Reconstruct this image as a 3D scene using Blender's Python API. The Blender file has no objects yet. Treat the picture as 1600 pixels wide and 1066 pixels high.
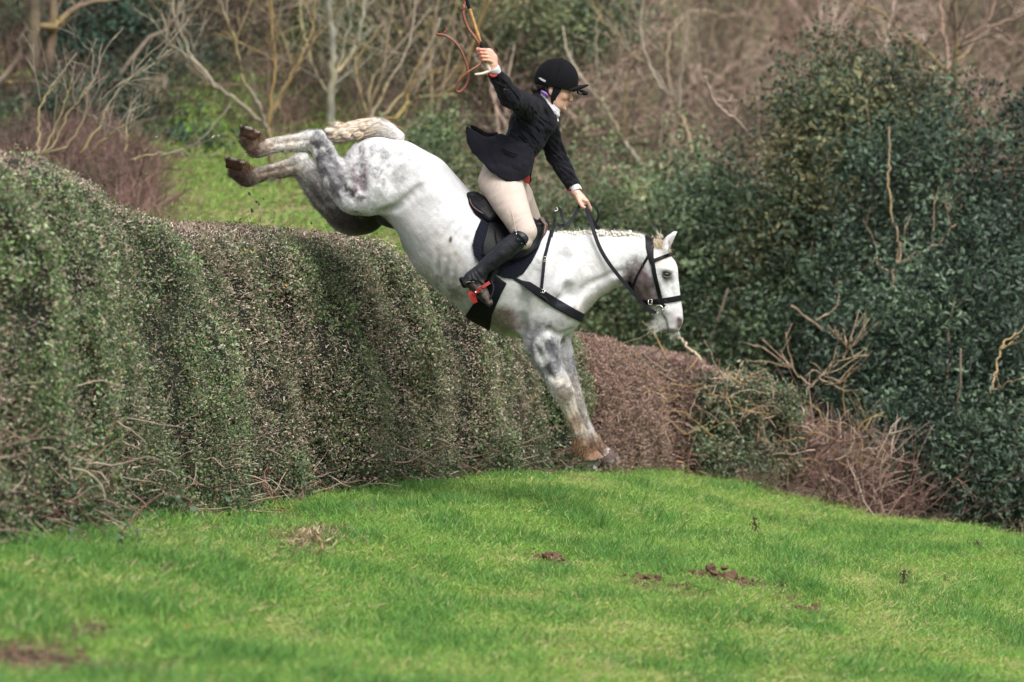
import bpy, math, random
import numpy as np
from mathutils import Vector, Matrix

random.seed(7)
RNG = np.random.default_rng(11)
SC = bpy.context.scene
COL = SC.collection

# ---------------------------------------------------------------- camera, world, sun, exposure
CAM_H = 1.8                       # camera height over the ground at x = 0
PITCH = math.radians(2.15)
FPX = 5400.0                      # focal length in pixels of a 1600 px wide picture
D = 20.0                          # distance of the horse
cam_data = bpy.data.cameras.new('camera')
cam_data.sensor_width = 36.0
cam_data.lens = 36.0 * FPX / 1600.0
cam_data.clip_start = 0.5
cam_data.clip_end = 600.0
cam_data.dof.use_dof = True
cam_data.dof.focus_distance = 19.9
cam_data.dof.aperture_fstop = 2.5
cam_data.dof.aperture_blades = 0
cam = bpy.data.objects.new('camera', cam_data)
cam.location = (0, 0, CAM_H)
cam.rotation_euler = (math.pi / 2 - PITCH, 0, 0)
COL.objects.link(cam)
SC.camera = cam

SUN_EL, SUN_AZ = 52.0, 150.0       # high, soft, behind and right of the camera
world = bpy.data.worlds.new('World')
SC.world = world
world.use_nodes = True
wn = world.node_tree
wn.nodes.clear()
w_out = wn.nodes.new('ShaderNodeOutputWorld')
w_bg = wn.nodes.new('ShaderNodeBackground')
w_bg.inputs['Strength'].default_value = 0.15
w_sky = wn.nodes.new('ShaderNodeTexSky')
w_sky.sky_type = 'NISHITA'
w_sky.sun_disc = False
w_sky.sun_elevation = math.radians(SUN_EL)
w_sky.sun_rotation = math.radians(SUN_AZ)
w_sky.air_density = 1.0
w_sky.dust_density = 6.0
w_sky.ozone_density = 1.0
w_hsv = wn.nodes.new('ShaderNodeHueSaturation')
w_hsv.inputs['Saturation'].default_value = 0.28
wn.links.new(w_sky.outputs[0], w_hsv.inputs['Color'])
wn.links.new(w_hsv.outputs[0], w_bg.inputs['Color'])
wn.links.new(w_bg.outputs[0], w_out.inputs['Surface'])

sun_data = bpy.data.lights.new('sun', 'SUN')
sun_data.energy = 1.5
sun_data.angle = math.radians(36)
sun_data.color = (1.0, 0.98, 0.955)
sun = bpy.data.objects.new('sun', sun_data)
el, az = math.radians(SUN_EL), math.radians(SUN_AZ)
sdir = Vector((math.sin(az) * math.cos(el), math.cos(az) * math.cos(el), math.sin(el)))
sun.rotation_euler = sdir.to_track_quat('Z', 'Y').to_euler()
COL.objects.link(sun)

SC.view_settings.view_transform = 'Standard'
SC.view_settings.look = 'None'
SC.view_settings.gamma = 1.0
SC.view_settings.use_curve_mapping = False
SC.view_settings.exposure = 0.56
SC.render.engine = 'CYCLES'
SC.cycles.max_bounces = 6
SC.cycles.diffuse_bounces = 3
SC.cycles.transparent_max_bounces = 4
SC.cycles.use_denoising = True

# ---------------------------------------------------------------- basic helpers
def sstep(a, b, x):
    t = np.clip((np.asarray(x, float) - a) / (b - a), 0, 1)
    return t * t * (3 - 2 * t)

_T = np.random.default_rng(5).random((32, 32, 32)).astype(np.float32)
def vnoise(p):
    """value noise 0..1 at points p (N,3)"""
    p = np.asarray(p, np.float64)
    i = np.floor(p).astype(np.int64)
    f = (p - i); f = f * f * (3 - 2 * f)
    out = 0.0
    for dx in (0, 1):
        wx = f[:, 0] if dx else 1 - f[:, 0]
        for dy in (0, 1):
            wy = f[:, 1] if dy else 1 - f[:, 1]
            for dz in (0, 1):
                wz = f[:, 2] if dz else 1 - f[:, 2]
                out = out + wx * wy * wz * _T[(i[:, 0] + dx) & 31, (i[:, 1] + dy) & 31, (i[:, 2] + dz) & 31]
    return out
def fbm(p, oct=4):
    p = np.asarray(p, np.float64); s = 0; a = 0.5; t = 0.0
    for k in range(oct):
        s = s + a * vnoise(p * (2 ** k) + 7.3 * k); t += a; a *= 0.5
    return s / t

def gz(x, y):
    """height of the ground"""
    x = np.asarray(x, float); y = np.asarray(y, float)
    z = -1.5 * np.tanh(x / 10.0)
    left = sstep(2.5, -1.5, x)
    y0 = 25.4 - 2.0 * sstep(2.0, 3.8, x)
    z = z - 0.22 * np.clip(y - y0, 0, 5) * (1 - left) * sstep(y0, y0 + 1.2, y)
    z = z + 0.165 * np.clip(y - 24, 0, 14) * left
    z = z + 0.30 * np.clip(y - 36, 0, 60)
    z = z + 0.05 * np.sin(x * 1.3 + y * 0.35) * sstep(4, 9, y) + 0.03 * np.sin(x * 2.9 - y * 0.9 + 1.2)
    return z

def ray(px, py):
    a = math.atan((533 - py) / FPX) - PITCH
    return (px - 800) / FPX / math.cos(math.atan((533 - py) / FPX)), math.tan(a)
def P(px, py, d):
    """the world point that shows at pixel (px, py) at distance d"""
    a, b = ray(px, py)
    return Vector((a * d, d, CAM_H + b * d))
def on_ground(px, py):
    a, b = ray(px, py)
    lo, hi = 6.0, 60.0
    prev = None
    for d in np.arange(6, 60, 0.25):
        if CAM_H + b * d <= float(gz(a * d, d)):
            lo, hi = d - 0.25, d
            break
    for _ in range(20):
        m = (lo + hi) / 2
        if CAM_H + b * m <= float(gz(a * m, m)): hi = m
        else: lo = m
    return Vector((a * hi, hi, float(gz(a * hi, hi))))

def mesh_np(name, V, F, col=None, smooth=True, uv=None):
    """V (N,3), F list of (M,k) int arrays of one k, or one such array"""
    V = np.asarray(V, np.float32)
    Fs = F if isinstance(F, (list, tuple)) else [F]
    Fs = [np.asarray(f, np.int32) for f in Fs if len(f)]
    me = bpy.data.meshes.new(name)
    me.vertices.add(len(V)); me.vertices.foreach_set('co', V.ravel())
    loops = np.concatenate([f.ravel() for f in Fs])
    tot = np.concatenate([np.full(len(f), f.shape[1], np.int32) for f in Fs])
    start = np.concatenate([[0], np.cumsum(tot)[:-1]]).astype(np.int32)
    me.loops.add(len(loops)); me.loops.foreach_set('vertex_index', loops)
    me.polygons.add(len(tot)); me.polygons.foreach_set('loop_start', start); me.polygons.foreach_set('loop_total', tot)
    me.polygons.foreach_set('use_smooth', np.full(len(tot), smooth, bool))
    if col is not None:
        col = np.asarray(col); c = np.ones((len(V), 4), np.float32); c[:, :col.shape[1]] = col
        a = me.color_attributes.new('Col', 'FLOAT_COLOR', 'POINT'); a.data.foreach_set('color', c.ravel())
    me.update(calc_edges=True)
    me.validate()
    return me

def add(name, me, mat=None, parent=None, kind=None, loc=None):
    o = bpy.data.objects.new(name, me)
    COL.objects.link(o)
    if mat is not None and me is not None and len(me.materials) == 0:
        me.materials.append(mat)
    if parent is not None:
        o.parent = parent
        o.matrix_parent_inverse = Matrix.Translation(-parent.location)   # roots are only ever translated
    if loc is not None: o.location = loc
    if kind: o['kind'] = kind
    return o
def tag(o, label, cat=None, group=None):
    o['label'] = label
    if cat: o['category'] = cat
    if group: o['group'] = group
    return o
def thing(name, label, cat, loc, group=None):
    o = bpy.data.objects.new(name, None)
    o.empty_display_size = 0.2
    o.location = loc
    COL.objects.link(o)
    return tag(o, label, cat, group)

# ---------------------------------------------------------------- materials
def mat_new(name):
    m = bpy.data.materials.new(name); m.use_nodes = True
    nt = m.node_tree
    return m, nt, nt.nodes['Principled BSDF']
def simple(name, color, rough=0.6, var=0.15, scale=30.0, bump=0.2, bscale=80.0, spec=0.5, metal=0.0, sheen=0.0, coat=0.0, attr=False, coords='Object', trans=0.0):
    m, nt, b = mat_new(name)
    N = nt.nodes; L = nt.links
    tc = N.new('ShaderNodeTexCoord')
    no = N.new('ShaderNodeTexNoise'); no.inputs['Scale'].default_value = scale; no.inputs['Detail'].default_value = 5
    L.new(tc.outputs[coords], no.inputs['Vector'])
    mr = N.new('ShaderNodeMapRange'); mr.inputs[1].default_value = 0.25; mr.inputs[2].default_value = 0.75
    mr.inputs[3].default_value = 1 - var; mr.inputs[4].default_value = 1 + var
    L.new(no.outputs['Fac'], mr.inputs[0])
    mx = N.new('ShaderNodeVectorMath'); mx.operation = 'SCALE'
    if attr:
        at = N.new('ShaderNodeAttribute'); at.attribute_name = 'Col'
        L.new(at.outputs['Color'], mx.inputs[0])
    else:
        mx.inputs[0].default_value = color[:3]
    L.new(mr.outputs[0], mx.inputs['Scale'])
    L.new(mx.outputs[0], b.inputs['Base Color'])
    b.inputs['Roughness'].default_value = rough
    b.inputs['Specular IOR Level'].default_value = spec
    b.inputs['Metallic'].default_value = metal
    b.inputs['Sheen Weight'].default_value = sheen
    b.inputs['Coat Weight'].default_value = coat
    if bump > 0:
        n2 = N.new('ShaderNodeTexNoise'); n2.inputs['Scale'].default_value = bscale; n2.inputs['Detail'].default_value = 4
        L.new(tc.outputs[coords], n2.inputs['Vector'])
        bp = N.new('ShaderNodeBump'); bp.inputs['Strength'].default_value = bump; bp.inputs['Distance'].default_value = 0.004
        L.new(n2.outputs['Fac'], bp.inputs['Height']); L.new(bp.outputs[0], b.inputs['Normal'])
    if trans > 0:
        tr = N.new('ShaderNodeBsdfTranslucent'); mxs = N.new('ShaderNodeMixShader'); mxs.inputs[0].default_value = trans
        L.new(mx.outputs[0], tr.inputs['Color'])
        out = nt.nodes['Material Output']
        L.new(b.outputs[0], mxs.inputs[1]); L.new(tr.outputs[0], mxs.inputs[2]); L.new(mxs.outputs[0], out.inputs['Surface'])
    return m

# ---------------------------------------------------------------- leaves, tubes, ribbons
def leaves_arrays(C, size, rng, out=None, aspect=0.55, fold=0.25, dirs=None, droop=0.0, ow=1.0):
    """diamond leaves, two triangles each, at centres C; returns V, F"""
    n = len(C)
    a = rng.normal(size=(n, 3)); 
    if dirs is not None: a = a * 0.7 + dirs
    a[:, 2] -= droop
    a /= np.linalg.norm(a, axis=1, keepdims=True) + 1e-9
    r = rng.normal(size=(n, 3))
    if out is not None: r = r * 0.8 + out * ow
    b = np.cross(a, r); b /= np.linalg.norm(b, axis=1, keepdims=True) + 1e-9
    c = np.cross(a, b)
    s = (size * (0.6 + 0.8 * rng.random(n)))[:, None] if np.isscalar(size) else (size * (0.6 + 0.8 * rng.random(n)))[:, None]
    V = np.empty((n, 4, 3))
    V[:, 0] = C - a * s * 0.5
    V[:, 1] = C + b * s * aspect * 0.5 + c * s * fold * 0.5
    V[:, 2] = C + a * s * 0.5
    V[:, 3] = C - b * s * aspect * 0.5 + c * s * fold * 0.5
    i = np.arange(n)[:, None] * 4
    F = np.concatenate([np.hstack([i, i + 1, i + 2]), np.hstack([i, i + 2, i + 3])])
    return V.reshape(-1, 3), F

class Tubes:
    def __init__(s): s.V = []; s.F = []; s.C = []; s.n = 0
    def tube(s, pts, rad, sides=5, col=(0.3, 0.3, 0.3), cap=True):
        pts = np.asarray([tuple(p) for p in pts], float); k = len(pts)
        rad = np.full(k, rad, float) if np.isscalar(rad) else np.asarray(rad, float)
        t = np.gradient(pts, axis=0); t /= np.linalg.norm(t, axis=1, keepdims=True) + 1e-12
        ref = np.array([0.31, 0.2, 0.93]) if abs(t[0, 2]) < 0.8 else np.array([0.9, 0.3, 0.1])
        u = np.cross(t[0], ref); u /= np.linalg.norm(u)
        U = np.empty_like(pts)
        for i in range(k):
            u = u - t[i] * np.dot(u, t[i]); u /= np.linalg.norm(u) + 1e-12; U[i] = u
        W = np.cross(t, U)
        an = np.arange(sides) * 2 * math.pi / sides
        ring = U[:, None] * np.cos(an)[None, :, None] + W[:, None] * np.sin(an)[None, :, None]
        V = (pts[:, None] + ring * rad[:, None, None]).reshape(-1, 3)
        i = np.arange(k - 1)[:, None] * sides; j = np.arange(sides)[None]; j2 = (j + 1) % sides
        F = np.stack([i + j, i + j2, i + sides + j2, i + sides + j], -1).reshape(-1, 4) + s.n
        s.F.append(F)
        if cap:
            c0 = s.n + len(V); V = np.vstack([V, pts[:1], pts[-1:]])
            jj = np.arange(sides); j3 = (jj + 1) % sides
            q = np.stack([np.full(sides, c0), s.n + j3, s.n + jj], 1)
            q2 = np.stack([np.full(sides, c0 + 1), s.n + (k - 1) * sides + jj, s.n + (k - 1) * sides + j3], 1)
            s.F3 = getattr(s, 'F3', []); s.F3 += [q, q2]
        s.V.append(V); s.C.append(np.tile(np.asarray(col, float), (len(V), 1)) if np.ndim(col) == 1 else col)
        s.n += len(V)
        return s
    def mesh(s, name, smooth=True):
        Fs = [np.vstack(s.F)]
        if getattr(s, 'F3', None): Fs.append(np.vstack(s.F3))
        return mesh_np(name, np.vstack(s.V), Fs, np.vstack(s.C), smooth)

def catmull(pts, m=6):
    pts = np.asarray([tuple(p) for p in pts], float)
    Q = np.vstack([2 * pts[0] - pts[1], pts, 2 * pts[-1] - pts[-2]])
    out = []
    for i in range(1, len(Q) - 2):
        p0, p1, p2, p3 = Q[i - 1], Q[i], Q[i + 1], Q[i + 2]
        for t in np.linspace(0, 1, m, endpoint=False):
            out.append(0.5 * (2 * p1 + (p2 - p0) * t + (2 * p0 - 5 * p1 + 4 * p2 - p3) * t * t + (3 * p1 - p0 - 3 * p2 + p3) * t ** 3))
    out.append(pts[-1])
    return np.array(out)

def ribbon_mesh(name, pts, width, thick, nrm, m=6, smooth=False):
    """a flat strap: rectangular section swept along pts, its flat side facing nrm (one or one per point)"""
    c = catmull(pts, m); k = len(c)
    width = np.interp(np.linspace(0, 1, k), np.linspace(0, 1, len(np.atleast_1d(width))), np.atleast_1d(width))
    nn = np.asarray(nrm, float)
    if nn.ndim == 1: nn = np.tile(nn, (k, 1))
    else: nn = np.stack([np.interp(np.linspace(0, 1, k), np.linspace(0, 1, len(nn)), nn[:, i]) for i in range(3)], 1)
    t = np.gradient(c, axis=0); t /= np.linalg.norm(t, axis=1, keepdims=True)
    b = np.cross(t, nn); b /= np.linalg.norm(b, axis=1, keepdims=True) + 1e-9
    n2 = np.cross(b, t)
    w = width[:, None] / 2; h = thick / 2
    R = np.stack([c + b * w + n2 * h, c - b * w + n2 * h, c - b * w - n2 * h, c + b * w - n2 * h], 1)
    V = R.reshape(-1, 3)
    i = np.arange(k - 1)[:, None] * 4; j = np.arange(4)[None]; j2 = (j + 1) % 4
    F = np.stack([i + j, i + j2, i + 4 + j2, i + 4 + j], -1).reshape(-1, 4)
    F = np.vstack([F, [[3, 2, 1, 0]], [[(k - 1) * 4 + q for q in (0, 1, 2, 3)]]])
    return mesh_np(name, V, F, None, smooth)

# ---------------------------------------------------------------- signed distance modelling (horse, rider, tack)
PX = 270.0                                           # figure pixels per metre in the horse's plane
ZC = CAM_H + D * math.tan(-PITCH)                    # height of picture row 533 in that plane
def HW(px, py, n):
    """figure coordinates (px, py, n towards the camera) -> world"""
    return Vector(((px - 800) / PX, D - n / PX, ZC + (533 - py) / PX))
def persp(px, py, n):
    """where a point that shows at (px,py) lies in figure coordinates once it stands n nearer"""
    s = (D - n / PX) / D
    cy = 533 - FPX * math.tan(PITCH) * (1 - 0) * 0
    return 800 + (px - 800) * s, 533 + (py - 533) * s + (CAM_H - ZC) * 0 * PX + (1 - s) * (-(FPX * math.tan(PITCH))), n
def HP(px, py, n=0.0):
    """world point that shows at photo pixel (px, py), n figure pixels nearer than the horse's plane"""
    return P(px, py, D - n / PX)
def fig(px, py, n):
    w = HP(px, py, n)
    return (w.x * PX + 800, 533 - (w.z - ZC) * PX, n)

def seg2(X, Y, a, b):
    dx, dy = b[0] - a[0], b[1] - a[1]
    t = np.clip(((X - a[0]) * dx + (Y - a[1]) * dy) / (dx * dx + dy * dy + 1e-9), 0, 1)
    return np.hypot(X - a[0] - t * dx, Y - a[1] - t * dy), t
def path2(X, Y, pts, widths):
    """2-D distance to a path minus its half width"""
    out = np.full(np.broadcast(X, Y).shape, 1e3)
    for i in range(len(pts) - 1):
        d, t = seg2(X, Y, pts[i], pts[i + 1])
        out = np.minimum(out, d - 0.5 * (widths[i] * (1 - t) + widths[i + 1] * t))
    return out
def poly2(X, Y, pts):
    X, Y = np.broadcast_arrays(X, Y)
    d = np.full(X.shape, 1e3); inside = np.zeros(X.shape, bool); k = len(pts)
    for i in range(k):
        a, b = pts[i], pts[(i + 1) % k]
        d = np.minimum(d, seg2(X, Y, a, b)[0])
        c = (a[1] > Y) != (b[1] > Y)
        xi = (b[0] - a[0]) * (Y - a[1]) / (b[1] - a[1] + 1e-12) + a[0]
        inside ^= c & (X < xi)
    return np.where(inside, -d, d)

class Vol:
    def __init__(s, xs, ys, ns):
        s.x, s.y, s.n = [np.asarray(v, np.float32) for v in (xs, ys, ns)]
        s.F = np.full((len(s.x), len(s.y), len(s.n)), 60.0, np.float32)
    @classmethod
    def box(cls, x0, x1, y0, y1, n0, n1, h):
        return cls(np.arange(x0, x1 + h, h), np.arange(y0, y1 + h, h), np.arange(n0, n1 + h, h))
    def sl(s, lo, hi):
        r = []
        for v, a, b in zip((s.x, s.y, s.n), lo, hi):
            i0, i1 = np.searchsorted(v, a), np.searchsorted(v, b)
            if i1 - i0 < 1: return None, None
            r.append(slice(int(i0), int(i1)))
        return tuple(r), (s.x[r[0]][:, None, None], s.y[r[1]][None, :, None], s.n[r[2]][None, None, :])
    def _mix(s, sl, d, k, op):
        A = s.F[sl]
        if op == 'add':
            if k > 0:
                h = np.maximum(k - np.abs(A - d), 0) / k
                s.F[sl] = np.minimum(A, d) - h * h * k * 0.25
            else: s.F[sl] = np.minimum(A, d)
        elif op == 'sub':
            d = -d
            h = np.maximum(k - np.abs(A - d), 0) / max(k, 1e-6)
            s.F[sl] = np.maximum(A, d) + h * h * k * 0.25
        elif op == 'and':
            s.F[sl] = np.maximum(A, d)
    def chain(s, st, k=6.0, op='add', fix=True):
        """st: rows (px, py, n, r[, w]); w is the half width across (towards the camera)"""
        st = [tuple(q) + ((q[3],) if len(q) == 4 else ()) for q in st]
        if fix: st = [fig(*q[:3]) + tuple(q[3:]) for q in st]
        A = np.array(st, float); m = k + 3
        lo = [(A[:, i] - np.maximum(A[:, 3], A[:, 4])).min() - m for i in range(3)]
        hi = [(A[:, i] + np.maximum(A[:, 3], A[:, 4])).max() + m for i in range(3)]
        sl, g = s.sl(lo, hi)
        if sl is None: return s
        X, Y, N = g
        d = None
        for i in range(max(1, len(A) - 1)):
            a = A[i]; b = A[min(i + 1, len(A) - 1)]
            v = b[:3] - a[:3]; L = float(v @ v) + 1e-9
            t = np.clip(((X - a[0]) * v[0] + (Y - a[1]) * v[1] + (N - a[2]) * v[2]) / L, 0, 1).astype(np.float32)
            r = a[3] + (b[3] - a[3]) * t; w = a[4] + (b[4] - a[4]) * t
            q = np.sqrt((X - a[0] - v[0] * t) ** 2 + (Y - a[1] - v[1] * t) ** 2 + ((N - a[2] - v[2] * t) * (r / w)) ** 2) - r
            d = q if d is None else np.minimum(d, q)
        s._mix(sl, d.astype(np.float32), k, op)
        return s
    def ell(s, c, r, ang=0.0, k=4.0, op='add', fix=True):
        """ellipsoid; r = radii along its own x, y, n; ang in degrees turns x towards y (down)"""
        if fix: c = fig(*c)
        m = max(r) + k + 3
        sl, g = s.sl([c[0] - m, c[1] - m, c[2] - r[2] - k - 3], [c[0] + m, c[1] + m, c[2] + r[2] + k + 3])
        if sl is None: return s
        X, Y, N = g; ca, sa = math.cos(math.radians(ang)), math.sin(math.radians(ang))
        u = (X - c[0]) * ca + (Y - c[1]) * sa; v = -(X - c[0]) * sa + (Y - c[1]) * ca; w = N - c[2]
        k0 = np.sqrt((u / r[0]) ** 2 + (v / r[1]) ** 2 + (w / r[2]) ** 2)
        k1 = np.sqrt((u / r[0] ** 2) ** 2 + (v / r[1] ** 2) ** 2 + (w / r[2] ** 2) ** 2) + 1e-6
        s._mix(sl, (k0 * (k0 - 1) / k1).astype(np.float32), k, op)
        return s
    def blur(s, times=1):
        F = s.F
        for _ in range(times):
            for ax in range(3):
                G = F.copy()
                a = [slice(None)] * 3; b = [slice(None)] * 3; c = [slice(None)] * 3
                a[ax] = slice(0, -2); b[ax] = slice(1, -1); c[ax] = slice(2, None)
                G[tuple(b)] = 0.25 * F[tuple(a)] + 0.5 * F[tuple(b)] + 0.25 * F[tuple(c)]
                F = G
        s.F = F
        return s
    def norm(s):
        g = np.gradient(s.F, s.x, s.y, s.n)
        m = np.sqrt(g[0] ** 2 + g[1] ** 2 + g[2] ** 2)
        return s.F / np.clip(m, 0.3, 2.0)
    def surf(s):
        """surface nets: figure-space vertices and quads"""
        F = s.F; F = F.copy()
        F[0] = F[-1] = 9; F[:, 0] = F[:, -1] = 9; F[:, :, 0] = F[:, :, -1] = 9
        I = F < 0
        cnt = np.zeros(tuple(q - 1 for q in F.shape), np.uint8)
        for i in (0, 1):
            for j in (0, 1):
                for k in (0, 1):
                    cnt += I[i:F.shape[0] - 1 + i, j:F.shape[1] - 1 + j, k:F.shape[2] - 1 + k]
        act = np.argwhere((cnt > 0) & (cnt < 8))
        ids = np.full(cnt.shape, -1, np.int32); ids[tuple(act.T)] = np.arange(len(act))
        acc = np.zeros((len(act), 3)); num = np.zeros(len(act))
        cs = [(i, j, k) for i in (0, 1) for j in (0, 1) for k in (0, 1)]
        for a in cs:
            for ax in range(3):
                if a[ax]: continue
                b = list(a); b[ax] = 1
                pa = act + np.array(a); pb = act + np.array(b)
                fa = F[tuple(pa.T)]; fb = F[tuple(pb.T)]
                m = (fa < 0) != (fb < 0)
                t = np.where(m, fa / (fa - fb + 1e-12 * (~m) + (fa == fb)), 0)
                ca = np.stack([s.x[pa[:, 0]], s.y[pa[:, 1]], s.n[pa[:, 2]]], 1); cb = np.stack([s.x[pb[:, 0]], s.y[pb[:, 1]], s.n[pb[:, 2]]], 1)
                acc += np.where(m[:, None], ca + (cb - ca) * t[:, None], 0); num += m
        V = acc / num[:, None]
        Fs = []
        for ax in range(3):
            sl0 = [slice(None)] * 3; sl1 = [slice(None)] * 3
            sl0[ax] = slice(0, -1); sl1[ax] = slice(1, None)
            A, B = I[tuple(sl0)], I[tuple(sl1)]
            e = np.argwhere(A != B)
            e = e[(e > 0).all(1)]
            o1, o2 = [(1, 2), (2, 0), (0, 1)][ax]
            e = e[(e[:, o1] < F.shape[o1] - 1) & (e[:, o2] < F.shape[o2] - 1)]
            q = []
            for d1, d2 in ((-1, -1), (0, -1), (0, 0), (-1, 0)):
                c = e.copy(); c[:, o1] += d1; c[:, o2] += d2
                q.append(ids[tuple(c.T)])
            q = np.stack(q, 1)
            inside_first = I[tuple(e.T)]
            q[~inside_first] = q[~inside_first][:, ::-1]
            Fs.append(q)
        # figure space (x, y down, n) -> world mirrors twice: orientation kept
        return V, np.vstack(Fs)

def fig_to_world(V):
    return np.stack([(V[:, 0] - 800) / PX, D - V[:, 2] / PX, ZC + (533 - V[:, 1]) / PX], 1)
def vol_mesh(name, vol, colfn=None, disp=None, keep_big=False):
    V, F = vol.surf()
    if disp is not None: V = disp(V)
    col = colfn(V) if colfn is not None else None
    return mesh_np(name, fig_to_world(V), F, col, True)
# ================================================================ ground
def grid_axis(lo, hi, zones):
    out = [lo]; x = lo
    while x < hi:
        st = next((s for a, b, s in zones if a <= x < b), 2.0)
        x += st; out.append(x)
    return np.array(out)
gxs = grid_axis(-60, 60, [(-14, -5, 0.5), (-5, 6, 0.12), (6, 16, 0.5)])
gys = grid_axis(2, 130, [(2, 9, 0.5), (9, 28, 0.12), (28, 60, 0.5)])
GX, GY = np.meshgrid(gxs, gys, indexing='ij')
pn = np.stack([GX.ravel() * 1.6, GY.ravel() * 1.6, np.zeros(GX.size)], 1)
GZ = gz(GX, GY) + ((fbm(pn, 3) - 0.5) * 0.07).reshape(GX.shape) * (GY < 28)
def ground_z(x, y):
    p = np.stack([np.asarray(x, float) * 1.6, np.asarray(y, float) * 1.6, np.zeros(np.size(x))], 1)
    return gz(x, y) + (fbm(p, 3) - 0.5) * 0.07 * (np.asarray(y) < 28)
n0, n1 = GX.shape
i = np.arange(n0 - 1)[:, None] * n1 + np.arange(n1 - 1)[None]
F = np.stack([i, i + n1, i + n1 + 1, i + 1], -1).reshape(-1, 4)
# bare patches: (photo pixel of the centre, radii in m)
BARE = [((25, 1030), 0.26, 0.36), ((190, 1052), 0.16, 0.22), ((85, 1000), 0.12, 0.3), ((380, 1055), 0.1, 0.2), ((640, 782), 0.14, 0.35), ((330, 822), 0.16, 0.5), ((250, 838), 0.12, 0.4), ((905, 752), 0.16, 0.3), ((510, 835), 0.14, 0.6), ((468, 845), 0.16, 0.8), ((430, 805), 0.14, 0.6), ((765, 770), 0.12, 0.4), ((1020, 920), 0.14, 0.22), ((1130, 912), 0.2, 0.2), ((858, 876), 0.15, 0.25), ((1260, 958), 0.12, 0.2), ((1560, 1010), 0.1, 0.2), ((1060, 930), 0.10, 0.2), ((120, 985), 0.12, 0.4), ((1215, 930), 0.10, 0.2), ((560, 800), 0.12, 0.4)]
BAREP = [(on_ground(*q[0]), q[1], q[2]) for q in BARE]
def bareness(x, y):
    r = np.zeros(np.size(x)); nz = fbm(np.stack([x * 7, y * 7, x * 0], 1), 3)
    for c, rx, ry in BAREP:
        d_ = np.sqrt(((x - c.x) / rx) ** 2 + ((y - c.y) / ry) ** 2) + (nz - 0.5) * 1.6
        r = np.maximum(r, sstep(1.25, 0.6, d_))
    return r
gx_, gy_ = GX.ravel(), GY.ravel()
bare = bareness(gx_, gy_)
gn = fbm(np.stack([gx_ * 0.8, gy_ * 0.8, gx_ * 0 + 3], 1), 4)
lawn = np.array([0.10, 0.16, 0.03]) * (0.7 + 0.6 * gn)[:, None]
soil = np.array([0.075, 0.052, 0.036]) * (0.7 + 0.6 * gn)[:, None]
brown = np.array([0.05, 0.04, 0.028]) * (0.6 + 0.8 * gn)[:, None]
col_g = lawn * (1 - bare[:, None]) + soil * bare[:, None]
# the grassy bank beyond the hedge; leaf litter under the trees
hor = sstep(25.6, 27.0, gy_ - 0.0)
bank = sstep(-4.5, -3.5, gx_ + (gn - 0.5) * 2) * sstep(1.2, -0.6, gx_ + (gn - 0.5) * 2.5) * sstep(37.8, 36.6, gy_ + (gn - 0.5) * 3)
wild = np.clip(hor - bank, 0, 1)
bankc = np.array([0.13, 0.165, 0.055]) * (0.65 + 0.7 * gn)[:, None]
col_g = col_g * (1 - (hor * bank)[:, None]) + bankc * (hor * bank)[:, None]
col_g = col_g * (1 - wild[:, None]) + brown * wild[:, None]
m_ground = simple('ground', (0, 0, 0), 0.95, 0.4, 6, 0.6, 25, attr=True, spec=0.2)
m_ground.node_tree.nodes['Bump'].inputs['Distance'].default_value = 0.03
ground = add('ground', mesh_np('ground', np.stack([gx_, gy_, GZ.ravel()], 1), F, col_g), m_ground, None, 'structure')

# ---------------------------------------------------------------- scattering of ground cover (geometry nodes)
def scatter(name, pts, rot, scale, idx, protos, mat=None, parent=None):
    me = bpy.data.meshes.new(name)
    me.vertices.add(len(pts)); me.vertices.foreach_set('co', np.asarray(pts, np.float32).ravel())
    a = me.attributes.new('rot', 'FLOAT_VECTOR', 'POINT'); a.data.foreach_set('vector', np.asarray(rot, np.float32).ravel())
    a = me.attributes.new('scl', 'FLOAT_VECTOR', 'POINT'); a.data.foreach_set('vector', np.asarray(scale, np.float32).ravel())
    a = me.attributes.new('pick', 'INT', 'POINT'); a.data.foreach_set('value', np.asarray(idx, np.int32))
    c = bpy.data.collections.new(name + '_forms')
    for k, p in enumerate(protos):
        o = bpy.data.objects.new('%s_form_%02d' % (name, k), p); c.objects.link(o)
    ng = bpy.data.node_groups.new(name, 'GeometryNodeTree')
    ng.interface.new_socket('Geometry', in_out='INPUT', socket_type='NodeSocketGeometry')
    ng.interface.new_socket('Geometry', in_out='OUTPUT', socket_type='NodeSocketGeometry')
    N, L = ng.nodes, ng.links
    gi, go = N.new('NodeGroupInput'), N.new('NodeGroupOutput')
    ci = N.new('GeometryNodeCollectionInfo'); ci.inputs[0].default_value = c; ci.inputs[1].default_value = True; ci.inputs[2].default_value = True
    ip = N.new('GeometryNodeInstanceOnPoints'); ip.inputs['Pick Instance'].default_value = True
    def attr(nm, t):
        q = N.new('GeometryNodeInputNamedAttribute'); q.data_type = t; q.inputs[0].default_value = nm
        return next(s for s in q.outputs if s.enabled and s.name == 'Attribute')
    L.new(gi.outputs[0], ip.inputs['Points']); L.new(ci.outputs[0], ip.inputs['Instance'])
    L.new(attr('pick', 'INT'), ip.inputs['Instance Index']); L.new(attr('rot', 'FLOAT_VECTOR'), ip.inputs['Rotation']); L.new(attr('scl', 'FLOAT_VECTOR'), ip.inputs['Scale'])
    L.new(ip.outputs[0], go.inputs[0])
    o = bpy.data.objects.new(name, me); COL.objects.link(o)
    md = o.modifiers.new('scatter', 'NODES'); md.node_group = ng
    o['kind'] = 'stuff'
    if parent: o.parent = parent; o.matrix_parent_inverse = Matrix.Translation(-parent.location)
    return o

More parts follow.
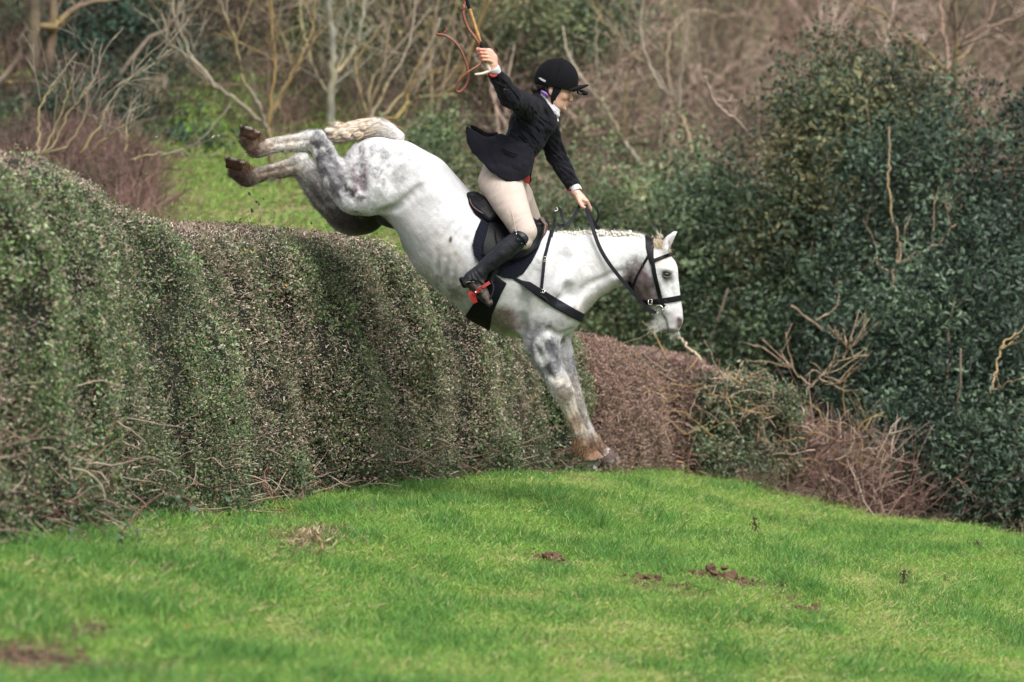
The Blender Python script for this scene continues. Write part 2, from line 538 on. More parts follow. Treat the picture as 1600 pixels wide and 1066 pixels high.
m_grass = simple('grass_blades', (0, 0, 0), 0.5, 0.12, 3, 0, attr=True, spec=0.35, trans=0.42)
def grass_clump(seed, n, h, rad, wid, cols, lean=0.5):
    r = np.random.default_rng(seed)
    P0 = np.stack([r.normal(0, rad, n), r.normal(0, rad, n), np.full(n, -0.01)], 1)
    dirs = np.stack([r.normal(0, lean, n), r.normal(0, lean, n), np.ones(n)], 1)
    cols = np.asarray(cols); cc = cols[r.integers(len(cols), size=n)] * r.uniform(0.7, 1.3, n)[:, None]
    d = dirs / np.linalg.norm(dirs, axis=1, keepdims=True)
    Ln = (h * r.uniform(0.35, 1.15, n))[:, None]; bend = np.stack([r.normal(0, 0.45, n), r.normal(0, 0.45, n), -np.abs(r.normal(0, 0.2, n))], 1)
    side = np.cross(d, r.normal(size=(n, 3))); side /= np.linalg.norm(side, axis=1, keepdims=True)
    rows = []
    for t, w in ((0, 1.0), (0.55, 0.8), (1.0, 0.05)):
        c = P0 + d * Ln * t + bend * Ln * t * t
        rows += [c - side * wid * w / 2, c + side * wid * w / 2]
    V = np.stack(rows, 1).reshape(-1, 3); b0 = np.arange(n)[:, None] * 6
    F = np.vstack([np.hstack([b0 + 2 * k, b0 + 2 * k + 1, b0 + 2 * k + 3, b0 + 2 * k + 2]) for k in (0, 1)])
    me = mesh_np('grass_form', V, F, np.repeat(cc, 6, 0)); me.materials.append(m_grass)
    return me
G_BR = [(0.215, 0.39, 0.075), (0.27, 0.45, 0.09), (0.17, 0.34, 0.07), (0.34, 0.47, 0.13), (0.20, 0.37, 0.075)]
G_DK = [(0.12, 0.28, 0.065), (0.155, 0.33, 0.075), (0.10, 0.24, 0.06), (0.18, 0.37, 0.075)]
G_YE = [(0.42, 0.47, 0.14), (0.48, 0.48, 0.20), (0.34, 0.44, 0.09), (0.55, 0.48, 0.27)]
G_ST = [(0.38, 0.29, 0.17), (0.30, 0.21, 0.12), (0.42, 0.34, 0.22), (0.15, 0.24, 0.05)]
forms = []
for k in range(4): forms.append(grass_clump(100 + k, 110, 0.05, 0.08, 0.0033, G_BR, 0.55))
for k in range(2): forms.append(grass_clump(110 + k, 90, 0.065, 0.07, 0.0042, G_DK, 0.5))
for k in range(2): forms.append(grass_clump(120 + k, 80, 0.045, 0.08, 0.004, G_YE, 0.8))
for k in range(2): forms.append(grass_clump(130 + k, 60, 0.045, 0.09, 0.004, G_ST, 1.5))
r = np.random.default_rng(3)
NG = 52000
gd = r.uniform(9.3, 28.2, NG); gpx = r.uniform(-90, 1700, NG)
gxx = (gpx - 800) / FPX * gd
keep = r.random(NG) < (gd / 28) ** 0.9 + 0.1
gxx, gd = gxx[keep], gd[keep]
big = fbm(np.stack([gxx * 1.1, gd * 0.55, gxx * 0], 1), 3); sm = fbm(np.stack([gxx * 5.0, gd * 2.6, gxx * 0 + 9], 1), 3)
bb = bareness(gxx, gd)
keep = r.random(len(gd)) > bb * 0.93
gxx, gd, big, sm, bb = gxx[keep], gd[keep], big[keep], sm[keep], bb[keep]
u = r.random(len(gd))
dark = sstep(0.53, 0.62, sm * 0.85 + big * 0.15); yel = sstep(0.46, 0.36, big * 0.5 + sm * 0.5)
leftdark = sstep(0.2, -2.2, gxx) * 0.4
pick = r.integers(0, 4, len(gd))
pick = np.where(u < np.clip(dark * 0.6 + leftdark * 0.6, 0, 0.7), 4 + r.integers(0, 2, len(gd)), pick)
pick = np.where((u > 1 - (0.17 + 0.5 * yel) * (1 - 0.5 * leftdark)), 6 + r.integers(0, 2, len(gd)), pick)
pick = np.where(r.random(len(gd)) < bb * 0.8 + 0.03, 8 + r.integers(0, 2, len(gd)), pick)
hs = (0.72 + 0.38 * dark + 0.3 * sstep(0.5, 0.7, sm)) * r.uniform(0.7, 1.3, len(gd)) * (1 + 0.5 * leftdark) * (1 - 0.5 * bb)
sc3 = np.stack([np.full(len(gd), 1.05), np.full(len(gd), 1.05), hs], 1)
rot = np.stack([r.normal(0, 0.1, len(gd)), r.normal(0, 0.1, len(gd)), r.uniform(0, 6.28, len(gd))], 1)
gr = scatter('grass', np.stack([gxx, gd, ground_z(gxx, gd)], 1), rot, sc3, pick, forms)
tag(gr, 'short bright green meadow grass sloping down to the right below the hedge', 'grass')
# the bank beyond the hedge
nb = 9000
bx = r.uniform(-7.5, 2.2, nb); by = r.uniform(26.5, 38, nb)
bn = fbm(np.stack([bx * 0.8, by * 0.8, bx * 0 + 3], 1), 4)
bk = sstep(-4.5, -3.5, bx + (bn - 0.5) * 2) * sstep(1.2, -0.6, bx + (bn - 0.5) * 2.5) * sstep(37.8, 36.6, by + (bn - 0.5) * 3)
k_ = r.random(nb) < bk * 0.95 + 0.03
bx, by, bn = bx[k_], by[k_], bn[k_]; nb = len(bx)
pk = np.where(r.random(nb) < 0.42, 8 + r.integers(0, 2, nb), np.where(r.random(nb) < 0.35, 6, r.integers(0, 4, nb)))
s_ = r.uniform(1.3, 2.4, nb)
gb = scatter('bank_grass', np.stack([bx, by, gz(bx, by)], 1), np.stack([bx * 0, bx * 0, r.uniform(0, 6.28, nb)], 1), np.stack([s_ * 1.3, s_ * 1.3, s_ * 1.2], 1), pk, forms)
tag(gb, 'out of focus green grass bank seen over the hedge behind the hind legs', 'grass')

# ================================================================ the clipped hedge
m_leaf = simple('leaves', (0, 0, 0), 0.42, 0.12, 4, 0, attr=True, spec=0.45, trans=0.15)
m_core = simple('hedge_core', (0.012, 0.011, 0.008), 0.95, 0.5, 14, 0.6, 40)
m_twig = simple('twigs', (0, 0, 0), 0.8, 0.15, 20, 0, attr=True, spec=0.3)
HED = [(-220, 890, 150), (-110, 868, 205), (0, 850, 240), (60, 842, 248), (120, 833, 250), (200, 818, 278), (250, 811, 310), (300, 804, 338), (400, 791, 356), (500, 782, 360), (560, 775, 367), (600, 768, 373),
       (640, 762, 382), (700, 754, 402), (760, 748, 424), (820, 743, 458), (870, 740, 486), (900, 739, 505)]
BRH = [(850, 739, 488), (885, 740, 498), (930, 741, 512), (970, 742, 524), (1030, 744, 542, 25.9), (1090, 748, 562, 26.0), (1170, 756, 590, 26.1), (1240, 764, 612, 26.2), (1275, 768, 640, 26.3)]
def hedge_path(rows):
    B = [on_ground(q[0], q[1]) if len(q) == 3 else P(q[0], q[1], q[3]) for q in rows]
    Tz = [P(q[0], q[2], b.y + 0.35).z for q, b in zip(rows, B)]
    return np.array([(b.x, b.y, b.z) for b in B]), np.array(Tz)
def hedge_surface(rows, thick, nu, nv, streak=1.0, seed=0):
    B, Tz = hedge_path(rows)
    L_ = np.concatenate([[0], np.cumsum(np.hypot(*np.diff(B[:, :2], axis=0).T))])
    def at(u):
        x = np.interp(u, L_, B[:, 0]); y = np.interp(u, L_, B[:, 1]); t = np.interp(u, L_, Tz)
        return x, y, gz(x, y), t
    def point(u, v, d=0.0):
        """u metres along, v 0..1 up the face, 1..2 over the top to the back, 2..2.6 down the back; d metres outwards"""
        u = np.asarray(u, float); v = np.asarray(v, float)
        x, y, z0, z1 = at(u); e = 0.05
        x2, y2, _, _ = at(u + e); x1, y1, _, _ = at(u - e)
        tx, ty = x2 - x1, y2 - y1; l = np.hypot(tx, ty) + 1e-9; tx, ty = tx / l, ty / l
        ox, oy = ty, -tx                                   # outwards: towards the meadow
        H = z1 - z0
        # profile, rounded shoulders
        a = np.clip(v, 0, 1); b_ = np.clip(v - 1, 0, 1); c_ = np.clip(v - 2, 0, 1)
        rr = 0.20
        up = H * a
        k = np.clip((up - (H - rr)) / rr, 0, 1)
        outw = 0.10 * np.sin(a * 3.1) - 0.10 * a - rr * (1 - np.sqrt(np.clip(1 - k * k, 0, 1)))
        h = np.where(v <= 1, up, H + 0.03 * np.sin(b_ * 3.14))
        outw = np.where(v <= 1, outw, -0.10 - rr - (thick - 2 * rr) * b_)
        k2 = np.sqrt(np.clip(1 - (1 - np.clip(c_ * 3, 0, 1)) ** 2, 0, 1))
        outw = np.where(v > 2, -0.10 - thick + rr - rr * k2, outw)
        h = np.where(v > 2, H * (1 - c_), h)
        q = np.stack([u * 1.2 + h * 0.42, h * 0.35, u * 0 + seed], 1); q2 = np.stack([u * 3.4 + h * 0.8, h * 1.6, u * 0 + 5 + seed], 1)
        q3 = np.stack([u * 9, h * 8, outw * 5], 1)
        dis = ((fbm(q, 2) - 0.5) * 0.25 * streak + (fbm(q2, 3) - 0.5) * 0.20 + (fbm(q3, 2) - 0.5) * 0.10)
        # steep steps where one stem's growth overhangs the next
        ss = (u * 0.95 + h * 0.40 + 0.5 * fbm(q2 * 0.5, 2)) % 1.0
        dis = dis + 0.10 * streak * (ss - 0.5)
        top = np.clip(v - 0.9, 0, 1) * (v <= 2)
        dis = dis + d
        nx_out = np.where(v <= 1, 1 - k * 0.75, np.where(v <= 2, 0.0, -1.0)); nz = np.where(v <= 1, k * 0.9, np.where(v <= 2, 1.0, 0.0))
        dis_z = np.where((v > 1) & (v <= 2), dis * 0.35, dis * 0.6)
        X = x + ox * (outw + dis * nx_out); Y = y + oy * (outw + dis * nx_out); Z = z0 + h + dis_z * nz
        nrm = np.stack([ox * nx_out, oy * nx_out, nz], 1)
        return np.stack([X, Y, Z], 1), nrm, dis - d, h, H
    return point, L_[-1]
def build_hedge(rows, thick, nleaf, ntwig, palette, label, leaf=0.018, streak=1.0, seed=0, core_mat=m_core, size_near=True, twl=1.0):
    pt, Lh = hedge_surface(rows, thick, 0, 0, streak, seed)
    us = np.linspace(0, Lh, int(Lh / 0.07)); vs = np.concatenate([np.linspace(-0.05, 1, 34), np.linspace(1.05, 2, 12), np.linspace(2.05, 3.0, 12)])
    U, Vv = np.meshgrid(us, vs, indexing='ij'); V, *_ = pt(U.ravel(), Vv.ravel(), -0.06)
    m_ = len(vs); i = np.arange(len(us) - 1)[:, None] * m_ + np.arange(m_ - 1)[None]
    F = np.stack([i, i + m_, i + m_ + 1, i + 1], -1).reshape(-1, 4)
    cap = []
    Vc = V
    Fs = [F]
    for e in (0, len(us) - 1):
        idx = e * m_ + np.arange(m_); cpt = V[idx].mean(0); Vc = np.vstack([Vc, cpt[None]])
        Fs.append(np.stack([np.full(m_ - 1, len(Vc) - 1), idx[:-1], idx[1:]], 1))
    x, y, z = (pt(np.array([Lh / 2]), np.array([0.0])))[0][0]
    root = thing('hedge', label, 'hedge', (x, y, z))
    add('hedge_core', mesh_np('hedge_core', Vc, [Fs[0], np.vstack(Fs[1:])], None), core_mat, root)
    r = np.random.default_rng(50 + seed)
    # leaves
    u = r.uniform(0, Lh, nleaf); v = np.where(r.random(nleaf) < 0.80, r.uniform(0, 1, nleaf), r.uniform(1, 2, nleaf)); v = np.where(r.random(nleaf) < 0.05, r.uniform(2, 2.5, nleaf), v)
    C, nrm, dis, h, H = pt(u, v, r.normal(0.0, 0.022, nleaf) - 0.012)
    lowb = np.clip(1 - h / 0.45, 0, 1)
    hole = fbm(np.stack([u * 6 + h * 2, h * 5, u * 0 + 21 + seed], 1), 3); kp = r.random(nleaf) > 0.72 * sstep(0.56, 0.68, hole + 0.10 * lowb)
    u, v, C, nrm, dis, h, H, lowb = u[kp], v[kp], C[kp], nrm[kp], dis[kp], h[kp], H[kp], lowb[kp]; nleaf = len(u)
    C = C + nrm * (np.abs(r.normal(0, 0.06, nleaf)) * lowb)[:, None] + r.normal(0, 0.008, (nleaf, 3))
    st = fbm(np.stack([u * 2.0 + h * 0.85, h * 0.5, u * 0 + 2 + seed], 1), 3); pa = fbm(np.stack([u * 5, h * 5, u * 0 + 8], 1), 3)
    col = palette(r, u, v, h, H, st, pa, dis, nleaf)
    if size_near: sz = leaf * (1.0 + 0.10 * sstep(18.5, 15.0, C[:, 1]) + 0.35 * lowb) * (0.8 + 0.45 * sstep(0.4, 0.7, pa))
    else: sz = np.full(nleaf, leaf)
    Vl, Fl = leaves_arrays(C, sz, r, out=nrm, aspect=0.62, ow=1.25)
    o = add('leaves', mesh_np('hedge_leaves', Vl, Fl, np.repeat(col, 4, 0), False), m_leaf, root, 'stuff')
    # cut twig ends
    u = r.uniform(0, Lh, ntwig); v = np.where(r.random(ntwig) < 0.76, r.uniform(0, 1.0, ntwig), r.uniform(1, 2, ntwig))
    C, nrm, dis, h, H = pt(u, v, r.normal(-0.005, 0.018, ntwig))
    st = fbm(np.stack([u * 2.0 + h * 0.85, h * 0.5, u * 0 + 2 + seed], 1), 3)
    keepm = r.random(ntwig) < (0.20 + 0.55 * sstep(0.45, 0.64, st)) * (1 if twl < 2 else 2) + 0.5 * (v > 0.95)
    C, nrm, h = C[keepm], nrm[keepm], h[keepm]; n = len(C)
    dr = nrm * 0.9 + r.normal(size=(n, 3)) * 0.65 + np.array([0, 0, 0.25]); dr /= np.linalg.norm(dr, axis=1, keepdims=True)
    ln = r.uniform(0.008, 0.024, n)[:, None] * twl; sd = np.cross(dr, r.normal(size=(n, 3))); sd /= np.linalg.norm(sd, axis=1, keepdims=True); w = (r.uniform(0.0012, 0.0024, n))[:, None]
    V4 = np.stack([C - dr * ln - sd * w, C - dr * ln + sd * w, C + dr * ln * 0.3 + sd * w, C + dr * ln * 0.3 - sd * w], 1).reshape(-1, 3)
    b0 = np.arange(n)[:, None] * 4
    tc_ = np.array([[0.42, 0.32, 0.26], [0.36, 0.28, 0.22], [0.56, 0.46, 0.38], [0.24, 0.18, 0.14]] if twl < 2 else [[0.33, 0.21, 0.175], [0.25, 0.155, 0.13], [0.42, 0.30, 0.24], [0.16, 0.10, 0.085]])[r.integers(4, size=n)] * r.uniform(0.7, 1.25, n)[:, None]
    add('cut_twigs', mesh_np('cut_twigs', V4, np.hstack([b0, b0 + 1, b0 + 2, b0 + 3]), np.repeat(tc_, 4, 0), False), m_twig, root, 'stuff')
    return root, pt, Lh
def pal_green(r, u, v, h, H, st, pa, dis, n):
    green = np.array([[0.090, 0.140, 0.050], [0.125, 0.19, 0.065], [0.18, 0.26, 0.09], [0.11, 0.155, 0.095], [0.29, 0.34, 0.21], [0.055, 0.09, 0.038]])
    dead = np.array([[0.34, 0.26, 0.195], [0.27, 0.20, 0.15], [0.46, 0.37, 0.29], [0.19, 0.135, 0.10]])
    c = green[r.integers(len(green), size=n)] * r.uniform(0.75, 1.3, n)[:, None]
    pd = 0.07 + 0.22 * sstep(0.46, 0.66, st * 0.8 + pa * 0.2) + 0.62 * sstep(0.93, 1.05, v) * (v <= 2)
    pd = pd * sstep(0.0, 0.5, h) + 0.05; c *= (0.62 + 0.38 * sstep(0.0, 0.5, h))[:, None]  # leaf colour darkened towards the hedge foot: shadow painted in
    c *= 0.80 * (0.62 + 0.70 * sstep(-0.16, 0.14, dis) + 0.25 * sstep(0.35, 0.65, pa))[:, None]  # hollows coloured darker, bulges lighter: shade of the relief put into the leaves
    m = r.random(n) < pd
    c[m] = dead[r.integers(len(dead), size=m.sum())] * r.uniform(0.7, 1.3, m.sum())[:, None]
    m = r.random(n) < 0.002; c[m] = np.array([0.45, 0.20, 0.04])
    return c
def pal_brown(r, u, v, h, H, st, pa, dis, n):
    dead = np.array([[0.28, 0.185, 0.155], [0.21, 0.14, 0.12], [0.36, 0.26, 0.21], [0.15, 0.10, 0.085], [0.42, 0.27, 0.15]])
    c = dead[r.integers(len(dead), size=n)] * r.uniform(0.7, 1.3, n)[:, None]
    m = r.random(n) < 0.10 + 0.3 * sstep(0.5, 0.7, pa); c[m] = np.array([0.07, 0.10, 0.05]) * r.uniform(0.7, 1.3, m.sum())[:, None]
    return c
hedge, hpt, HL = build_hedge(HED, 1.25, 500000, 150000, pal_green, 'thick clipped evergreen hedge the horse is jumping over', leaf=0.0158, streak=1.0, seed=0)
hedge2, bpt, BL = build_hedge(BRH, 1.0, 60000, 150000, pal_brown, 'low reddish brown leafless hedge behind the horse\'s forelegs', leaf=0.018, seed=3, size_near=False, twl=2.2)

# stems and runners at the foot of the hedge
r = np.random.default_rng(77)
def wander(p, d, L_, n, r, jit=0.25, grav=0.0):
    pts = [np.array(p, float)]; d = np.array(d, float); d /= np.linalg.norm(d)
    for _ in range(n):
        d = d + r.normal(size=3) * jit + np.array([0, 0, -grav]); d /= np.linalg.norm(d); pts.append(pts[-1] + d * L_ / n)
    return np.array(pts)
T = Tubes()
for _ in range(420):
    u = HL * r.random() ** 1.35; h = abs(r.normal(0, 0.14)) * (1.5 if u < HL * 0.45 else 1.0)
    p, nr, *_ = hpt(np.array([u]), np.array([min(h / 1.5, 0.5)]), np.array([0.03]))
    p = p[0]; t = r.normal(size=3) * np.array([1, 0.7, 0.35]); t = t + nr[0] * 0.5
    L_ = r.uniform(0.08, 0.38); pts = wander(p, t, L_, 6, r, 0.22, 0.04)
    pts[:, 2] = np.maximum(pts[:, 2], gz(pts[:, 0], pts[:, 1]) + 0.03)
    cc = np.array([[0.30, 0.22, 0.17], [0.20, 0.14, 0.11], [0.38, 0.30, 0.23], [0.13, 0.06, 0.05]])[r.integers(4)]
    T.tube(pts, np.linspace(r.uniform(0.003, 0.0065), 0.0015, 7), 4, cc)
add('stems', T.mesh('hedge_stems'), m_twig, hedge, 'stuff')

# young shoots that have outgrown the last clipping
T = Tubes(); C = []
for _ in range(520):
    u = r.uniform(0, HL); p, nr, *_ = hpt(np.array([u]), np.array([r.choice([r.uniform(0.85, 1.3), r.uniform(0.1, 1.0)])]), np.array([0.0]))
    pts = wander(p[0], nr[0] * 0.7 + np.array([0, 0, 0.8]) + r.normal(size=3) * 0.5, r.uniform(0.03, 0.13), 4, r, 0.2)
    T.tube(pts, np.linspace(0.0016, 0.0008, 5), 3, (0.22, 0.15, 0.10))
    for k in range(1, 5):
        if r.random() < 0.6: C.append(pts[k] + r.normal(size=3) * 0.006)
C = np.array(C); V, F = leaves_arrays(C, 0.02, r, aspect=0.6); n_ = len(C)
add('shoots', T.mesh('hedge_shoots'), m_twig, hedge, 'stuff')
add('shoot_leaves', mesh_np('shoot_leaves', V, F, np.repeat(np.array([[0.11, 0.16, 0.06], [0.07, 0.11, 0.05], [0.20, 0.10, 0.06]])[r.integers(3, size=n_)], 4, 0), False), m_leaf, hedge, 'stuff')

# bigger leaves of bramble rooted at the foot of the hedge (each plant a thing)
def bramble(px, py, size, n, label, seed, col=((0.05, 0.085, 0.045), (0.07, 0.12, 0.06), (0.10, 0.14, 0.10)), leafs=0.045, group=None, depth=None, cat='bramble', stemcol=(0.20, 0.10, 0.08)):
    r = np.random.default_rng(seed); b = on_ground(px, py) if depth is None else P(px, py, depth)
    root = thing('bramble', label, cat, b, group)
    T = Tubes(); C = []
    for k in range(max(4, n // 14)):
        d = np.array([r.normal(0, 0.8), r.normal(-0.25, 0.5), abs(r.normal(0.55, 0.3))])
        pts = wander(np.array(b) + r.normal(size=3) * size * 0.12 * np.array([1, 1, 0.1]), d, size * r.uniform(0.7, 1.5), 8, r, 0.2, 0.10)
        pts[:, 2] = np.maximum(pts[:, 2], gz(pts[:, 0], pts[:, 1]) + 0.015)
        T.tube(pts, np.linspace(0.0045, 0.002, 9), 4, stemcol)
        for _ in range(14):
            i = r.integers(2, 9); C.append(pts[i] + r.normal(size=3) * 0.03)
    add('cane', T.mesh('bramble_canes'), m_twig, root, 'stuff')
    C = np.array(C); cl = np.array(col)[r.integers(len(col), size=len(C))] * r.uniform(0.7, 1.3, len(C))[:, None]
    V, F = leaves_arrays(C, leafs, r, out=np.tile([0, -0.5, 0.8], (len(C), 1)), aspect=0.75)
    add('leaves', mesh_np('bramble_leaves', V, F, np.repeat(cl, 4, 0), False), m_leaf, root, 'stuff')
    return root
bramble(195, 858, 0.42, 90, 'bramble with blue-green leaves hanging into the grass at the near end of the hedge', 1)
bramble(60, 842, 0.36, 60, 'bramble in the deep shade under the left end of the hedge', 2)
bramble(345, 808, 0.30, 55, 'bramble with bare stems at the hedge foot left of the worn patch', 3, leafs=0.03)
bramble(440, 800, 0.24, 30, 'thin red-stemmed bramble beside the worn brown patch by the hedge', 4, leafs=0.022, stemcol=(0.25, 0.10, 0.07))
bramble(725, 745, 0.20, 45, 'round-leaved bramble at the hedge foot below the horse\'s girth', 5, leafs=0.05)
bramble(870, 742, 0.30, 60, 'bramble tangle at the far end of the green hedge behind the forelegs', 6, leafs=0.035)

# ================================================================ shrubs and trees behind
m_bleaf = simple('shrub_leaves', (0, 0, 0), 0.45, 0.1, 2, 0, attr=True, spec=0.4, trans=0.15)
m_bark = simple('bark', (0, 0, 0), 0.9, 0.25, 12, 0.5, 40, attr=True, spec=0.2)
def shrub(name, lobes, n, leafs, cols, label, cat, group=None, clump=0.28, nclump=None, seed=0, trunk=True, bare=0.0, barkcol=(0.15, 0.12, 0.09), inner=0.35):
    """lobes: (px, py, distance, rx, ry, rz in metres); leaves in clumps through the crown, stems reaching up to each lobe"""
    r = np.random.default_rng(1000 + seed)
    Cn = [np.array(P(q[0], q[1], q[2])) for q in lobes]; R_ = [np.array(q[3:6]) for q in lobes]
    cx = np.mean([c[0] for c in Cn]); cy = np.mean([c[1] for c in Cn]); base = np.array([cx, cy, float(gz(cx, cy))])
    root = thing(name, label, cat, base, group)
    vol = np.array([np.prod(q) ** 0.67 for q in R_]); pr = vol / vol.sum()
    nclump = nclump or max(20, n // 90)
    li = r.choice(len(lobes), nclump, p=pr)
    d = r.normal(size=(nclump, 3)); d /= np.linalg.norm(d, axis=1, keepdims=True)
    rad = np.where(r.random(nclump) < inner, r.uniform(0.3, 0.85, nclump), r.uniform(0.80, 1.22, nclump))
    CC = np.array([Cn[i] + d[k] * R_[i] * rad[k] for k, i in enumerate(li)])
    tone = r.uniform(0.35, 1.7, nclump) * (0.55 + 0.9 * fbm(CC * 1.6 + seed, 2)) ; hue = r.integers(len(cols), size=nclump)
    ci = r.integers(nclump, size=n)
    sp = clump * (0.5 + r.random(nclump))
    C = CC[ci] + r.normal(size=(n, 3)) * (sp[ci] * 0.5)[:, None]
    out = d[ci]
    c = np.array(cols)[hue[ci]] * tone[ci][:, None] * r.uniform(0.7, 1.35, n)[:, None]
    C[:, 2] = np.maximum(C[:, 2], gz(C[:, 0], C[:, 1]) + 0.02)
    V, F = leaves_arrays(C, leafs, r, out=out, aspect=0.5)
    add('foliage', mesh_np(name + '_foliage', V, F, np.repeat(c, 4, 0), False), m_bleaf, root, 'stuff')
    if trunk:
        T = Tubes()
        for k in range(len(lobes)):
            for q in range(5):
                tgt = Cn[k] + r.normal(size=3) * R_[k] * 0.55; b = base + np.array([r.normal(0, 0.25), r.normal(0, 0.2), -0.05])
                t = np.linspace(0, 1, 9)[:, None]; pts = b * (1 - t) + tgt * t + np.sin(t * 3.1) * r.normal(size=3) * 0.15 + np.vstack([np.zeros(3), r.normal(0, 0.03, (8, 3))])
                T.tube(pts, np.linspace(0.035, 0.008, 9), 5, barkcol)
        add('trunk', T.mesh(name + '_trunk'), m_bark, root)
    return root
DKG = [(0.032, 0.055, 0.036), (0.023, 0.040, 0.028), (0.050, 0.080, 0.049), (0.080, 0.12, 0.07)]
MDG = [(0.085, 0.12, 0.055), (0.12, 0.155, 0.07), (0.065, 0.10, 0.05), (0.16, 0.17, 0.085)]
YLG = [(0.16, 0.18, 0.07), (0.13, 0.17, 0.075), (0.20, 0.18, 0.08)]
GH = 'dark evergreen bushes on the right'
shrub('evergreen_bush', [(1480, 640, 27.5, 0.95, 0.9, 0.95), (1570, 560, 27.8, 0.7, 0.8, 1.0), (1420, 590, 27.4, 0.5, 0.6, 0.6), (1540, 730, 26.6, 0.75, 0.7, 0.5), (1610, 770, 26.0, 0.5, 0.6, 0.3), (1430, 710, 26.8, 0.4, 0.5, 0.35)], 46000, 0.055, DKG, 'nearest and darkest evergreen bush, bulging to the grass at the right edge', 'bush', GH, seed=1)
shrub('evergreen_bush', [(1480, 400, 29.5, 1.0, 0.9, 1.0), (1590, 350, 29.8, 0.8, 0.8, 1.1), (1400, 480, 29.3, 0.7, 0.7, 0.7), (1640, 480, 29.5, 0.8, 0.8, 1.0)], 44000, 0.055, DKG, 'tall dark evergreen bush above the nearest one, behind the crooked bare stem', 'bush', GH, seed=2)
shrub('evergreen_bush', [(1330, 300, 31.0, 0.75, 0.7, 0.95), (1300, 170, 31.3, 0.45, 0.5, 0.55), (1380, 210, 31.5, 0.6, 0.6, 0.6), (1260, 400, 31.0, 0.6, 0.6, 0.6)], 36000, 0.055, [(0.065, 0.092, 0.052), (0.045, 0.072, 0.043), (0.09, 0.12, 0.062), (0.14, 0.13, 0.06)], 'tallest pointed evergreen bush reaching up among the brown twigs', 'bush', GH, seed=3)
shrub('evergreen_bush', [(1150, 440, 31.5, 0.85, 0.7, 0.75), (1240, 520, 30.5, 0.6, 0.6, 0.55), (1100, 350, 32.0, 0.5, 0.5, 0.55), (1330, 560, 30.0, 0.5, 0.5, 0.5)], 36000, 0.055, [(0.07, 0.105, 0.055), (0.05, 0.082, 0.045), (0.10, 0.14, 0.07)], 'broad mid green bush just right of the horse\'s face', 'bush', GH, seed=4)
shrub('scrub_bush', [(1020, 330, 33.5, 0.7, 0.7, 0.7), (960, 420, 33, 0.7, 0.6, 0.6), (1060, 470, 32.5, 0.7, 0.6, 0.7)], 15000, 0.055, MDG, 'lighter green scrub bush above and behind the horse\'s ears', 'bush', None, seed=5)
shrub('scrub_bush', [(920, 330, 35, 0.5, 0.5, 0.8), (870, 420, 34, 0.6, 0.5, 0.7), (830, 300, 35, 0.4, 0.4, 0.6), (890, 520, 33, 0.9, 0.6, 0.6), (1010, 540, 32, 0.7, 0.6, 0.45), (1120, 545, 30.5, 0.7, 0.6, 0.35)], 15000, 0.05, MDG + [(0.12, 0.14, 0.06)], 'green scrub bush behind the rider\'s reins and the horse\'s neck', 'bush', None, seed=6)
shrub('scrub_bush', [(700, 300, 34, 0.5, 0.5, 0.7), (740, 380, 33, 0.5, 0.5, 0.6), (660, 250, 35, 0.4, 0.4, 0.4)], 12000, 0.05, MDG, 'small green scrub bush behind the rider\'s flying coat tail', 'bush', None, seed=7)
shrub('green_bush', [(1140, 662, 26.0, 0.22, 0.14, 0.33), (1190, 672, 26.05, 0.20, 0.14, 0.33), (1115, 680, 25.95, 0.12, 0.12, 0.30), (1218, 686, 26.05, 0.12, 0.12, 0.30), (1165, 720, 25.85, 0.3, 0.2, 0.12), (1108, 622, 25.95, 0.10, 0.15, 0.12), (1222, 634, 25.95, 0.12, 0.15, 0.12), (1160, 604, 25.95, 0.2, 0.15, 0.07), (1240, 720, 25.9, 0.1, 0.15, 0.15)], 24000, 0.032, [(0.12, 0.17, 0.09), (0.10, 0.14, 0.075), (0.17, 0.20, 0.12), (0.22, 0.20, 0.13)], 'trimmed green bush set in the brown hedge below the horse\'s nose', 'bush', None, clump=0.10, seed=8, trunk=False)
shrub('ivy_bush', [(160, 130, 38, 0.6, 0.7, 0.9), (215, 220, 37.3, 0.75, 0.6, 0.45), (230, 70, 38.3, 0.55, 0.5, 0.6), (290, 170, 37.6, 0.5, 0.5, 0.6), (140, 200, 36.0, 0.6, 0.4, 0.45), (260, 250, 35.6, 0.5, 0.4, 0.3)], 44000, 0.06, [(0.03, 0.06, 0.038), (0.045, 0.08, 0.045), (0.03, 0.065, 0.045)], 'dark ivy-covered bush right of the big tree trunk at top left', 'bush', None, seed=9)
shrub('ivy_bush', [(10, 230, 36, 0.5, 0.5, 0.4), (20, 120, 38, 0.35, 0.4, 0.8)], 6000, 0.05, [(0.05, 0.08, 0.045), (0.07, 0.11, 0.055)], 'dark bush at the far left edge above the hedge', 'bush', None, seed=10)
shrub('green_undergrowth', [(590, 60, 39.5, 1.0, 0.8, 0.7), (480, 110, 39.0, 0.7, 0.7, 0.55), (700, 30, 40, 1.1, 0.8, 0.5), (640, 120, 39, 0.5, 0.5, 0.4)], 24000, 0.055, YLG + MDG, 'leafy green undergrowth between the pale saplings at top centre', 'bush', None, clump=0.4, seed=11)
shrub('green_undergrowth', [(850, 10, 41, 0.9, 0.8, 0.4), (780, 70, 40.5, 0.6, 0.6, 0.35), (930, 40, 41, 0.5, 0.5, 0.35)], 13000, 0.055, MDG + DKG, 'dark and light green undergrowth at the top above the rider\'s cap', 'bush', None, clump=0.4, seed=12)
shrub('green_undergrowth', [(620, 180, 42, 0.7, 0.6, 0.4), (560, 240, 39, 0.4, 0.4, 0.3)], 6000, 0.06, MDG, 'low green undergrowth right behind the horse\'s tail', 'bush', None, clump=0.35, seed=13)

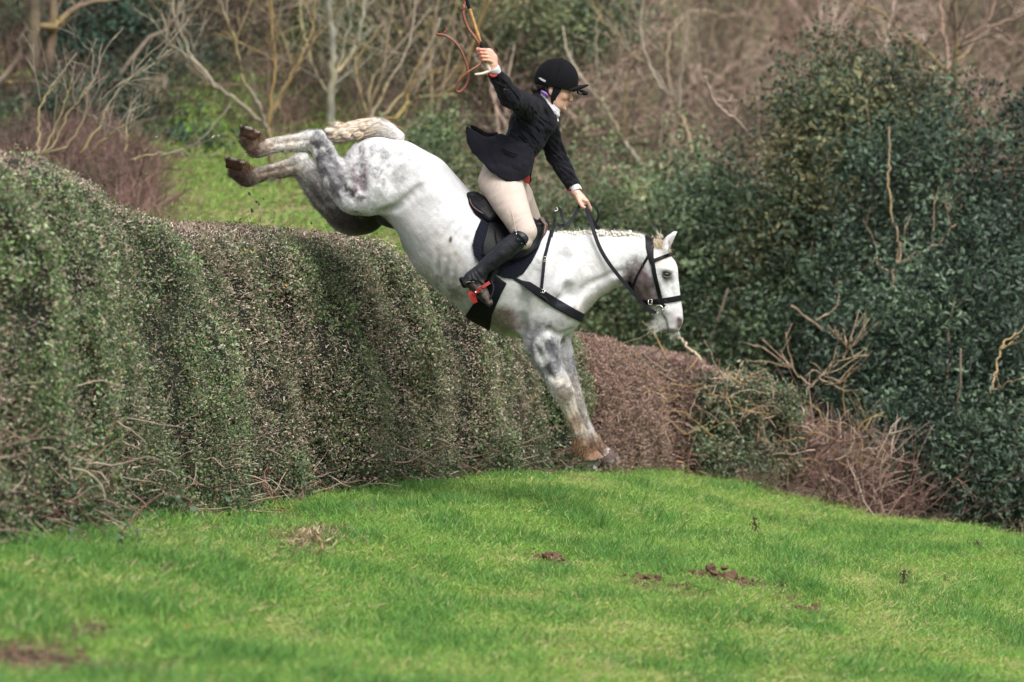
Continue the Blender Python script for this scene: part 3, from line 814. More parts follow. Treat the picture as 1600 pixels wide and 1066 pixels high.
# --- bare twiggy growth, reading as one brown mass (stuff), built from fans of real twigs
def twig_fan(seed, nst, h, rad, cols, spread=0.45, sub_=5, arch=0.25):
    r = np.random.default_rng(seed); T = Tubes(); cols = np.array(cols)
    for _ in range(nst):
        c = cols[r.integers(len(cols))] * r.uniform(0.75, 1.25)
        d = np.array([r.normal(0, spread), r.normal(0, spread), 1.0]); L_ = h * r.uniform(0.5, 1.1)
        pts = wander([r.normal(0, 0.15), r.normal(0, 0.15), -0.1], d, L_, 6, r, 0.16, arch * 0.3)
        T.tube(pts, np.linspace(rad * r.uniform(0.6, 1.8), rad * 0.35, 7), 3, c, cap=False)
        for _ in range(sub_):
            i = r.integers(2, 6); dd = (pts[i] - pts[i - 1]) / (np.linalg.norm(pts[i] - pts[i - 1]) + 1e-9) + r.normal(size=3) * 0.6
            p2 = wander(pts[i], dd, L_ * r.uniform(0.15, 0.4), 3, r, 0.2, arch * 0.4)
            T.tube(p2, np.linspace(rad * 0.5, rad * 0.2, 4), 3, c * r.uniform(0.85, 1.15), cap=False)
    me = T.mesh('twig_form'); me.materials.append(m_bark); return me
TW_B = [(0.27, 0.205, 0.155), (0.17, 0.135, 0.10), (0.38, 0.30, 0.23), (0.13, 0.105, 0.08), (0.26, 0.24, 0.13), (0.17, 0.18, 0.09)]
TW_P = [(0.42, 0.30, 0.24), (0.28, 0.19, 0.15), (0.60, 0.47, 0.38), (0.17, 0.115, 0.09)]
TW_R = [(0.24, 0.14, 0.12), (0.34, 0.22, 0.18), (0.15, 0.09, 0.08)]
tforms = [twig_fan(200 + k, 34, 1.3, 0.009, TW_B, 0.5) for k in range(3)] + [twig_fan(210 + k, 34, 1.3, 0.009, TW_P, 0.6, arch=0.5) for k in range(3)] + [twig_fan(220 + k, 46, 1.1, 0.0065, TW_R, 0.45) for k in range(2)] + [twig_fan(230 + k, 40, 1.2, 0.008, [(0.10, 0.08, 0.06), (0.07, 0.055, 0.045), (0.15, 0.115, 0.085), (0.12, 0.11, 0.06)], 0.5) for k in range(2)]
r = np.random.default_rng(9)
def twig_patch(name, label, n, xr, yr, zlift, forms_ix, smin, smax, mask=None, cat='undergrowth', tilt=0.35):
    x = r.uniform(xr[0], xr[1], n); y = r.uniform(yr[0], yr[1], n)
    if mask is not None: k = mask(x, y); x, y = x[k], y[k]; n = len(x)
    z = gz(x, y) + r.uniform(0, 1, n) * zlift
    s = r.uniform(smin, smax, n)
    o = scatter(name, np.stack([x, y, z], 1), np.stack([r.normal(0, tilt, n), r.normal(0, tilt, n), r.uniform(0, 6.28, n)], 1), np.stack([s, s, s], 1), np.array(forms_ix)[r.integers(len(forms_ix), size=n)], tforms)
    tag(o, label, cat); return o
twig_patch('brushwood', 'mass of bare brown brushwood covering the hillside behind the rider', 420, (-1.5, 14), (38.0, 60), 0.5, [0, 1, 2, 3, 4, 5, 8, 9], 0.8, 1.8, lambda x, y: (np.abs(x) < y * 0.17 + 1.2))
twig_patch('dark_brushwood', 'dark tangled brushwood on the hillside behind the saplings at upper left', 300, (-11, -0.5), (38.0, 60), 0.5, [8, 9, 8, 9, 0, 1], 0.8, 1.7, lambda x, y: (np.abs(x) < y * 0.17 + 1.2))
twig_patch('brushwood_slope', 'pale pinkish bare thicket above the dark evergreen bushes', 300, (-0.2, 8), (33.2, 40), 0.3, [3, 4, 5, 0, 6], 0.7, 1.7, lambda x, y: x > 0.3 + (y - 33) * 0.05)
twig_patch('brushwood_left', 'dead reddish brown brush behind the left end of the hedge', 200, (-7.2, -2.9), (27.5, 34.5), 0.0, [6, 7, 8, 9, 6], 0.45, 0.8, lambda x, y: x < -2.4 - (y - 27) * 0.13 - 0.3)
twig_patch('dead_brambles', 'tangle of dead brown brambles between the brown hedge and the evergreen bushes', 150, (1.9, 3.3), (25.9, 27.2), 0.0, [6, 7, 0, 6, 7, 3], 0.55, 1.0, lambda x, y: (x > 2.08 + (y - 26) * 0.1) & (x < 2.75 + (y - 26) * 0.4), 'brambles', tilt=0.85)
twig_patch('ground_brambles', 'low dead stems along the foot of the brown hedge and the right-hand bushes', 130, (0.4, 4.6), (25.6, 26.4), 0.0, [6, 7, 1], 0.10, 0.26, lambda x, y: x > -1, 'brambles', tilt=0.8)

twig_patch('bank_scrub', 'dead brown scrub at the upper edge of the green bank among the saplings', 120, (-6.5, 0.9), (36.4, 38.2), 0.0, [8, 9, 0, 6], 0.35, 0.7, lambda x, y: x < 1)

# --- individual saplings and stems, from photo courses at their own distances
def course(pts, d, wob=0.06, r=None):
    """photo course -> world points; the distance drifts along the stem"""
    r = r or np.random.default_rng(1)
    out = []; dd = d; drift = r.normal(0, 0.25)
    for k, (x, y) in enumerate(pts):
        out.append(P(x, y, dd + drift * k * 0.35))
    return catmull(out, 5)
def tree(name, label, cat, stems, d, cols, seed, group=None, twigs=5, twiglen=0.6, base_px=None):
    """stems: list of (photo course, radius at base px, radius at tip px); the first is the trunk"""
    r = np.random.default_rng(seed)
    b0 = stems[0][0][0]; b = P(b0[0], b0[1], d)
    root_z = float(gz(b.x, b.y)); base = Vector((b.x, b.y, min(root_z, b.z)))
    root = thing(name, label, cat, base, group)
    cols = np.array(cols)
    for k, (pts, r0, r1) in enumerate(stems):
        C = course(pts, d, r=np.random.default_rng(seed * 7 + (0 if k == 0 else k)))
        if k > 0:                                          # spring from the nearest point of the trunk course
            T0 = course(stems[0][0], d, r=np.random.default_rng(seed * 7))
            j = np.argmin(np.linalg.norm((T0 - C[0])[:, [0, 2]], axis=1))
            if np.linalg.norm((T0[j] - C[0])[[0, 2]]) < 0.35: C[0] = T0[j]; C[1:, 1] += T0[j][1] - C[1][1]
        elif b.z > root_z + 0.02 and 'branch' not in name and cat != 'bush':
            C = np.vstack([[b.x + 0.02, b.y, root_z - 0.1], C])
        C = C + np.vstack([np.zeros(3), r.normal(0, 0.008, (len(C) - 1, 3))])
        m = FPX / d
        rad = np.linspace(r0 * 0.72 / m, r1 * 0.62 / m, len(C))
        n = fbm(C * 2.5, 2)[:, None]
        cc = cols[r.integers(len(cols))] * (0.75 + 0.5 * n)
        lich = sstep(0.5, 0.7, fbm(C * 1.3 + 9, 2))[:, None]
        cc = cc * (1 - lich * 0.5) + np.array([0.36, 0.27, 0.09]) * lich * 0.5
        T = Tubes(); S = 8 if r0 > 5 else 6
        T.tube(C, rad, S, np.vstack([np.repeat(cc, S, 0), cc[:1], cc[-1:]]))
        add('trunk' if k == 0 else 'limb', T.mesh(name + '_stem'), m_bark, root)
        TT = Tubes()
        for _ in range(twigs):
            i = r.integers(len(C) // 4, len(C) - 1); dr = C[i] - C[i - 1]; dr /= np.linalg.norm(dr) + 1e-9
            p2 = wander(C[i], dr + r.normal(size=3) * np.array([0.6, 0.5, 0.35]) + np.array([0, 0, 0.3]), twiglen * r.uniform(0.5, 1.5), 6, r, 0.13, -0.02)
            c1 = cols[r.integers(len(cols))] * r.uniform(0.8, 1.2)
            TT.tube(p2, np.linspace(max(rad[i] * 0.45, 0.006), 0.003, 7), 4, c1)
            for _ in range(2):
                j = r.integers(2, 6); p3 = wander(p2[j], (p2[j] - p2[j - 1]) / np.linalg.norm(p2[j] - p2[j - 1]) + r.normal(size=3) * 0.5, twiglen * 0.5, 4, r, 0.15)
                TT.tube(p3, np.linspace(0.005, 0.002, 5), 3, c1)
        if twigs: add('twigs', TT.mesh(name + '_twigs'), m_bark, root, 'stuff')
    return root
PALE = [(0.26, 0.225, 0.16), (0.30, 0.26, 0.20), (0.21, 0.18, 0.14)]
OCH = [(0.31, 0.22, 0.10), (0.28, 0.215, 0.12), (0.23, 0.18, 0.12)]
GRN = [(0.25, 0.25, 0.20), (0.28, 0.27, 0.21)]
tree('sapling', 'leaning many-stemmed sapling rising behind the horse\'s hind legs', 'tree', [
    ([(448, 362), (436, 320), (430, 285), (425, 240), (422, 200)], 9, 6), ([(422, 200), (385, 165), (350, 140), (322, 110), (300, 75), (285, 35), (272, -20)], 5, 2.5),
    ([(422, 205), (412, 175), (400, 150), (385, 125), (380, 100), (372, 55), (350, 0), (344, -20)], 5, 2.5), ([(425, 200), (430, 150), (436, 100), (434, 50), (430, -15)], 4, 2.5),
    ([(425, 190), (445, 150), (470, 110), (485, 85), (500, 58)], 4, 2), ([(425, 180), (460, 120), (490, 60), (500, -10)], 3, 1.5), ([(350, 140), (310, 110), (280, 60), (283, 0)], 3.5, 2)], 34.0, PALE + OCH, 31, twigs=6)
tree('sapling', 'straight pale grey-green tree above the horse\'s plaited tail', 'tree', [
    ([(518, 205), (518, 165), (520, 120), (522, 70), (518, 25), (514, -25)], 10, 8), ([(520, 125), (540, 100), (556, 75), (566, 40), (576, -20)], 5, 3), ([(520, 130), (535, 90), (550, 30), (556, -20)], 3.5, 2), ([(518, 150), (498, 120), (480, 60), (470, -10)], 3, 2)], 36.6, GRN, 32, twigs=5)
tree('coppiced_tree', 'coppiced tree of thin ochre stems fanning up right of the pale grey trunk', 'tree', [
    ([(575, 205), (580, 160), (596, 120), (606, 70), (618, -20)], 4, 3), ([(578, 190), (560, 130), (556, 90)], 3.5, 2), ([(576, 195), (604, 140), (640, 70), (655, -20)], 3.5, 2), ([(575, 200), (615, 165), (650, 110), (690, 30)], 3.5, 2), ([(578, 195), (585, 120), (640, 55), (676, 10)], 3, 1.5),
    ([(600, 205), (640, 160), (660, 150), (715, 150)], 3, 1.5), ([(615, 200), (680, 195), (720, 192)], 3, 2), ([(620, 190), (636, 160), (645, 130), (690, 110)], 3, 1.5)], 36.0, PALE + OCH, 33, twigs=5)
tree('sapling', 'two-stemmed ochre sapling under the whip thong', 'tree', [
    ([(676, 212), (675, 165), (674, 120), (676, 80), (680, 30), (690, -20)], 4, 2.5), ([(676, 190), (692, 140), (702, 90), (712, 40), (716, -20)], 4, 2), ([(678, 205), (700, 240), (712, 262)], 2.5, 2.5), ([(712, 150), (735, 80), (760, 10), (765, -20)], 3, 2)], 37.0, OCH, 34, twigs=4)
tree('bare_shrub', 'bare shrub of slim branches fanning out above the left end of the hedge', 'bush', [
    ([(62, 250), (62, 210), (66, 172), (78, 145), (92, 124)], 3, 1.5), ([(66, 245), (90, 195), (108, 150), (116, 122)], 2.5, 1.5), ([(75, 242), (110, 180), (150, 120)], 2.5, 1.5), ([(128, 240), (160, 190), (172, 165), (200, 130), (236, 105), (272, 75)], 3, 1.5),
    ([(145, 240), (170, 215), (200, 195), (236, 170)], 2.5, 1.5), ([(100, 240), (130, 190), (145, 125), (147, 75)], 2.5, 1.5), ([(150, 165), (185, 135), (218, 132)], 2, 1.5), ([(205, 250), (250, 240), (305, 230)], 2.5, 1.5), ([(195, 240), (200, 215), (196, 195)], 2, 1)], 28.5, PALE, 35, twigs=4, twiglen=0.4)
tree('big_tree', 'two thick brown trunks standing close together at top left', 'tree', [
    ([(58, 130), (57, 90), (58, 50), (60, 0), (58, -40)], 15, 14), ([(80, 120), (84, 80), (88, 40), (92, -30)], 12, 11), ([(92, 45), (105, 30), (125, 14), (150, 6), (200, -2), (230, -20)], 8, 4)], 37.0, [(0.16, 0.12, 0.085), (0.13, 0.105, 0.075)], 36, twigs=4)
tree('forked_tree', 'forked thin tree with a long bowed stem right of the rider\'s cap', 'tree', [
    ([(1003, 263), (990, 242), (975, 222), (962, 198), (950, 175), (922, 138), (898, 105), (884, 75), (880, 40)], 5, 2.5), ([(975, 222), (984, 190), (990, 168), (1006, 145), (1025, 128)], 4, 2.5), ([(974, 220), (978, 160), (984, 110), (1002, 88)], 3.5, 2), ([(950, 175), (936, 120), (932, 60), (940, 10)], 3, 2)], 37.0, OCH + PALE, 37, twigs=4)
tree('forked_tree', 'tall curved yellowish tree in front of the brown thicket', 'tree', [
    ([(1087, 268), (1080, 235), (1070, 200), (1060, 175), (1050, 150), (1042, 110), (1042, 70), (1052, 42), (1068, 28)], 5.5, 3), ([(1050, 150), (1030, 125), (1010, 80), (1003, 40), (1006, -20)], 4, 2.5), ([(1048, 145), (1022, 105), (990, 85), (960, 40), (940, 20)], 3, 2), ([(1060, 175), (1066, 120), (1070, 60), (1074, -10)], 3.5, 2)], 36.0, OCH + PALE, 38, twigs=5)
tree('fallen_branch', 'bright broken branch slanting down into the evergreen bushes', 'branch', [
    ([(1100, 120), (1108, 142), (1120, 165), (1136, 178), (1155, 192), (1172, 212), (1192, 233)], 3, 4), ([(1155, 192), (1145, 170), (1130, 150)], 2, 1.5)], 31.0, [(0.40, 0.30, 0.25), (0.36, 0.28, 0.22)], 39, twigs=2, twiglen=0.3)
tree('bare_tree', 'crooked bare stem standing in front of the dark evergreen bushes', 'tree', [
    ([(1400, 500), (1398, 480), (1395, 430), (1405, 395), (1403, 370), (1392, 330), (1386, 290), (1388, 245), (1388, 200)], 3.5, 2), ([(1402, 414), (1430, 400), (1465, 385), (1484, 368), (1498, 350)], 3, 1.5), ([(1400, 425), (1380, 420), (1368, 400)], 2, 1)], 28.2, [(0.26, 0.19, 0.13), (0.30, 0.22, 0.15)], 40, twigs=2, twiglen=0.35)
tree('woodland_tree', 'dark-stemmed tree with long arching limbs at top right', 'tree', [
    ([(1490, 130), (1488, 95), (1490, 50), (1487, -20)], 6, 5), ([(1490, 100), (1510, 75), (1540, 45), (1575, 32), (1610, 20)], 4, 2.5), ([(1485, 125), (1450, 85), (1410, 55), (1370, 20), (1330, 5)], 3.5, 2), ([(1490, 60), (1470, 20), (1455, -20)], 3, 2)], 33.5, [(0.20, 0.15, 0.11), (0.16, 0.115, 0.085)], 41, twigs=6)
tree('woodland_tree', 'pinkish pale tree trunk rising between brown twigs at the top right', 'tree', [
    ([(1385, 95), (1382, 60), (1390, 20), (1396, -20)], 5, 4), ([(1384, 80), (1360, 40), (1345, -20)], 3, 2)], 34.5, [(0.38, 0.29, 0.24)], 42, twigs=5)
tree('woodland_tree', 'pinkish pale trunk nearest the top right corner', 'tree', [
    ([(1478, 120), (1476, 80), (1466, 30), (1465, -20)], 5, 4), ([(1520, 70), (1545, 20), (1552, -20)], 3.5, 2.5), ([(1502, 60), (1540, 40), (1560, 50)], 2.5, 2)], 34.0, [(0.36, 0.25, 0.19)], 43, twigs=5)
tree('dead_branch', 'forked dead branch lying under the evergreen bushes beyond the horse\'s nose', 'branch', [
    ([(1236, 478), (1262, 498), (1294, 519), (1321, 516), (1345, 505), (1366, 498)], 2.5, 1.8), ([(1294, 519), (1320, 530), (1355, 528)], 2, 1.2)], 28.4, [(0.36, 0.27, 0.19)], 44, twigs=3, twiglen=0.3)
tree('dead_branch', 'pale curved stick standing out of the brown hedge under the horse\'s nose', 'branch', [
    ([(1096, 568), (1090, 553), (1078, 545), (1068, 534), (1062, 528)], 3, 2.6)], 26.3, [(0.48, 0.38, 0.28)], 45, twigs=0)
tree('dead_branch', 'angular dead branch at the lower right in front of the darkest bush', 'branch', [
    ([(1548, 615), (1555, 585), (1563, 550), (1570, 535), (1588, 520)], 2.8, 2), ([(1563, 545), (1580, 540), (1590, 525)], 2, 1.2), ([(1552, 612), (1575, 600), (1600, 590)], 2, 1.4)], 26.6, [(0.38, 0.28, 0.18)], 46, twigs=1, twiglen=0.2)
tree('dead_branch', 'yellowish broken branch caught in the brambles near the grass', 'branch', [
    ([(1222, 705), (1232, 694), (1244, 686), (1252, 682)], 3, 2)], 26.2, [(0.42, 0.33, 0.12)], 47, twigs=0)
tree('dead_branch', 'knot of pale broken branches above the dead brambles', 'branch', [
    ([(1260, 610), (1280, 590), (1300, 575), (1318, 560)], 2.8, 1.6), ([(1280, 590), (1300, 600), (1322, 596)], 2, 1.2), ([(1262, 600), (1240, 580), (1225, 560)], 2, 1), ([(1318, 560), (1326, 540), (1330, 525)], 2.5, 2)], 27.0, [(0.38, 0.29, 0.19), (0.33, 0.24, 0.17)], 48, twigs=5, twiglen=0.3)
twig_patch('edge_brambles', 'low dead brambles along the grass edge under the dark bushes at the right', 90, (2.6, 5.2), (24.8, 26.0), 0.0, [6, 7, 0, 1], 0.16, 0.38, lambda x, y: (y > 25.9 - (x - 2.4) * 0.75), 'brambles', tilt=0.8)

# loose thorny stems growing through the brown hedge and over the green bush
r = np.random.default_rng(92); T = Tubes()
for _ in range(260):
    px = r.uniform(900, 1400); top = np.interp(px, [900, 1090, 1240, 1400], [520, 570, 615, 690]); py = r.uniform(top, 760)
    p = P(px, min(py, 752), np.interp(px, [900, 1100, 1400], [24.6, 25.75, 25.9]))
    pts = wander(p, [r.normal(), r.normal(0, 0.3), abs(r.normal(0.6, 0.5))], r.uniform(0.1, 0.4), 6, r, 0.25, 0.05)
    T.tube(pts, np.linspace(r.uniform(0.003, 0.006), 0.0015, 7), 4, np.array([[0.34, 0.23, 0.18], [0.24, 0.14, 0.11], [0.46, 0.35, 0.27], [0.40, 0.26, 0.12]])[r.integers(4)])
add('stems', T.mesh('brown_hedge_stems'), m_twig, hedge2, 'stuff')
# ================================================================ the horse
def horse_into(v, head_only=False, neck=True):
    """the whole animal as one implicit surface"""
    if not head_only:
        # barrel, from the haunch to the chest
        v.chain([(598, 273, 0, 57, 62), (618, 279, 0, 61, 68), (650, 301, 0, 65, 70), (678, 337, 0, 68, 72), (708, 376, 0, 73, 76),
                 (742, 402, 0, 77, 80), (777, 424, 0, 84, 80), (812, 443, 0, 84, 74), (836, 458, 0, 73, 62)], k=10)
        v.ell((852, 470, 0), (56, 62, 50), k=20)
        # withers and the line of the back
        v.chain([(745, 335, 0, 22, 26), (800, 352, 0, 22, 24), (850, 378, 0, 16, 16), (880, 385, 0, 16, 14)], k=22)
        # neck
        v.chain([(846, 445, 0, 72, 52), (885, 430, 0, 62, 38), (918, 417, 0, 52, 30), (950, 410, 0, 42, 25), (978, 402, 0, 34, 22), (1000, 399, 0, 28, 20)], k=16)
        # point of shoulder, shoulder blade, breast
        v.chain([(840, 405, 34, 20, 22), (862, 450, 38, 26, 22), (872, 488, 32, 28, 24)], k=24)
        v.chain([(840, 405, -34, 20, 22), (862, 450, -38, 26, 22), (872, 488, -32, 28, 24)], k=24)
        v.ell((886, 492, 13), (18, 24, 14), k=12); v.ell((886, 492, -13), (18, 24, 14), k=12)
        # haunches, thighs
        for s in (1, -1):
            v.ell((583, 270, 34 * s), (46, 54, 34), 20, k=20)
            v.ell((640, 262, 44 * s), (20, 14, 12), 40, k=26)
        v.chain([(590, 290, 34, 48, 32), (562, 306, 36, 30, 26)], k=14)
        v.chain([(598, 300, -30, 44, 30), (572, 335, -36, 30, 24), (552, 343, -38, 25, 20)], k=14)
        # near hind leg: gaskin, hock, cannon, fetlock, pastern
        v.chain([(572, 300, 36, 38, 26), (551, 303, 37, 29, 21), (530, 281, 36, 25, 18), (514, 255, 35, 20, 15), (505, 235, 34, 17, 13)], k=8)
        v.chain([(505, 236, 34, 17, 13), (494, 221, 34, 17, 14), (484, 221, 34, 17, 13), (470, 223, 34, 15, 11), (448, 225, 34, 12.5, 9.5), (428, 228, 34, 12, 9.5), (414, 231, 34, 13.5, 11), (404, 231, 34, 15, 12.5)], k=5)
        v.ell((500, 212, 34), (9, 8, 8), k=6)
        v.chain([(404, 232, 34, 14.5, 12.5), (397, 225, 34, 14, 12), (392, 216, 34, 15.5, 14)], k=4)
        # far hind leg
        v.chain([(560, 340, -38, 27, 20), (538, 336, -38, 27, 18), (514, 316, -37, 22, 16), (494, 290, -36, 20, 14), (480, 270, -35, 17, 13)], k=8)
        v.chain([(482, 272, -35, 17, 13), (470, 258, -35, 18, 14), (455, 262, -35, 15, 11), (432, 268, -35, 12.5, 9.5), (410, 272, -35, 12, 9.5), (397, 276, -35, 13.5, 11), (388, 277, -35, 14, 12)], k=5)
        v.ell((474, 246, -35), (9, 8, 8), k=6)
        v.chain([(388, 277, -35, 14, 12), (380, 271, -35, 14, 12), (371, 264, -35, 15.5, 14)], k=4)
        # fore legs
        v.chain([(846, 500, 34, 36, 22), (846, 530, 33, 30, 20), (853, 556, 31, 23.5, 17), (864, 580, 30, 18, 15), (874, 600, 29, 16.0, 13.5)], k=12)
        v.chain([(874, 600, 31, 16, 13.5), (881, 614, 31, 17, 14.5), (888, 631, 30, 12.0, 12), (895, 651, 29, 9.8, 9), (903, 670, 28, 9.8, 9.5), (911, 686, 24, 13, 11.5), (914, 694, 24, 14, 12.5)], k=5)
        v.chain([(914, 694, 24, 13.5, 12.5), (919, 705, 24, 12.5, 12.5), (921, 711, 24, 14, 14)], k=4)
        v.chain([(868, 500, -28, 30, 20), (873, 532, -27, 19, 17), (882, 562, -26, 14.5, 14), (889, 590, -25, 12.5, 12.5)], k=12)
        v.chain([(889, 590, -25, 12.5, 12.5), (896, 614, -24, 13, 13), (903, 634, -24, 10.5, 10), (912, 660, -23, 9, 9), (920, 678, -23, 10, 9.5), (928, 691, -22, 12, 11.5)], k=5)
        v.chain([(928, 691, -22, 12, 11.5), (939, 704, -22, 11.5, 12), (943, 710, -22, 13.5, 13.5)], k=4)
        # hollows: flank, behind the elbow, between the thighs, jugular groove
        for s in (1, -1):
            v.ell((655, 330, 92 * s), (24, 34, 22), 40, k=22, op='sub')
            v.ell((818, 508, 82 * s), (12, 32, 18), 20, k=20, op='sub')
            v.ell((905, 455, 50 * s), (42, 9, 15), -22, k=16, op='sub')
            v.ell((893, 400, 54 * s), (32, 9, 16), 12, k=16, op='sub')
        v.ell((600, 362, 0), (34, 16, 24), 8, k=14, op='sub')
        v.ell((545, 300, 0), (60, 70, 9), 40, k=12, op='sub')
        v.ell((608, 347, 0), (22, 9, 12), 18, k=10)
    if head_only:
        v.chain([(885, 430, 0, 62, 38), (918, 417, 0, 52, 30), (950, 410, 0, 42, 25), (978, 402, 0, 34, 22), (1000, 399, 0, 28, 20)], k=16)
    # head
    v.chain([(1004, 398, 0, 27, 21), (1019, 409, 0, 29, 23), (1027, 424, 0, 31, 24)], k=7)
    v.chain([(1030, 425, 0, 28.5, 25), (1036, 446, 0, 25.5, 20), (1042, 468, 0, 22, 16), (1047, 487, 0, 20, 14.5), (1050, 499, 0, 18, 14.5), (1050, 506, 0, 15.5, 13.5)], k=5)
    v.chain([(1022, 415, 0, 25, 23), (1013, 434, 0, 25, 22), (1016, 452, 0, 25, 18), (1028, 468, 0, 19, 14), (1034, 485, 0, 14, 11)], k=6)
    v.ell((1009, 436, 11), (21, 24, 13), 15, k=5); v.ell((1009, 436, -11), (21, 24, 13), 15, k=5)      # round cheeks
    v.chain([(1032, 495, 0, 9, 8), (1034, 505, 0, 9, 8.5), (1037, 511, 0, 8, 8)], k=3)                     # chin and lower lip
    v.ell((1049, 511, 0), (10, 9, 12), 10, k=4)
    for s in (1, -1):
        v.chain([(1034, 442, 20 * s, 3.2), (1040, 462, 15.5 * s, 2.4)], k=8)                                # facial crest
        v.ell((1041, 421, 22 * s), (11, 5, 5), 15, k=7)                                                    # brow
        v.ell((1041, 429, 25.5 * s), (7, 4.5, 4.5), 10, k=4, op='sub')
        v.ell((1043, 450, 25 * s), (5, 18, 7), -10, k=10, op='sub')
        v.ell((1060, 501, 12 * s), (6, 9.5, 5), -18, k=5)
        v.ell((1061.5, 502.5, 17 * s), (3.6, 6.5, 5.5), -14, k=1.6, op='sub')                                # nostril
        v.chain([(1032, 474, 11 * s, 6), (1043, 486, 13 * s, 4)], k=8)
    v.chain([(1034, 488, 14.5, 1.8), (1040, 499, 14, 2.0), (1042, 511, 12, 2.2), (1044, 521, 7, 2.4)], k=1.6, op='sub')
    v.chain([(1034, 488, -14.5, 1.8), (1040, 499, -14, 2.0), (1042, 511, -12, 2.2), (1044, 521, -7, 2.4)], k=1.6, op='sub')
    # ears
    for s, dx in ((1, 0), (-1, -3)):
        v.chain([(1036 + dx, 394, 13 * s, 7, 7), (1041 + dx, 384, 14 * s, 7.4, 6), (1048.5 + dx, 372.5, 14 * s, 6, 4.6), (1055.5 + dx, 364, 13 * s, 3.4, 3), (1060.5 + dx, 357.5, 12 * s, 1.2, 1.2)], k=4)
        v.chain([(1044 + dx, 383, 20 * s, 3.6, 4.2), (1050 + dx, 373, 18.5 * s, 3.4, 4.0), (1056 + dx, 365, 16.5 * s, 1.6, 2)], k=1.5, op='sub')
    return v

WHITE = np.array([0.60, 0.597, 0.605]); CREAM = np.array([0.52, 0.44, 0.33])
GREY = np.array([0.125, 0.115, 0.135]); DGREY = np.array([0.035, 0.03, 0.036]); BROWN = np.array([0.25, 0.19, 0.17])
MUD = np.array([0.06, 0.03, 0.018]); PINK = np.array([0.3, 0.2, 0.19]); DARKSKIN = np.array([0.022, 0.017, 0.014])
def coat(V):
    x, y, n = V[:, 0], V[:, 1], V[:, 2]
    c = np.tile(WHITE, (len(V), 1))
    big = fbm(V / 60.0, 4); mid = fbm(V / 17.0 + 3.1, 4); fine = fbm(V / 5.0 + 9.2, 3)
    hair = fbm(np.stack([(x * 0.6 + y * 0.8) / 12, (x * 0.8 - y * 0.6) / 2.2, n / 6], 1), 3)
    def blob(cx, cy, rx, ry, ang, col, st, mod=None, side=0, soft=0.45):
        nonlocal c
        a = math.radians(ang)
        u = ((x - cx) * math.cos(a) + (y - cy) * math.sin(a)) / rx; v_ = (-(x - cx) * math.sin(a) + (y - cy) * math.cos(a)) / ry
        r = np.sqrt(u * u + v_ * v_) + (mid - 0.5) * 0.9
        m = sstep(1 + soft, 1 - soft, r) * st
        if mod is not None: m = m * mod
        if side: m = m * (n * side > -4)
        c = c * (1 - m[:, None]) + np.asarray(col) * m[:, None]
    dap = sstep(0.40, 0.66, mid); dap2 = sstep(0.44, 0.60, mid * 0.6 + fine * 0.4)
    net = (1 - sstep(0.01, 0.16, np.abs(mid - 0.5))) * (0.5 + 0.5 * sstep(0.3, 0.6, fine))
    c = c * (1 - (0.10 * sstep(0.45, 0.7, big))[:, None])
    # dapples of the quarters, the barrel and the shoulder
    blob(572, 262, 50, 42, 0, GREY, 0.50, net * sstep(0.35, 0.6, fine))
    blob(566, 286, 16, 42, 6, [0.19, 0.13, 0.145], 0.80, dap2)
    blob(612, 255, 50, 40, 30, GREY, 0.34, net)
    blob(650, 310, 40, 12, -30, GREY, 0.30, dap)
    blob(690, 350, 50, 56, 20, GREY, 0.16, net)
    blob(700, 445, 40, 16, 52, [0.20, 0.175, 0.15], 0.70, dap)
    blob(735, 470, 34, 12, 45, [0.22, 0.20, 0.19], 0.6, dap)
    blob(700, 400, 90, 22, 52, [0.42, 0.39, 0.36], 0.40)
    blob(790, 500, 27, 20, 15, [0.20, 0.125, 0.115], 0.85)
    blob(815, 470, 14, 40, 15, GREY, 0.35, dap)
    blob(840, 470, 60, 50, 20, GREY, 0.26, hair)
    blob(870, 430, 50, 40, 0, GREY, 0.18, net)
    blob(845, 520, 34, 26, 0, GREY, 0.5, dap)
    blob(705, 374, 2.5, 5, 10, MUD, 0.9, side=1); blob(716, 402, 4, 10, -30, [0.33, 0.27, 0.21], 0.5, side=1)
    blob(880, 500, 24, 20, 20, GREY, 0.3, hair)
    blob(928, 430, 36, 30, 0, [0.42, 0.38, 0.38], 0.4, net)
    blob(925, 470, 50, 9, -32, [0.30, 0.26, 0.22], 0.65)
    # hind legs
    blob(515, 262, 22, 56, -28, GREY, 0.72, sstep(0.30, 0.55, mid))
    blob(500, 232, 18, 24, -10, DGREY, 0.85, sstep(0.38, 0.54, mid))
    blob(545, 305, 40, 13, 28, DGREY, 0.80, sstep(0.38, 0.56, mid))
    blob(515, 285, 12, 34, -30, DGREY, 0.55, dap2)
    blob(565, 325, 24, 12, 10, GREY, 0.6, sstep(0.35, 0.55, mid))
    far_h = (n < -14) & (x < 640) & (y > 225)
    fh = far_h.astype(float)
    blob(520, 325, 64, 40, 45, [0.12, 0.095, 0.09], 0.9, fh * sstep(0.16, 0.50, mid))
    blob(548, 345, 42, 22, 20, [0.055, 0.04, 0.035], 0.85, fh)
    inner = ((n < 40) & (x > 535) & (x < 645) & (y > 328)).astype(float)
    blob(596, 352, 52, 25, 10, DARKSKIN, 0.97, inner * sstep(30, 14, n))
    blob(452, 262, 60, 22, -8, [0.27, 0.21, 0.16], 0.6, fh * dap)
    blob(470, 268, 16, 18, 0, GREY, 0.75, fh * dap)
    blob(445, 224, 42, 22, -5, CREAM, 0.55)
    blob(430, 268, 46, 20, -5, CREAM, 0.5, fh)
    blob(425, 236, 30, 8, -8, [0.22, 0.15, 0.1], 0.6, dap); blob(415, 283, 34, 8, -12, [0.13, 0.08, 0.05], 0.85, dap * fh)
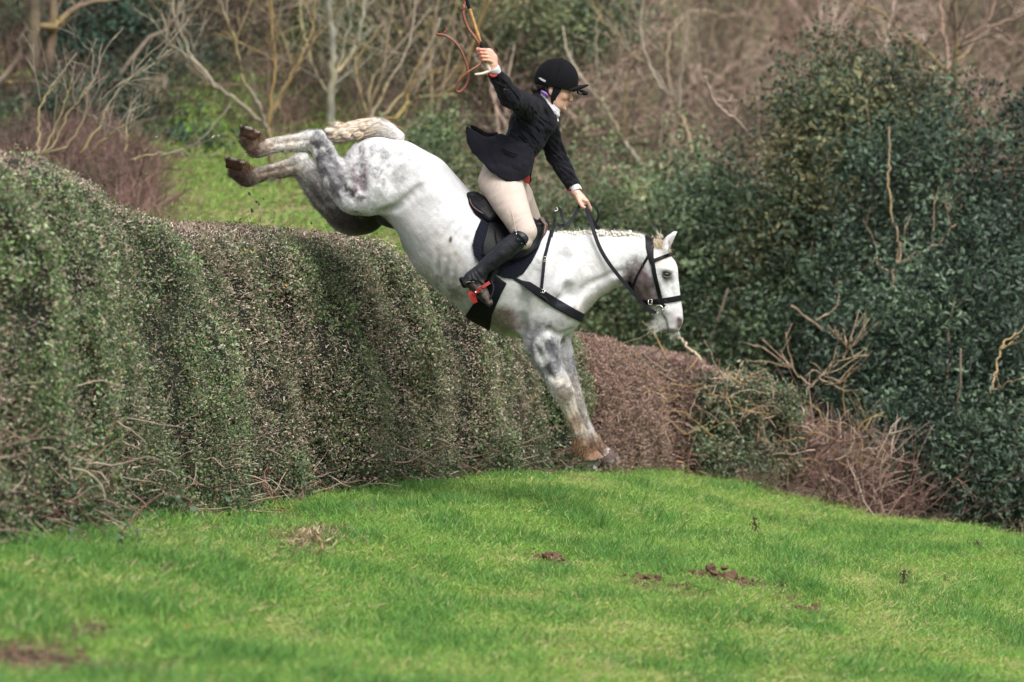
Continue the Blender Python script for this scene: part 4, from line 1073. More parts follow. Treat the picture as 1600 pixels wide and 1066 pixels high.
    blob(392, 225, 27, 30, 20, [0.055, 0.026, 0.014], 0.98); blob(374, 268, 29, 30, 20, [0.045, 0.021, 0.012], 0.98)
    # fore legs
    blob(850, 550, 27, 42, -22, [0.11, 0.105, 0.13], 0.9, sstep(0.32, 0.54, mid))
    blob(862, 520, 22, 22, 0, GREY, 0.6, dap2)
    blob(860, 585, 10, 26, -25, [0.08, 0.075, 0.085], 0.8, dap)
    blob(884, 560, 12, 44, -12, GREY, 0.6, ((n < 0) * 1.0) * sstep(0.35, 0.6, mid))
    blob(892, 640, 26, 52, -22, CREAM, 0.6, ((n > 2) * 1.0))
    blob(898, 668, 22, 34, -22, [0.20, 0.13, 0.08], 0.8, sstep(0.42, 0.6, mid)); blob(886, 615, 18, 24, -20, [0.17, 0.13, 0.10], 0.6, sstep(0.48, 0.62, mid))
    blob(425, 232, 40, 16, -8, [0.20, 0.13, 0.085], 0.6, sstep(0.45, 0.6, mid)); blob(420, 272, 40, 16, -10, [0.16, 0.10, 0.06], 0.7, sstep(0.45, 0.6, mid))
    blob(884, 612, 18, 18, 0, [0.20, 0.16, 0.12], 0.65, dap2)
    blob(902, 665, 20, 26, -20, [0.36, 0.26, 0.17], 0.6, hair)
    blob(912, 700, 24, 22, 0, [0.15, 0.085, 0.045], 0.95, sstep(0.1, 0.5, mid)); blob(936, 698, 20, 22, 0, [0.14, 0.075, 0.042], 0.95)
    blob(905, 632, 16, 58, -20, [0.30, 0.26, 0.22], 0.75, ((n < 2) * 1.0))
    blob(892, 560, 14, 44, -12, [0.17, 0.16, 0.18], 0.7, ((n < 0) * 1.0) * sstep(0.3, 0.55, mid))
    # head
    blob(999, 442, 24, 33, -22, [0.085, 0.06, 0.064], 0.98)
    blob(988, 420, 16, 24, 30, [0.17, 0.135, 0.14], 0.9, dap2)
    blob(1010, 464, 22, 16, 20, [0.10, 0.072, 0.072], 0.93)
    mline = np.minimum(seg2(x, y, (1034, 489), (1041, 501))[0], np.minimum(seg2(x, y, (1041, 501), (1043, 512))[0], seg2(x, y, (1043, 512), (1045, 522))[0]))
    mw = sstep(2.6, 1.0, mline)[:, None] * 0.85; c = c * (1 - mw) + np.array([0.10, 0.08, 0.08]) * mw
    blob(1041, 430, 12, 7, 8, [0.10, 0.09, 0.10], 0.85)
    blob(1042, 438, 13, 7, 0, [0.27, 0.25, 0.26], 0.5)
    blob(1037, 405, 22, 8, -20, [0.50, 0.41, 0.31], 0.5)
    blob(1056, 500, 13, 20, -14, [0.32, 0.26, 0.28], 0.65, dap2 * 0.6 + 0.4)
    blob(1062, 503, 6, 10, -14, [0.07, 0.045, 0.05], 0.95)
    blob(1050, 518, 18, 5, 5, [0.13, 0.11, 0.09], 0.75)
    blob(1035, 506, 9, 12, 0, [0.30, 0.28, 0.25], 0.6, dap)
    blob(1044, 383, 7, 14, 35, [0.24, 0.20, 0.19], 0.7, sstep(16, 13, np.abs(n)) * 0 + (x > 1043) * 1.0)
    c = c * (0.86 + 0.28 * hair)[:, None] * (0.90 + 0.20 * fine)[:, None]
    # how strongly the skin mottles here (used by the material)
    lum = c.mean(1)
    a = 0.05 + 0.75 * sstep(560, 500, x) + 0.6 * sstep(515, 560, y) + 0.5 * sstep(0.42, 0.25, lum) + 0.55 * np.exp(-((x - 575) ** 2 / 2500 + (y - 275) ** 2 / 3600)) + 0.35 * np.exp(-((x - 855) ** 2 / 1600 + (y - 515) ** 2 / 1200))
    return np.hstack([np.clip(c, 0.008, 0.7), np.clip(a, 0, 1)[:, None]])

HH = 1.7
hv = Vol.box(355, 1078, 180, 734, -100, 100, HH)
horse_into(hv); hv.blur(1)
def skin_n(px, py, side=1):
    for n in (range(98, -80, -1) if side > 0 else range(-98, 80)):
        x, y, _ = fig(px, py, n)
        i = int(round((x - hv.x[0]) / HH)); j = int(round((y - hv.y[0]) / HH)); k = int(round((n - hv.n[0]) / HH))
        if 0 <= i < hv.F.shape[0] and 0 <= j < hv.F.shape[1] and 0 <= k < hv.F.shape[2] and hv.F[i, j, k] < 0: return n
    return None
def furrow(path, r, k, side=1, depth=0.35, op='sub'):
    st = []
    for q in catmull([(a, b_, 0) for a, b_ in path], 4):
        n = skin_n(q[0], q[1], side)
        if n is not None: st.append((q[0], q[1], n + side * r * (1 - 2 * depth) * (1 if op == 'sub' else -1), r))
    if len(st) > 1: st[0] = st[0][:3] + (r * 0.4,); st[-1] = st[-1][:3] + (r * 0.4,); hv.chain(st, k=k, op=op)
for s in (1, -1):
    furrow([(657, 292), (640, 309), (618, 325), (590, 334)], 5, 9, s, 0.5)
    furrow([(842, 415), (826, 450), (815, 490), (816, 526)], 7, 12, s, 0.42)
    furrow([(884, 392), (878, 425), (890, 462)], 6, 14, s, 0.32)
    furrow([(893, 516), (873, 524), (852, 512)], 4, 8, s, 0.4)
    furrow([(902, 484), (912, 452), (945, 434), (972, 424)], 4, 8, s, 0.32)
    furrow([(560, 232), (556, 262), (566, 296)], 6, 12, s, 0.3)
    furrow([(618, 232), (606, 262), (612, 292)], 7, 16, s, 0.28)
    for i in range(5):
        cx, cy = 690 + 13 * i, 385 + 9.5 * i
        furrow([(cx + 16, cy - 34), (cx + 2, cy - 10), (cx - 8, cy + 16), (cx - 8, cy + 42)], 3.2, 7, s, 0.28)
    furrow([(1012, 428), (1004, 446), (1012, 464)], 2.0, 5, s, 0.3)
    furrow([(1048, 436), (1051, 455), (1055, 475)], 2.2, 5, s, 0.25)
furrow([(516, 238), (502, 240), (492, 232)], 3.5, 5, 1, 0.45); furrow([(484, 219), (455, 222), (424, 228)], 2.4, 3.5, 1, 0.45)
furrow([(520, 262), (534, 290), (552, 312)], 4, 7, 1, 0.42); furrow([(508, 215), (514, 245), (528, 262)], 3, 5, 1, 0.4)
furrow([(469, 256), (440, 264), (408, 272)], 2.4, 3.5, 1, 0.45); furrow([(482, 290), (500, 316), (520, 338)], 4, 7, 1, 0.4)
furrow([(838, 540), (852, 572), (866, 594)], 3, 6, 1, 0.42); furrow([(858, 536), (868, 562), (876, 590)], 3, 6, 1, 0.38)
furrow([(886, 634), (897, 660), (905, 680)], 2.2, 3, 1, 0.5); furrow([(872, 612), (882, 606), (890, 612)], 2, 3, 1, 0.4)
furrow([(905, 640), (914, 664), (922, 682)], 2.2, 3, 1, 0.5); furrow([(893, 622), (900, 648), (907, 672)], 2.6, 2.5, 1, 0.5)
hv.blur(1)
def horse_disp(V):
    r = fbm(V / 26.0 + 4.0, 3) - 0.5
    r2 = fbm(V / 7.0 + 1.0, 2) - 0.5
    c = np.array([720.0, 350, 0])
    W = V.copy()
    leg = sstep(560, 600, V[:, 1]) + sstep(520, 480, V[:, 0])
    W[:, 2] += np.sign(V[:, 2]) * (r * 3.2 + r2 * 0.5) * sstep(0, 20, np.abs(V[:, 2]))
    W[:, 1] += (r2 * 1.6) * leg
    W[:, 0] += (fbm(V / 7.0 + 31.0, 2) - 0.5) * 1.6 * leg
    return W

m_coat, nt, b = mat_new('horse_coat')
N, L = nt.nodes, nt.links
at = N.new('ShaderNodeAttribute'); at.attribute_name = 'Col'
tc = N.new('ShaderNodeTexCoord')
mp = N.new('ShaderNodeMapping'); mp.inputs['Rotation'].default_value = (0, math.radians(35), 0); mp.inputs['Scale'].default_value = (60, 60, 420)
no = N.new('ShaderNodeTexNoise'); no.inputs['Scale'].default_value = 1.0; no.inputs['Detail'].default_value = 3
L.new(tc.outputs['Object'], mp.inputs[0]); L.new(mp.outputs[0], no.inputs['Vector'])
mr = N.new('ShaderNodeMapRange'); mr.inputs[1].default_value = 0.3; mr.inputs[2].default_value = 0.7; mr.inputs[3].default_value = 0.84; mr.inputs[4].default_value = 1.10
L.new(no.outputs['Fac'], mr.inputs[0])
sc_ = N.new('ShaderNodeVectorMath'); sc_.operation = 'SCALE'; L.new(at.outputs['Color'], sc_.inputs[0]); L.new(mr.outputs[0], sc_.inputs['Scale'])
n3 = N.new('ShaderNodeTexNoise'); n3.inputs['Scale'].default_value = 26; n3.inputs['Detail'].default_value = 9; n3.inputs['Roughness'].default_value = 0.68; n3.inputs['Distortion'].default_value = 0.6
L.new(tc.outputs['Object'], n3.inputs['Vector'])
m3 = N.new('ShaderNodeMapRange'); m3.inputs[1].default_value = 0.40; m3.inputs[2].default_value = 0.60; m3.inputs[3].default_value = 0.40; m3.inputs[4].default_value = 1.30
L.new(n3.outputs['Fac'], m3.inputs[0])
mxa = N.new('ShaderNodeMix'); mxa.data_type = 'FLOAT'; mxa.inputs[2].default_value = 1.0
L.new(at.outputs['Alpha'], mxa.inputs[0]); L.new(m3.outputs[0], mxa.inputs[3])
sc2 = N.new('ShaderNodeVectorMath'); sc2.operation = 'SCALE'; L.new(sc_.outputs[0], sc2.inputs[0]); L.new(mxa.outputs[0], sc2.inputs['Scale'])
L.new(sc2.outputs[0], b.inputs['Base Color'])
bp = N.new('ShaderNodeBump'); bp.inputs['Strength'].default_value = 0.35; bp.inputs['Distance'].default_value = 0.003
L.new(no.outputs['Fac'], bp.inputs['Height']); L.new(bp.outputs[0], b.inputs['Normal'])
b.inputs['Roughness'].default_value = 0.62; b.inputs['Specular IOR Level'].default_value = 0.3
b.inputs['Sheen Weight'].default_value = 0.15; b.inputs['Sheen Roughness'].default_value = 0.5

horse = thing('horse', 'dappled white horse with plaited mane leaping down over the clipped hedge', 'horse', HW(720, 370, 0))
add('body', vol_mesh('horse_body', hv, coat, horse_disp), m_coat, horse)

# hooves: truncated cones, built along an axis from the coronet to the sole
m_hoof = simple('hoof_horn', (0.1, 0.07, 0.055), 0.75, 0.45, 90, 0.5, 120, attr=True, spec=0.2)
def hoof(top, toe_dir, axis, r0, r1, length, col, n, label):
    """top: coronet centre (px); axis: picture direction towards the sole; toe_dir: picture direction of the toe"""
    base = HP(top[0], top[1], n)
    def vdir(d): v = Vector((d[0], 0, -d[1])); return v.normalized()
    a, t = vdir(axis), vdir(toe_dir)
    t = (t - a * t.dot(a)).normalized(); w = a.cross(t)
    V = []; F = []; S = 20; rows = [(-0.06, 0.94, 0.0), (0.0, 1.0, 0), (0.35, 1.04, 0.05), (0.7, 1.07, 0.10), (1.0, 1.1, 0.14), (1.0, 0.98, 0.14), (0.90, 0.84, 0.12)]
    C = []
    for k, (h, s, sh) in enumerate(rows):
        for i in range(S):
            an = 2 * math.pi * i / S
            ct, st = math.cos(an), math.sin(an)
            rr = (r0 + (r1 - r0) * min(h, 1)) * s / PX
            toe = 1.12 if ct > 0 else 0.92
            rr *= 0.95 + 0.10 * random.random()
            p = base + a * (h * length / PX) * (1 if ct > -0.3 else 0.86) + t * (ct * rr * toe + sh * length / PX) + w * st * rr * 0.95
            V.append(p); cc = np.array(col) * (0.75 + 0.5 * random.random())
            if k == 4: cc = np.array([0.26, 0.24, 0.22]) if i % 3 else cc * (0.8 + 0.4 * random.random())
            if k >= 5: cc = np.array([0.045, 0.025, 0.016])
            C.append(cc)
    for k in range(len(rows) - 1):
        for i in range(S):
            F.append((k * S + i, k * S + (i + 1) % S, (k + 1) * S + (i + 1) % S, (k + 1) * S + i))
    Vn = np.array([tuple(v) for v in V] + [tuple(base + a * (0.9 * length / PX) + t * 0.12 * length / PX)])
    C.append(np.array([0.045, 0.025, 0.016]))
    tri = np.array([((len(rows) - 1) * S + i, (len(rows) - 1) * S + (i + 1) % S, len(V)) for i in range(S)])
    o = add('hoof', mesh_np('hoof', Vn, [np.array(F), tri], np.array(C), True), m_hoof, horse)
    o['label'] = label
    return o
hoof((393, 217), (-0.85, -0.50), (0.26, -0.92), 15.5, 16.5, 17, (0.045, 0.022, 0.012), 34, 'near hind hoof caked in brown mud')
hoof((371, 265), (-0.90, -0.40), (0.18, -0.95), 15.5, 16.5, 17, (0.04, 0.020, 0.011), -35, 'far hind hoof caked in brown mud')
hoof((920, 708), (0.9, 0.25), (0.22, 0.9), 13.5, 16.0, 12, (0.20, 0.11, 0.07), 24, 'near fore hoof with pale muddy rim')
hoof((942, 709), (0.9, 0.3), (0.45, 0.8), 13.0, 14.5, 19, (0.085, 0.06, 0.052), -22, 'dark grey far fore hoof')

# eyes
m_eye = simple('horse_eye', (0.012, 0.008, 0.006), 0.08, 0.1, 20, 0, spec=0.8)
for s in (1, -1):
    ev = Vol.box(1028, 1054, 415, 442, min(s * 14, s * 30), max(s * 14, s * 30), 0.6)
    ev.ell((1041, 429, 20.5 * s), (6.2, 4.6, 4.2), 8, k=0.5)
    add('eye', vol_mesh('eye', ev), m_eye, horse)
m_lid = simple('horse_eyelid', (0.09, 0.08, 0.085), 0.6, 0.2, 60, 0.2)
T = Tubes()
T.tube([HP(*q) for q in ((1033.5, 427, 22.5), (1037, 424.2, 24), (1041.5, 423.8, 24.6), (1046, 426, 24), (1049, 429.5, 22.5))], np.array([0.5, 1.2, 1.4, 1.1, 0.5]) / PX, 6)
T.tube([HP(*q) for q in ((1033.5, 427, 22.5), (1037, 431.5, 23.6), (1042, 433.6, 24), (1046, 432.5, 23.6), (1049, 429.5, 22.5))], np.array([0.4, 0.9, 1.1, 0.9, 0.4]) / PX, 6)
add('eyelid', T.mesh('eyelid'), m_lid, horse)

# hair: mane plaits, forelock, feather, whiskers, tail
m_hair = simple('horse_hair', (0.7, 0.6, 0.48), 0.6, 0.2, 200, 0, attr=True, spec=0.3)
def hair_mesh(name, roots, dirs, length, width, cols, rng, curl=0.3, segs=4, grav=0.0, taper=True):
    """flat tapering hairs, two crossed ribbons would be wasteful at this size"""
    n = len(roots); P0 = np.asarray(roots, float); d = np.asarray(dirs, float)
    d = d / (np.linalg.norm(d, axis=1, keepdims=True) + 1e-9)
    L_ = length * (0.5 + 0.8 * rng.random(n))[:, None]
    bend = rng.normal(size=(n, 3)) * curl
    side = np.cross(d, rng.normal(size=(n, 3)) * 0.5 + np.array([0, 1.0, 0])); side /= np.linalg.norm(side, axis=1, keepdims=True) + 1e-9
    rows = []
    for k in range(segs + 1):
        t = k / segs
        c = P0 + d * L_ * t + bend * L_ * t * t * 0.5 + np.array([0, 0, -grav]) * L_ * t * t
        w = width * (1 - t * 0.85 if taper else 1)
        rows.append(c - side * w * 0.5); rows.append(c + side * w * 0.5)
    V = np.stack(rows, 1)
    per = 2 * (segs + 1)
    base = np.arange(n)[:, None] * per
    F = []
    for k in range(segs):
        F.append(np.hstack([base + 2 * k, base + 2 * k + 1, base + 2 * k + 3, base + 2 * k + 2]))
    C = np.repeat(np.asarray(cols, float), per, 0)
    return mesh_np(name, V.reshape(-1, 3), np.vstack(F), C, True)

rng = np.random.default_rng(21)
# mane: a row of plaited knots along the crest
crest = catmull([(866, 366), (890, 366), (915, 364.5), (940, 364), (965, 365), (985, 367), (1004, 371)], 8)
T = Tubes(); T.tube([HP(x, y + 2.5, 0) for x, y in crest], np.array([3.6] * len(crest)) / PX, 8, (0.5, 0.45, 0.36))
mane = add('mane', T.mesh('mane'), m_hair, horse)
kv = Vol.box(-9, 9, -9, 9, -8, 8, 0.7)
for a, (qx, qy, qn, r) in enumerate([(-3, -1, 2, 3.0), (2.5, -2.6, 1, 3.0), (3, 2, 2, 3.0), (-1.5, 3, 2.5, 2.8), (0, 0, -3, 3.4), (0, -4, -1, 2.4)]):
    kv.ell((qx, qy, qn), (r, r * 0.85, r), a * 40, k=0.8, fix=False)
kV, kF = kv.surf()
kC = np.array([0.62, 0.59, 0.53]) * (0.75 + 0.5 * fbm(kV / 1.6, 2))[:, None]
knot = mesh_np('plait', np.stack([kV[:, 0], -kV[:, 2], -kV[:, 1]], 1) / PX, kF, kC, True)
for i, t in enumerate(np.linspace(0.01, 0.99, 19)):
    q = crest[int(t * (len(crest) - 1))]
    o = add('plait', knot, m_hair, mane)
    w = HP(q[0] + random.uniform(-1, 1), q[1] + random.uniform(0, 2), 2.0)
    o.location = w
    o.rotation_euler = (random.uniform(-0.5, 0.5), random.uniform(0, 6.28), random.uniform(-0.4, 0.4))
    o.scale = (random.uniform(0.8, 1.15),) * 3
R, Dd = [], []
for i in range(1300):
    q = crest[rng.integers(len(crest))]
    R.append(HP(q[0] + rng.uniform(-2, 2), q[1] + rng.uniform(-3, 3), rng.uniform(-5, 7))); Dd.append((rng.normal(0, 0.8), rng.normal(0, 0.5), abs(rng.normal(0.7, 0.4))))
add('loose_hair', hair_mesh('loose_hair', R, Dd, 5.5 / PX, 0.5 / PX, np.tile([0.64, 0.62, 0.57], (len(R), 1)), rng, 0.6), m_hair, mane)
# forelock
R, Dd, Cc = [], [], []
for i in range(1500):
    a = rng.random()
    R.append(HP(1024 + 14 * a + rng.normal(0, 3), 378 + 8 * a + rng.normal(0, 3), rng.uniform(-7, 21) * (0.5 + 0.5 * rng.random())))
    Dd.append((0.25 + rng.normal(0, 0.4), -0.35 + rng.normal(0, 0.25), -0.75 + rng.normal(0, 0.5)))
    Cc.append(np.array([0.55, 0.45, 0.33]) * rng.uniform(0.7, 1.25))
for i in range(26):
    R.append(HP(1031 + rng.normal(0, 2.5), 372 + rng.normal(0, 3), rng.uniform(-3, 10))); Dd.append((-0.45 + rng.normal(0, 0.25), 0, 1)); Cc.append(np.array([0.62, 0.55, 0.45]))
add('forelock', hair_mesh('forelock', R, Dd, 9 / PX, 0.9 / PX, Cc, rng, 0.7), m_hair, horse)
# the winter coat of the limbs, jaw and belly: short hairs in the colour of the skin they grow from
hmesh = [o for o in horse.children if o.name.startswith('body')][0].data
nV = len(hmesh.vertices)
hco = np.empty(nV * 3, np.float32); hmesh.vertices.foreach_get('co', hco); hco = hco.reshape(-1, 3)
hno = np.empty(nV * 3, np.float32); hmesh.vertices.foreach_get('normal', hno); hno = hno.reshape(-1, 3)
hcl = np.empty(nV * 4, np.float32); hmesh.color_attributes['Col'].data.foreach_get('color', hcl); hcl = hcl.reshape(-1, 4)[:, :3]
fx_, fy_ = hco[:, 0] * PX + 800, 533 - (hco[:, 2] - ZC) * PX
limb_h = (fx_ < 560) & (fx_ > 402); limb_f = (fy_ > 535) & (fx_ > 760); jaw = (fx_ > 975) & (fy_ > 425) & (fx_ < 1045); belly = (fy_ > 360 + (fx_ - 600) * 0.85) & (fx_ > 600) & (fx_ < 930)
neckl = (fx_ > 900) & (fx_ < 985) & (fy_ > 430)
hoofy = (fx_ <= 402)
def pickv(m, n): ix = np.flatnonzero(m); return rng.choice(ix, n)
ix = np.concatenate([pickv(limb_h, 24000), pickv(limb_f, 20000), pickv(jaw, 4500), pickv(belly, 5000), pickv(neckl, 2000), pickv(hoofy, 5000)])
fd = np.zeros((len(ix), 3))
X_, Y_ = fx_[ix], fy_[ix]
hind = X_ < 562; cann = hind & (X_ < 482 + (Y_ - 210) * 0.1)
fd[:] = (-0.2, 0, -0.8)
fd[hind] = (-0.45, 0, 0.55); fd[cann] = (-1, 0, -0.05)
lowf = Y_ > 535; fd[lowf & ~hind] = (0.28, 0, -1)
fd = fd + hno[ix] * 0.2 + rng.normal(0, 0.13, fd.shape)
fl = 2.7 + 2.0 * (cann) * (hno[ix][:, 2] > 0.2) + 2.0 * (lowf & ~hind) * (hno[ix][:, 0] < -0.3)
fc = hcl[ix] * rng.uniform(0.6, 1.15, len(ix))[:, None]
hm = hair_mesh('short_coat', hco[ix] + rng.normal(0, 0.9 / PX, (len(ix), 3)) - hno[ix] * 0.5 / PX, fd, 1.0, 0.42 / PX, fc, rng, 0.0, segs=2)
vv = np.empty(len(hm.vertices) * 3, np.float32); hm.vertices.foreach_get('co', vv); vv = vv.reshape(len(ix), 6, 3)
root_ = vv[:, :2].mean(1, keepdims=True); mid_ = vv[:, :2] - root_
sc_len = (fl / PX)[:, None, None]
cen = (vv.reshape(len(ix), 3, 2, 3)).mean(2, keepdims=True); off = vv.reshape(len(ix), 3, 2, 3) - cen
cen = root_[:, None] + (cen - root_[:, None]) * sc_len[:, None]
hm.vertices.foreach_set('co', (cen + off).astype(np.float32).ravel()); hm.update()
sc_o = add('short_coat', hm, m_hair, horse, 'stuff')
# leg feather and whiskers
def ring_hair(name, segs_, count, length, dcen, col, spread=0.35, w=0.8, curl=0.3):
    R, Dd, Cc = [], [], []
    for _ in range(count):
        (ax, ay, an, ar), (bx, by, bn, br) = segs_[rng.integers(len(segs_))]
        t = rng.random(); th = rng.random() * 2 * math.pi; r = (ar + (br - ar) * t) * 0.97
        vx, vy = bx - ax, by - ay; l = math.hypot(vx, vy) + 1e-6; px_, py_ = -vy / l, vx / l
        x = ax + vx * t + px_ * math.cos(th) * r; y = ay + vy * t + py_ * math.cos(th) * r; n_ = an + (bn - an) * t + math.sin(th) * r * 0.85
        R.append(HP(x, y, n_))
        out = Vector((px_ * math.cos(th), -math.sin(th), -py_ * math.cos(th)))
        d_ = Vector((dcen[0], 0, -dcen[1])).normalized() + out * spread * 0.45 + Vector(rng.normal(size=3)) * 0.16
        Dd.append(tuple(d_)); Cc.append(np.asarray(col[rng.integers(len(col))]) * rng.uniform(0.75, 1.2))
    return hair_mesh(name, R, Dd, length / PX, w / PX, Cc, rng, curl)
BR = [(0.16, 0.085, 0.045), (0.10, 0.055, 0.03), (0.26, 0.16, 0.09)]; CR = [(0.50, 0.40, 0.29), (0.40, 0.30, 0.2), (0.54, 0.48, 0.40)]
FE = [(ring_hair('feather', [((907, 682, 25, 12), (917, 704, 24, 13))], 900, 11, (-0.05, 1), BR, 0.55, 0.9), 'muddy brown feather above the near fore hoof'),
      (ring_hair('feather', [((922, 680, -23, 9), (938, 702, -22, 11))], 600, 9, (0.35, 1), BR, 0.5, 0.9), 'muddy brown feather above the far fore hoof'),
      (ring_hair('feather', [((410, 231, 34, 12.5), (397, 219, 34, 12))], 1000, 8, (-0.5, -0.8), BR, 0.5, 0.9), 'muddy feather above the near hind hoof'),
      (ring_hair('feather', [((394, 276, -35, 12.5), (378, 265, -35, 12))], 1000, 8, (-0.6, -0.7), BR, 0.5, 0.9), 'muddy feather above the far hind hoof')]
for me_, lb in FE:
    o = add('feather', me_, m_hair, horse); o['label'] = lb
R, Dd = [], []
for _ in range(240):
    R.append(HP(1028 + rng.uniform(-4, 8), 502 + rng.uniform(-5, 12), rng.uniform(-8, 8))); Dd.append((-0.75 + rng.normal(0, 0.35), rng.normal(0, 0.2), -0.45 + rng.normal(0, 0.3)))
for _ in range(50):
    R.append(HP(1055 + rng.uniform(-10, 8), 519 + rng.uniform(-2, 1), rng.uniform(-9, 9))); Dd.append((0.3 + rng.normal(0, 0.5), rng.normal(0, 0.3), -1))
add('whiskers', hair_mesh('whiskers', R, Dd, 13 / PX, 0.5 / PX, np.tile([0.6, 0.58, 0.55], (len(R), 1)), rng, 0.4), m_hair, horse, 'stuff')
# tail, put up in a plaited bun
tailp = [(624, 214, 0, 9, 9), (606, 203, 0, 12, 11), (586, 198, 0, 14, 13), (564, 201, 0, 15, 14), (544, 207, 0, 15, 15), (526, 211, 0, 13.5, 14), (514, 213, 0, 9, 9)]
tv = Vol.box(496, 640, 175, 238, -24, 24, 1.0); tv.chain(tailp, k=2)
for i in range(9):
    tv.ell((515 + i * 6.5, 205 + 8 * math.sin(i * 2.1), 9 + 4 * math.cos(i * 1.7)), (8, 6, 5.5), i * 50, k=1.0)
def tailcol(V):
    x = V[:, 0]
    m = fbm(np.stack([V[:, 0] / 14, V[:, 1] / 2.4 + V[:, 0] * 0.12, V[:, 2] / 3], 1), 3)
    lo = np.array([0.33, 0.235, 0.155]); hi = np.array([0.56, 0.485, 0.40]); wh = np.array([0.58, 0.555, 0.53])
    c = lo + (hi - lo) * sstep(0.3, 0.62, m)[:, None]
    t = sstep(570, 615, x)[:, None]
    return c * (1 - t) + wh * t
tail = add('tail', vol_mesh('tail', tv, tailcol, lambda V: V + (fbm(np.stack([V[:, 0] / 14, V[:, 1] / 2.4 + V[:, 0] * 0.12, V[:, 2] / 3], 1), 3) - 0.5)[:, None] * np.array([0.5, 4.0, 3.0])), m_hair, horse)
R, Dd, Cc = [], [], []
tp = catmull([q[:2] for q in tailp], 10)
for _ in range(1100):
    i = rng.integers(2, len(tp) - 2); q = tp[i]; th = rng.random() * 6.28; r = 13.5 + rng.normal(0, 1)
    tdir = tp[i + 1] - tp[i]; tdir = tdir / np.linalg.norm(tdir)
    R.append(HP(q[0], q[1] + math.cos(th) * r, math.sin(th) * r))
    Dd.append((tdir[0] + rng.normal(0, 0.12), -math.sin(th) * 0.08 + rng.normal(0, 0.1), -tdir[1] + math.cos(th) * -0.10 + rng.normal(0, 0.14)))
    w = sstep(575, 612, q[0]); Cc.append((np.array([0.47, 0.375, 0.28]) * (1 - w) + np.array([0.58, 0.55, 0.52]) * w) * rng.uniform(0.6, 1.2))
for _ in range(60):
    R.append(HP(545 + rng.uniform(-30, 60), 193 + rng.uniform(-2, 4), rng.uniform(-10, 10))); Dd.append((-1 + rng.normal(0, 0.5), 0, 0.6 + rng.normal(0, 0.5))); Cc.append(np.array([0.6, 0.52, 0.43]))
add('tail_hair', hair_mesh('tail_hair', R, Dd, 9 / PX, 0.8 / PX, Cc, rng, 0.5), m_hair, tail)
# ================================================================ tack
def photo_xy(X, Y, N):
    s = (D - N / PX) / D
    b = (D * math.tan(-PITCH) + (533 - Y) / PX) / (D * s)
    return 800 + (X - 800) / s, 533 - FPX * np.tan(np.arctan(b) + PITCH)

m_leather = simple('black_leather', (0.005, 0.005, 0.007), 0.5, 0.25, 30, 0.2, 160, spec=0.16)
m_strap = simple('navy_black_strap', (0.006, 0.0063, 0.011), 0.6, 0.2, 40, 0.3, 200, spec=0.2)
m_steel = simple('steel', (0.6, 0.58, 0.53), 0.25, 0.1, 30, 0, metal=1.0)
m_brown = simple('brown_leather', (0.12, 0.075, 0.06), 0.5, 0.25, 30, 0.2, 160)
m_red = simple('red_plastic', (0.27, 0.014, 0.011), 0.5, 0.12, 30, 0.0)

def shell(name, region, h, offs, thick, mask, base=None, body_only=None, disp=None, nlim=None, bl=1):
    """a piece lying on the horse: between offs and offs+thick figure pixels off its skin, inside mask (2-D)"""
    x0, x1, y0, y1, n0, n1 = region
    v = Vol.box(x0, x1, y0, y1, n0, n1, h)
    (base or horse_into)(v)
    if bl: v.blur(bl)
    Fn = v.norm()
    X, Y, N_ = v.x[:, None, None], v.y[None, :, None], v.n[None, None, :]
    PXc, PYc = photo_xy(X, Y, N_)
    m2 = mask(PXc, PYc, N_)
    if disp is not None: Fn = Fn - disp(PXc, PYc, N_)
    v.F = np.maximum(np.abs(Fn - offs - thick / 2) - thick / 2, m2).astype(np.float32)
    if nlim: v.F = np.maximum(v.F, nlim(N_)).astype(np.float32)
    return v

# --- saddle and its quilted pad, flaps, girth, stirrups
saddle = thing('saddle', 'black leather jumping saddle on a navy quilted pad on the grey horse', 'saddle', HW(790, 350, 0))
def barrel(v):
    v.chain([(598, 273, 0, 57, 62), (650, 301, 0, 65, 70), (678, 337, 0, 68, 72), (708, 376, 0, 73, 76),
             (742, 402, 0, 77, 80), (777, 424, 0, 84, 80), (812, 443, 0, 84, 74), (836, 458, 0, 73, 62)], k=10)
    v.ell((852, 470, 0), (56, 62, 50), k=20)
    v.chain([(745, 335, 0, 22, 26), (800, 352, 0, 22, 24), (850, 378, 0, 16, 16), (880, 385, 0, 16, 14)], k=22)
    v.chain([(840, 405, 34, 20, 22), (862, 450, 38, 26, 22)], k=24); v.chain([(840, 405, -34, 20, 22), (862, 450, -38, 26, 22)], k=24)
pad_poly = [(739, 330), (752, 342), (743, 362), (738, 382), (740, 398), (750, 412), (766, 424), (786, 434), (804, 436), (818, 428), (832, 408), (842, 388), (849, 366), (857, 345), (842, 325), (780, 318)]
quilt = lambda x, y, n: 0.55 * np.abs(np.sin((x * 0.9 + y * 0.35) * 0.62)) + 0.55 * np.abs(np.sin((y * 0.9 - x * 0.35) * 0.62))
sv = shell('pad', (725, 870, 310, 448, -98, 98), 1.3, 0.3, 2.2, lambda x, y, n: poly2(x, y, pad_poly), barrel, disp=quilt, bl=0)
m_pad = simple('navy_quilt', (0.006, 0.007, 0.014), 0.9, 0.2, 60, 0.4, 260, sheen=0.04, spec=0.15)
add('saddle_pad', vol_mesh('saddle_pad', sv), m_pad, saddle)
flap_poly = [(758, 338), (764, 346), (760, 362), (754, 384), (753, 398), (760, 406), (775, 412), (800, 408), (826, 396), (842, 380), (852, 352), (845, 338), (790, 325)]
fv = shell('flap', (745, 862, 318, 420, -102, 102), 1.3, 3.2, 2.0, lambda x, y, n: poly2(x, y, flap_poly), barrel, bl=0)
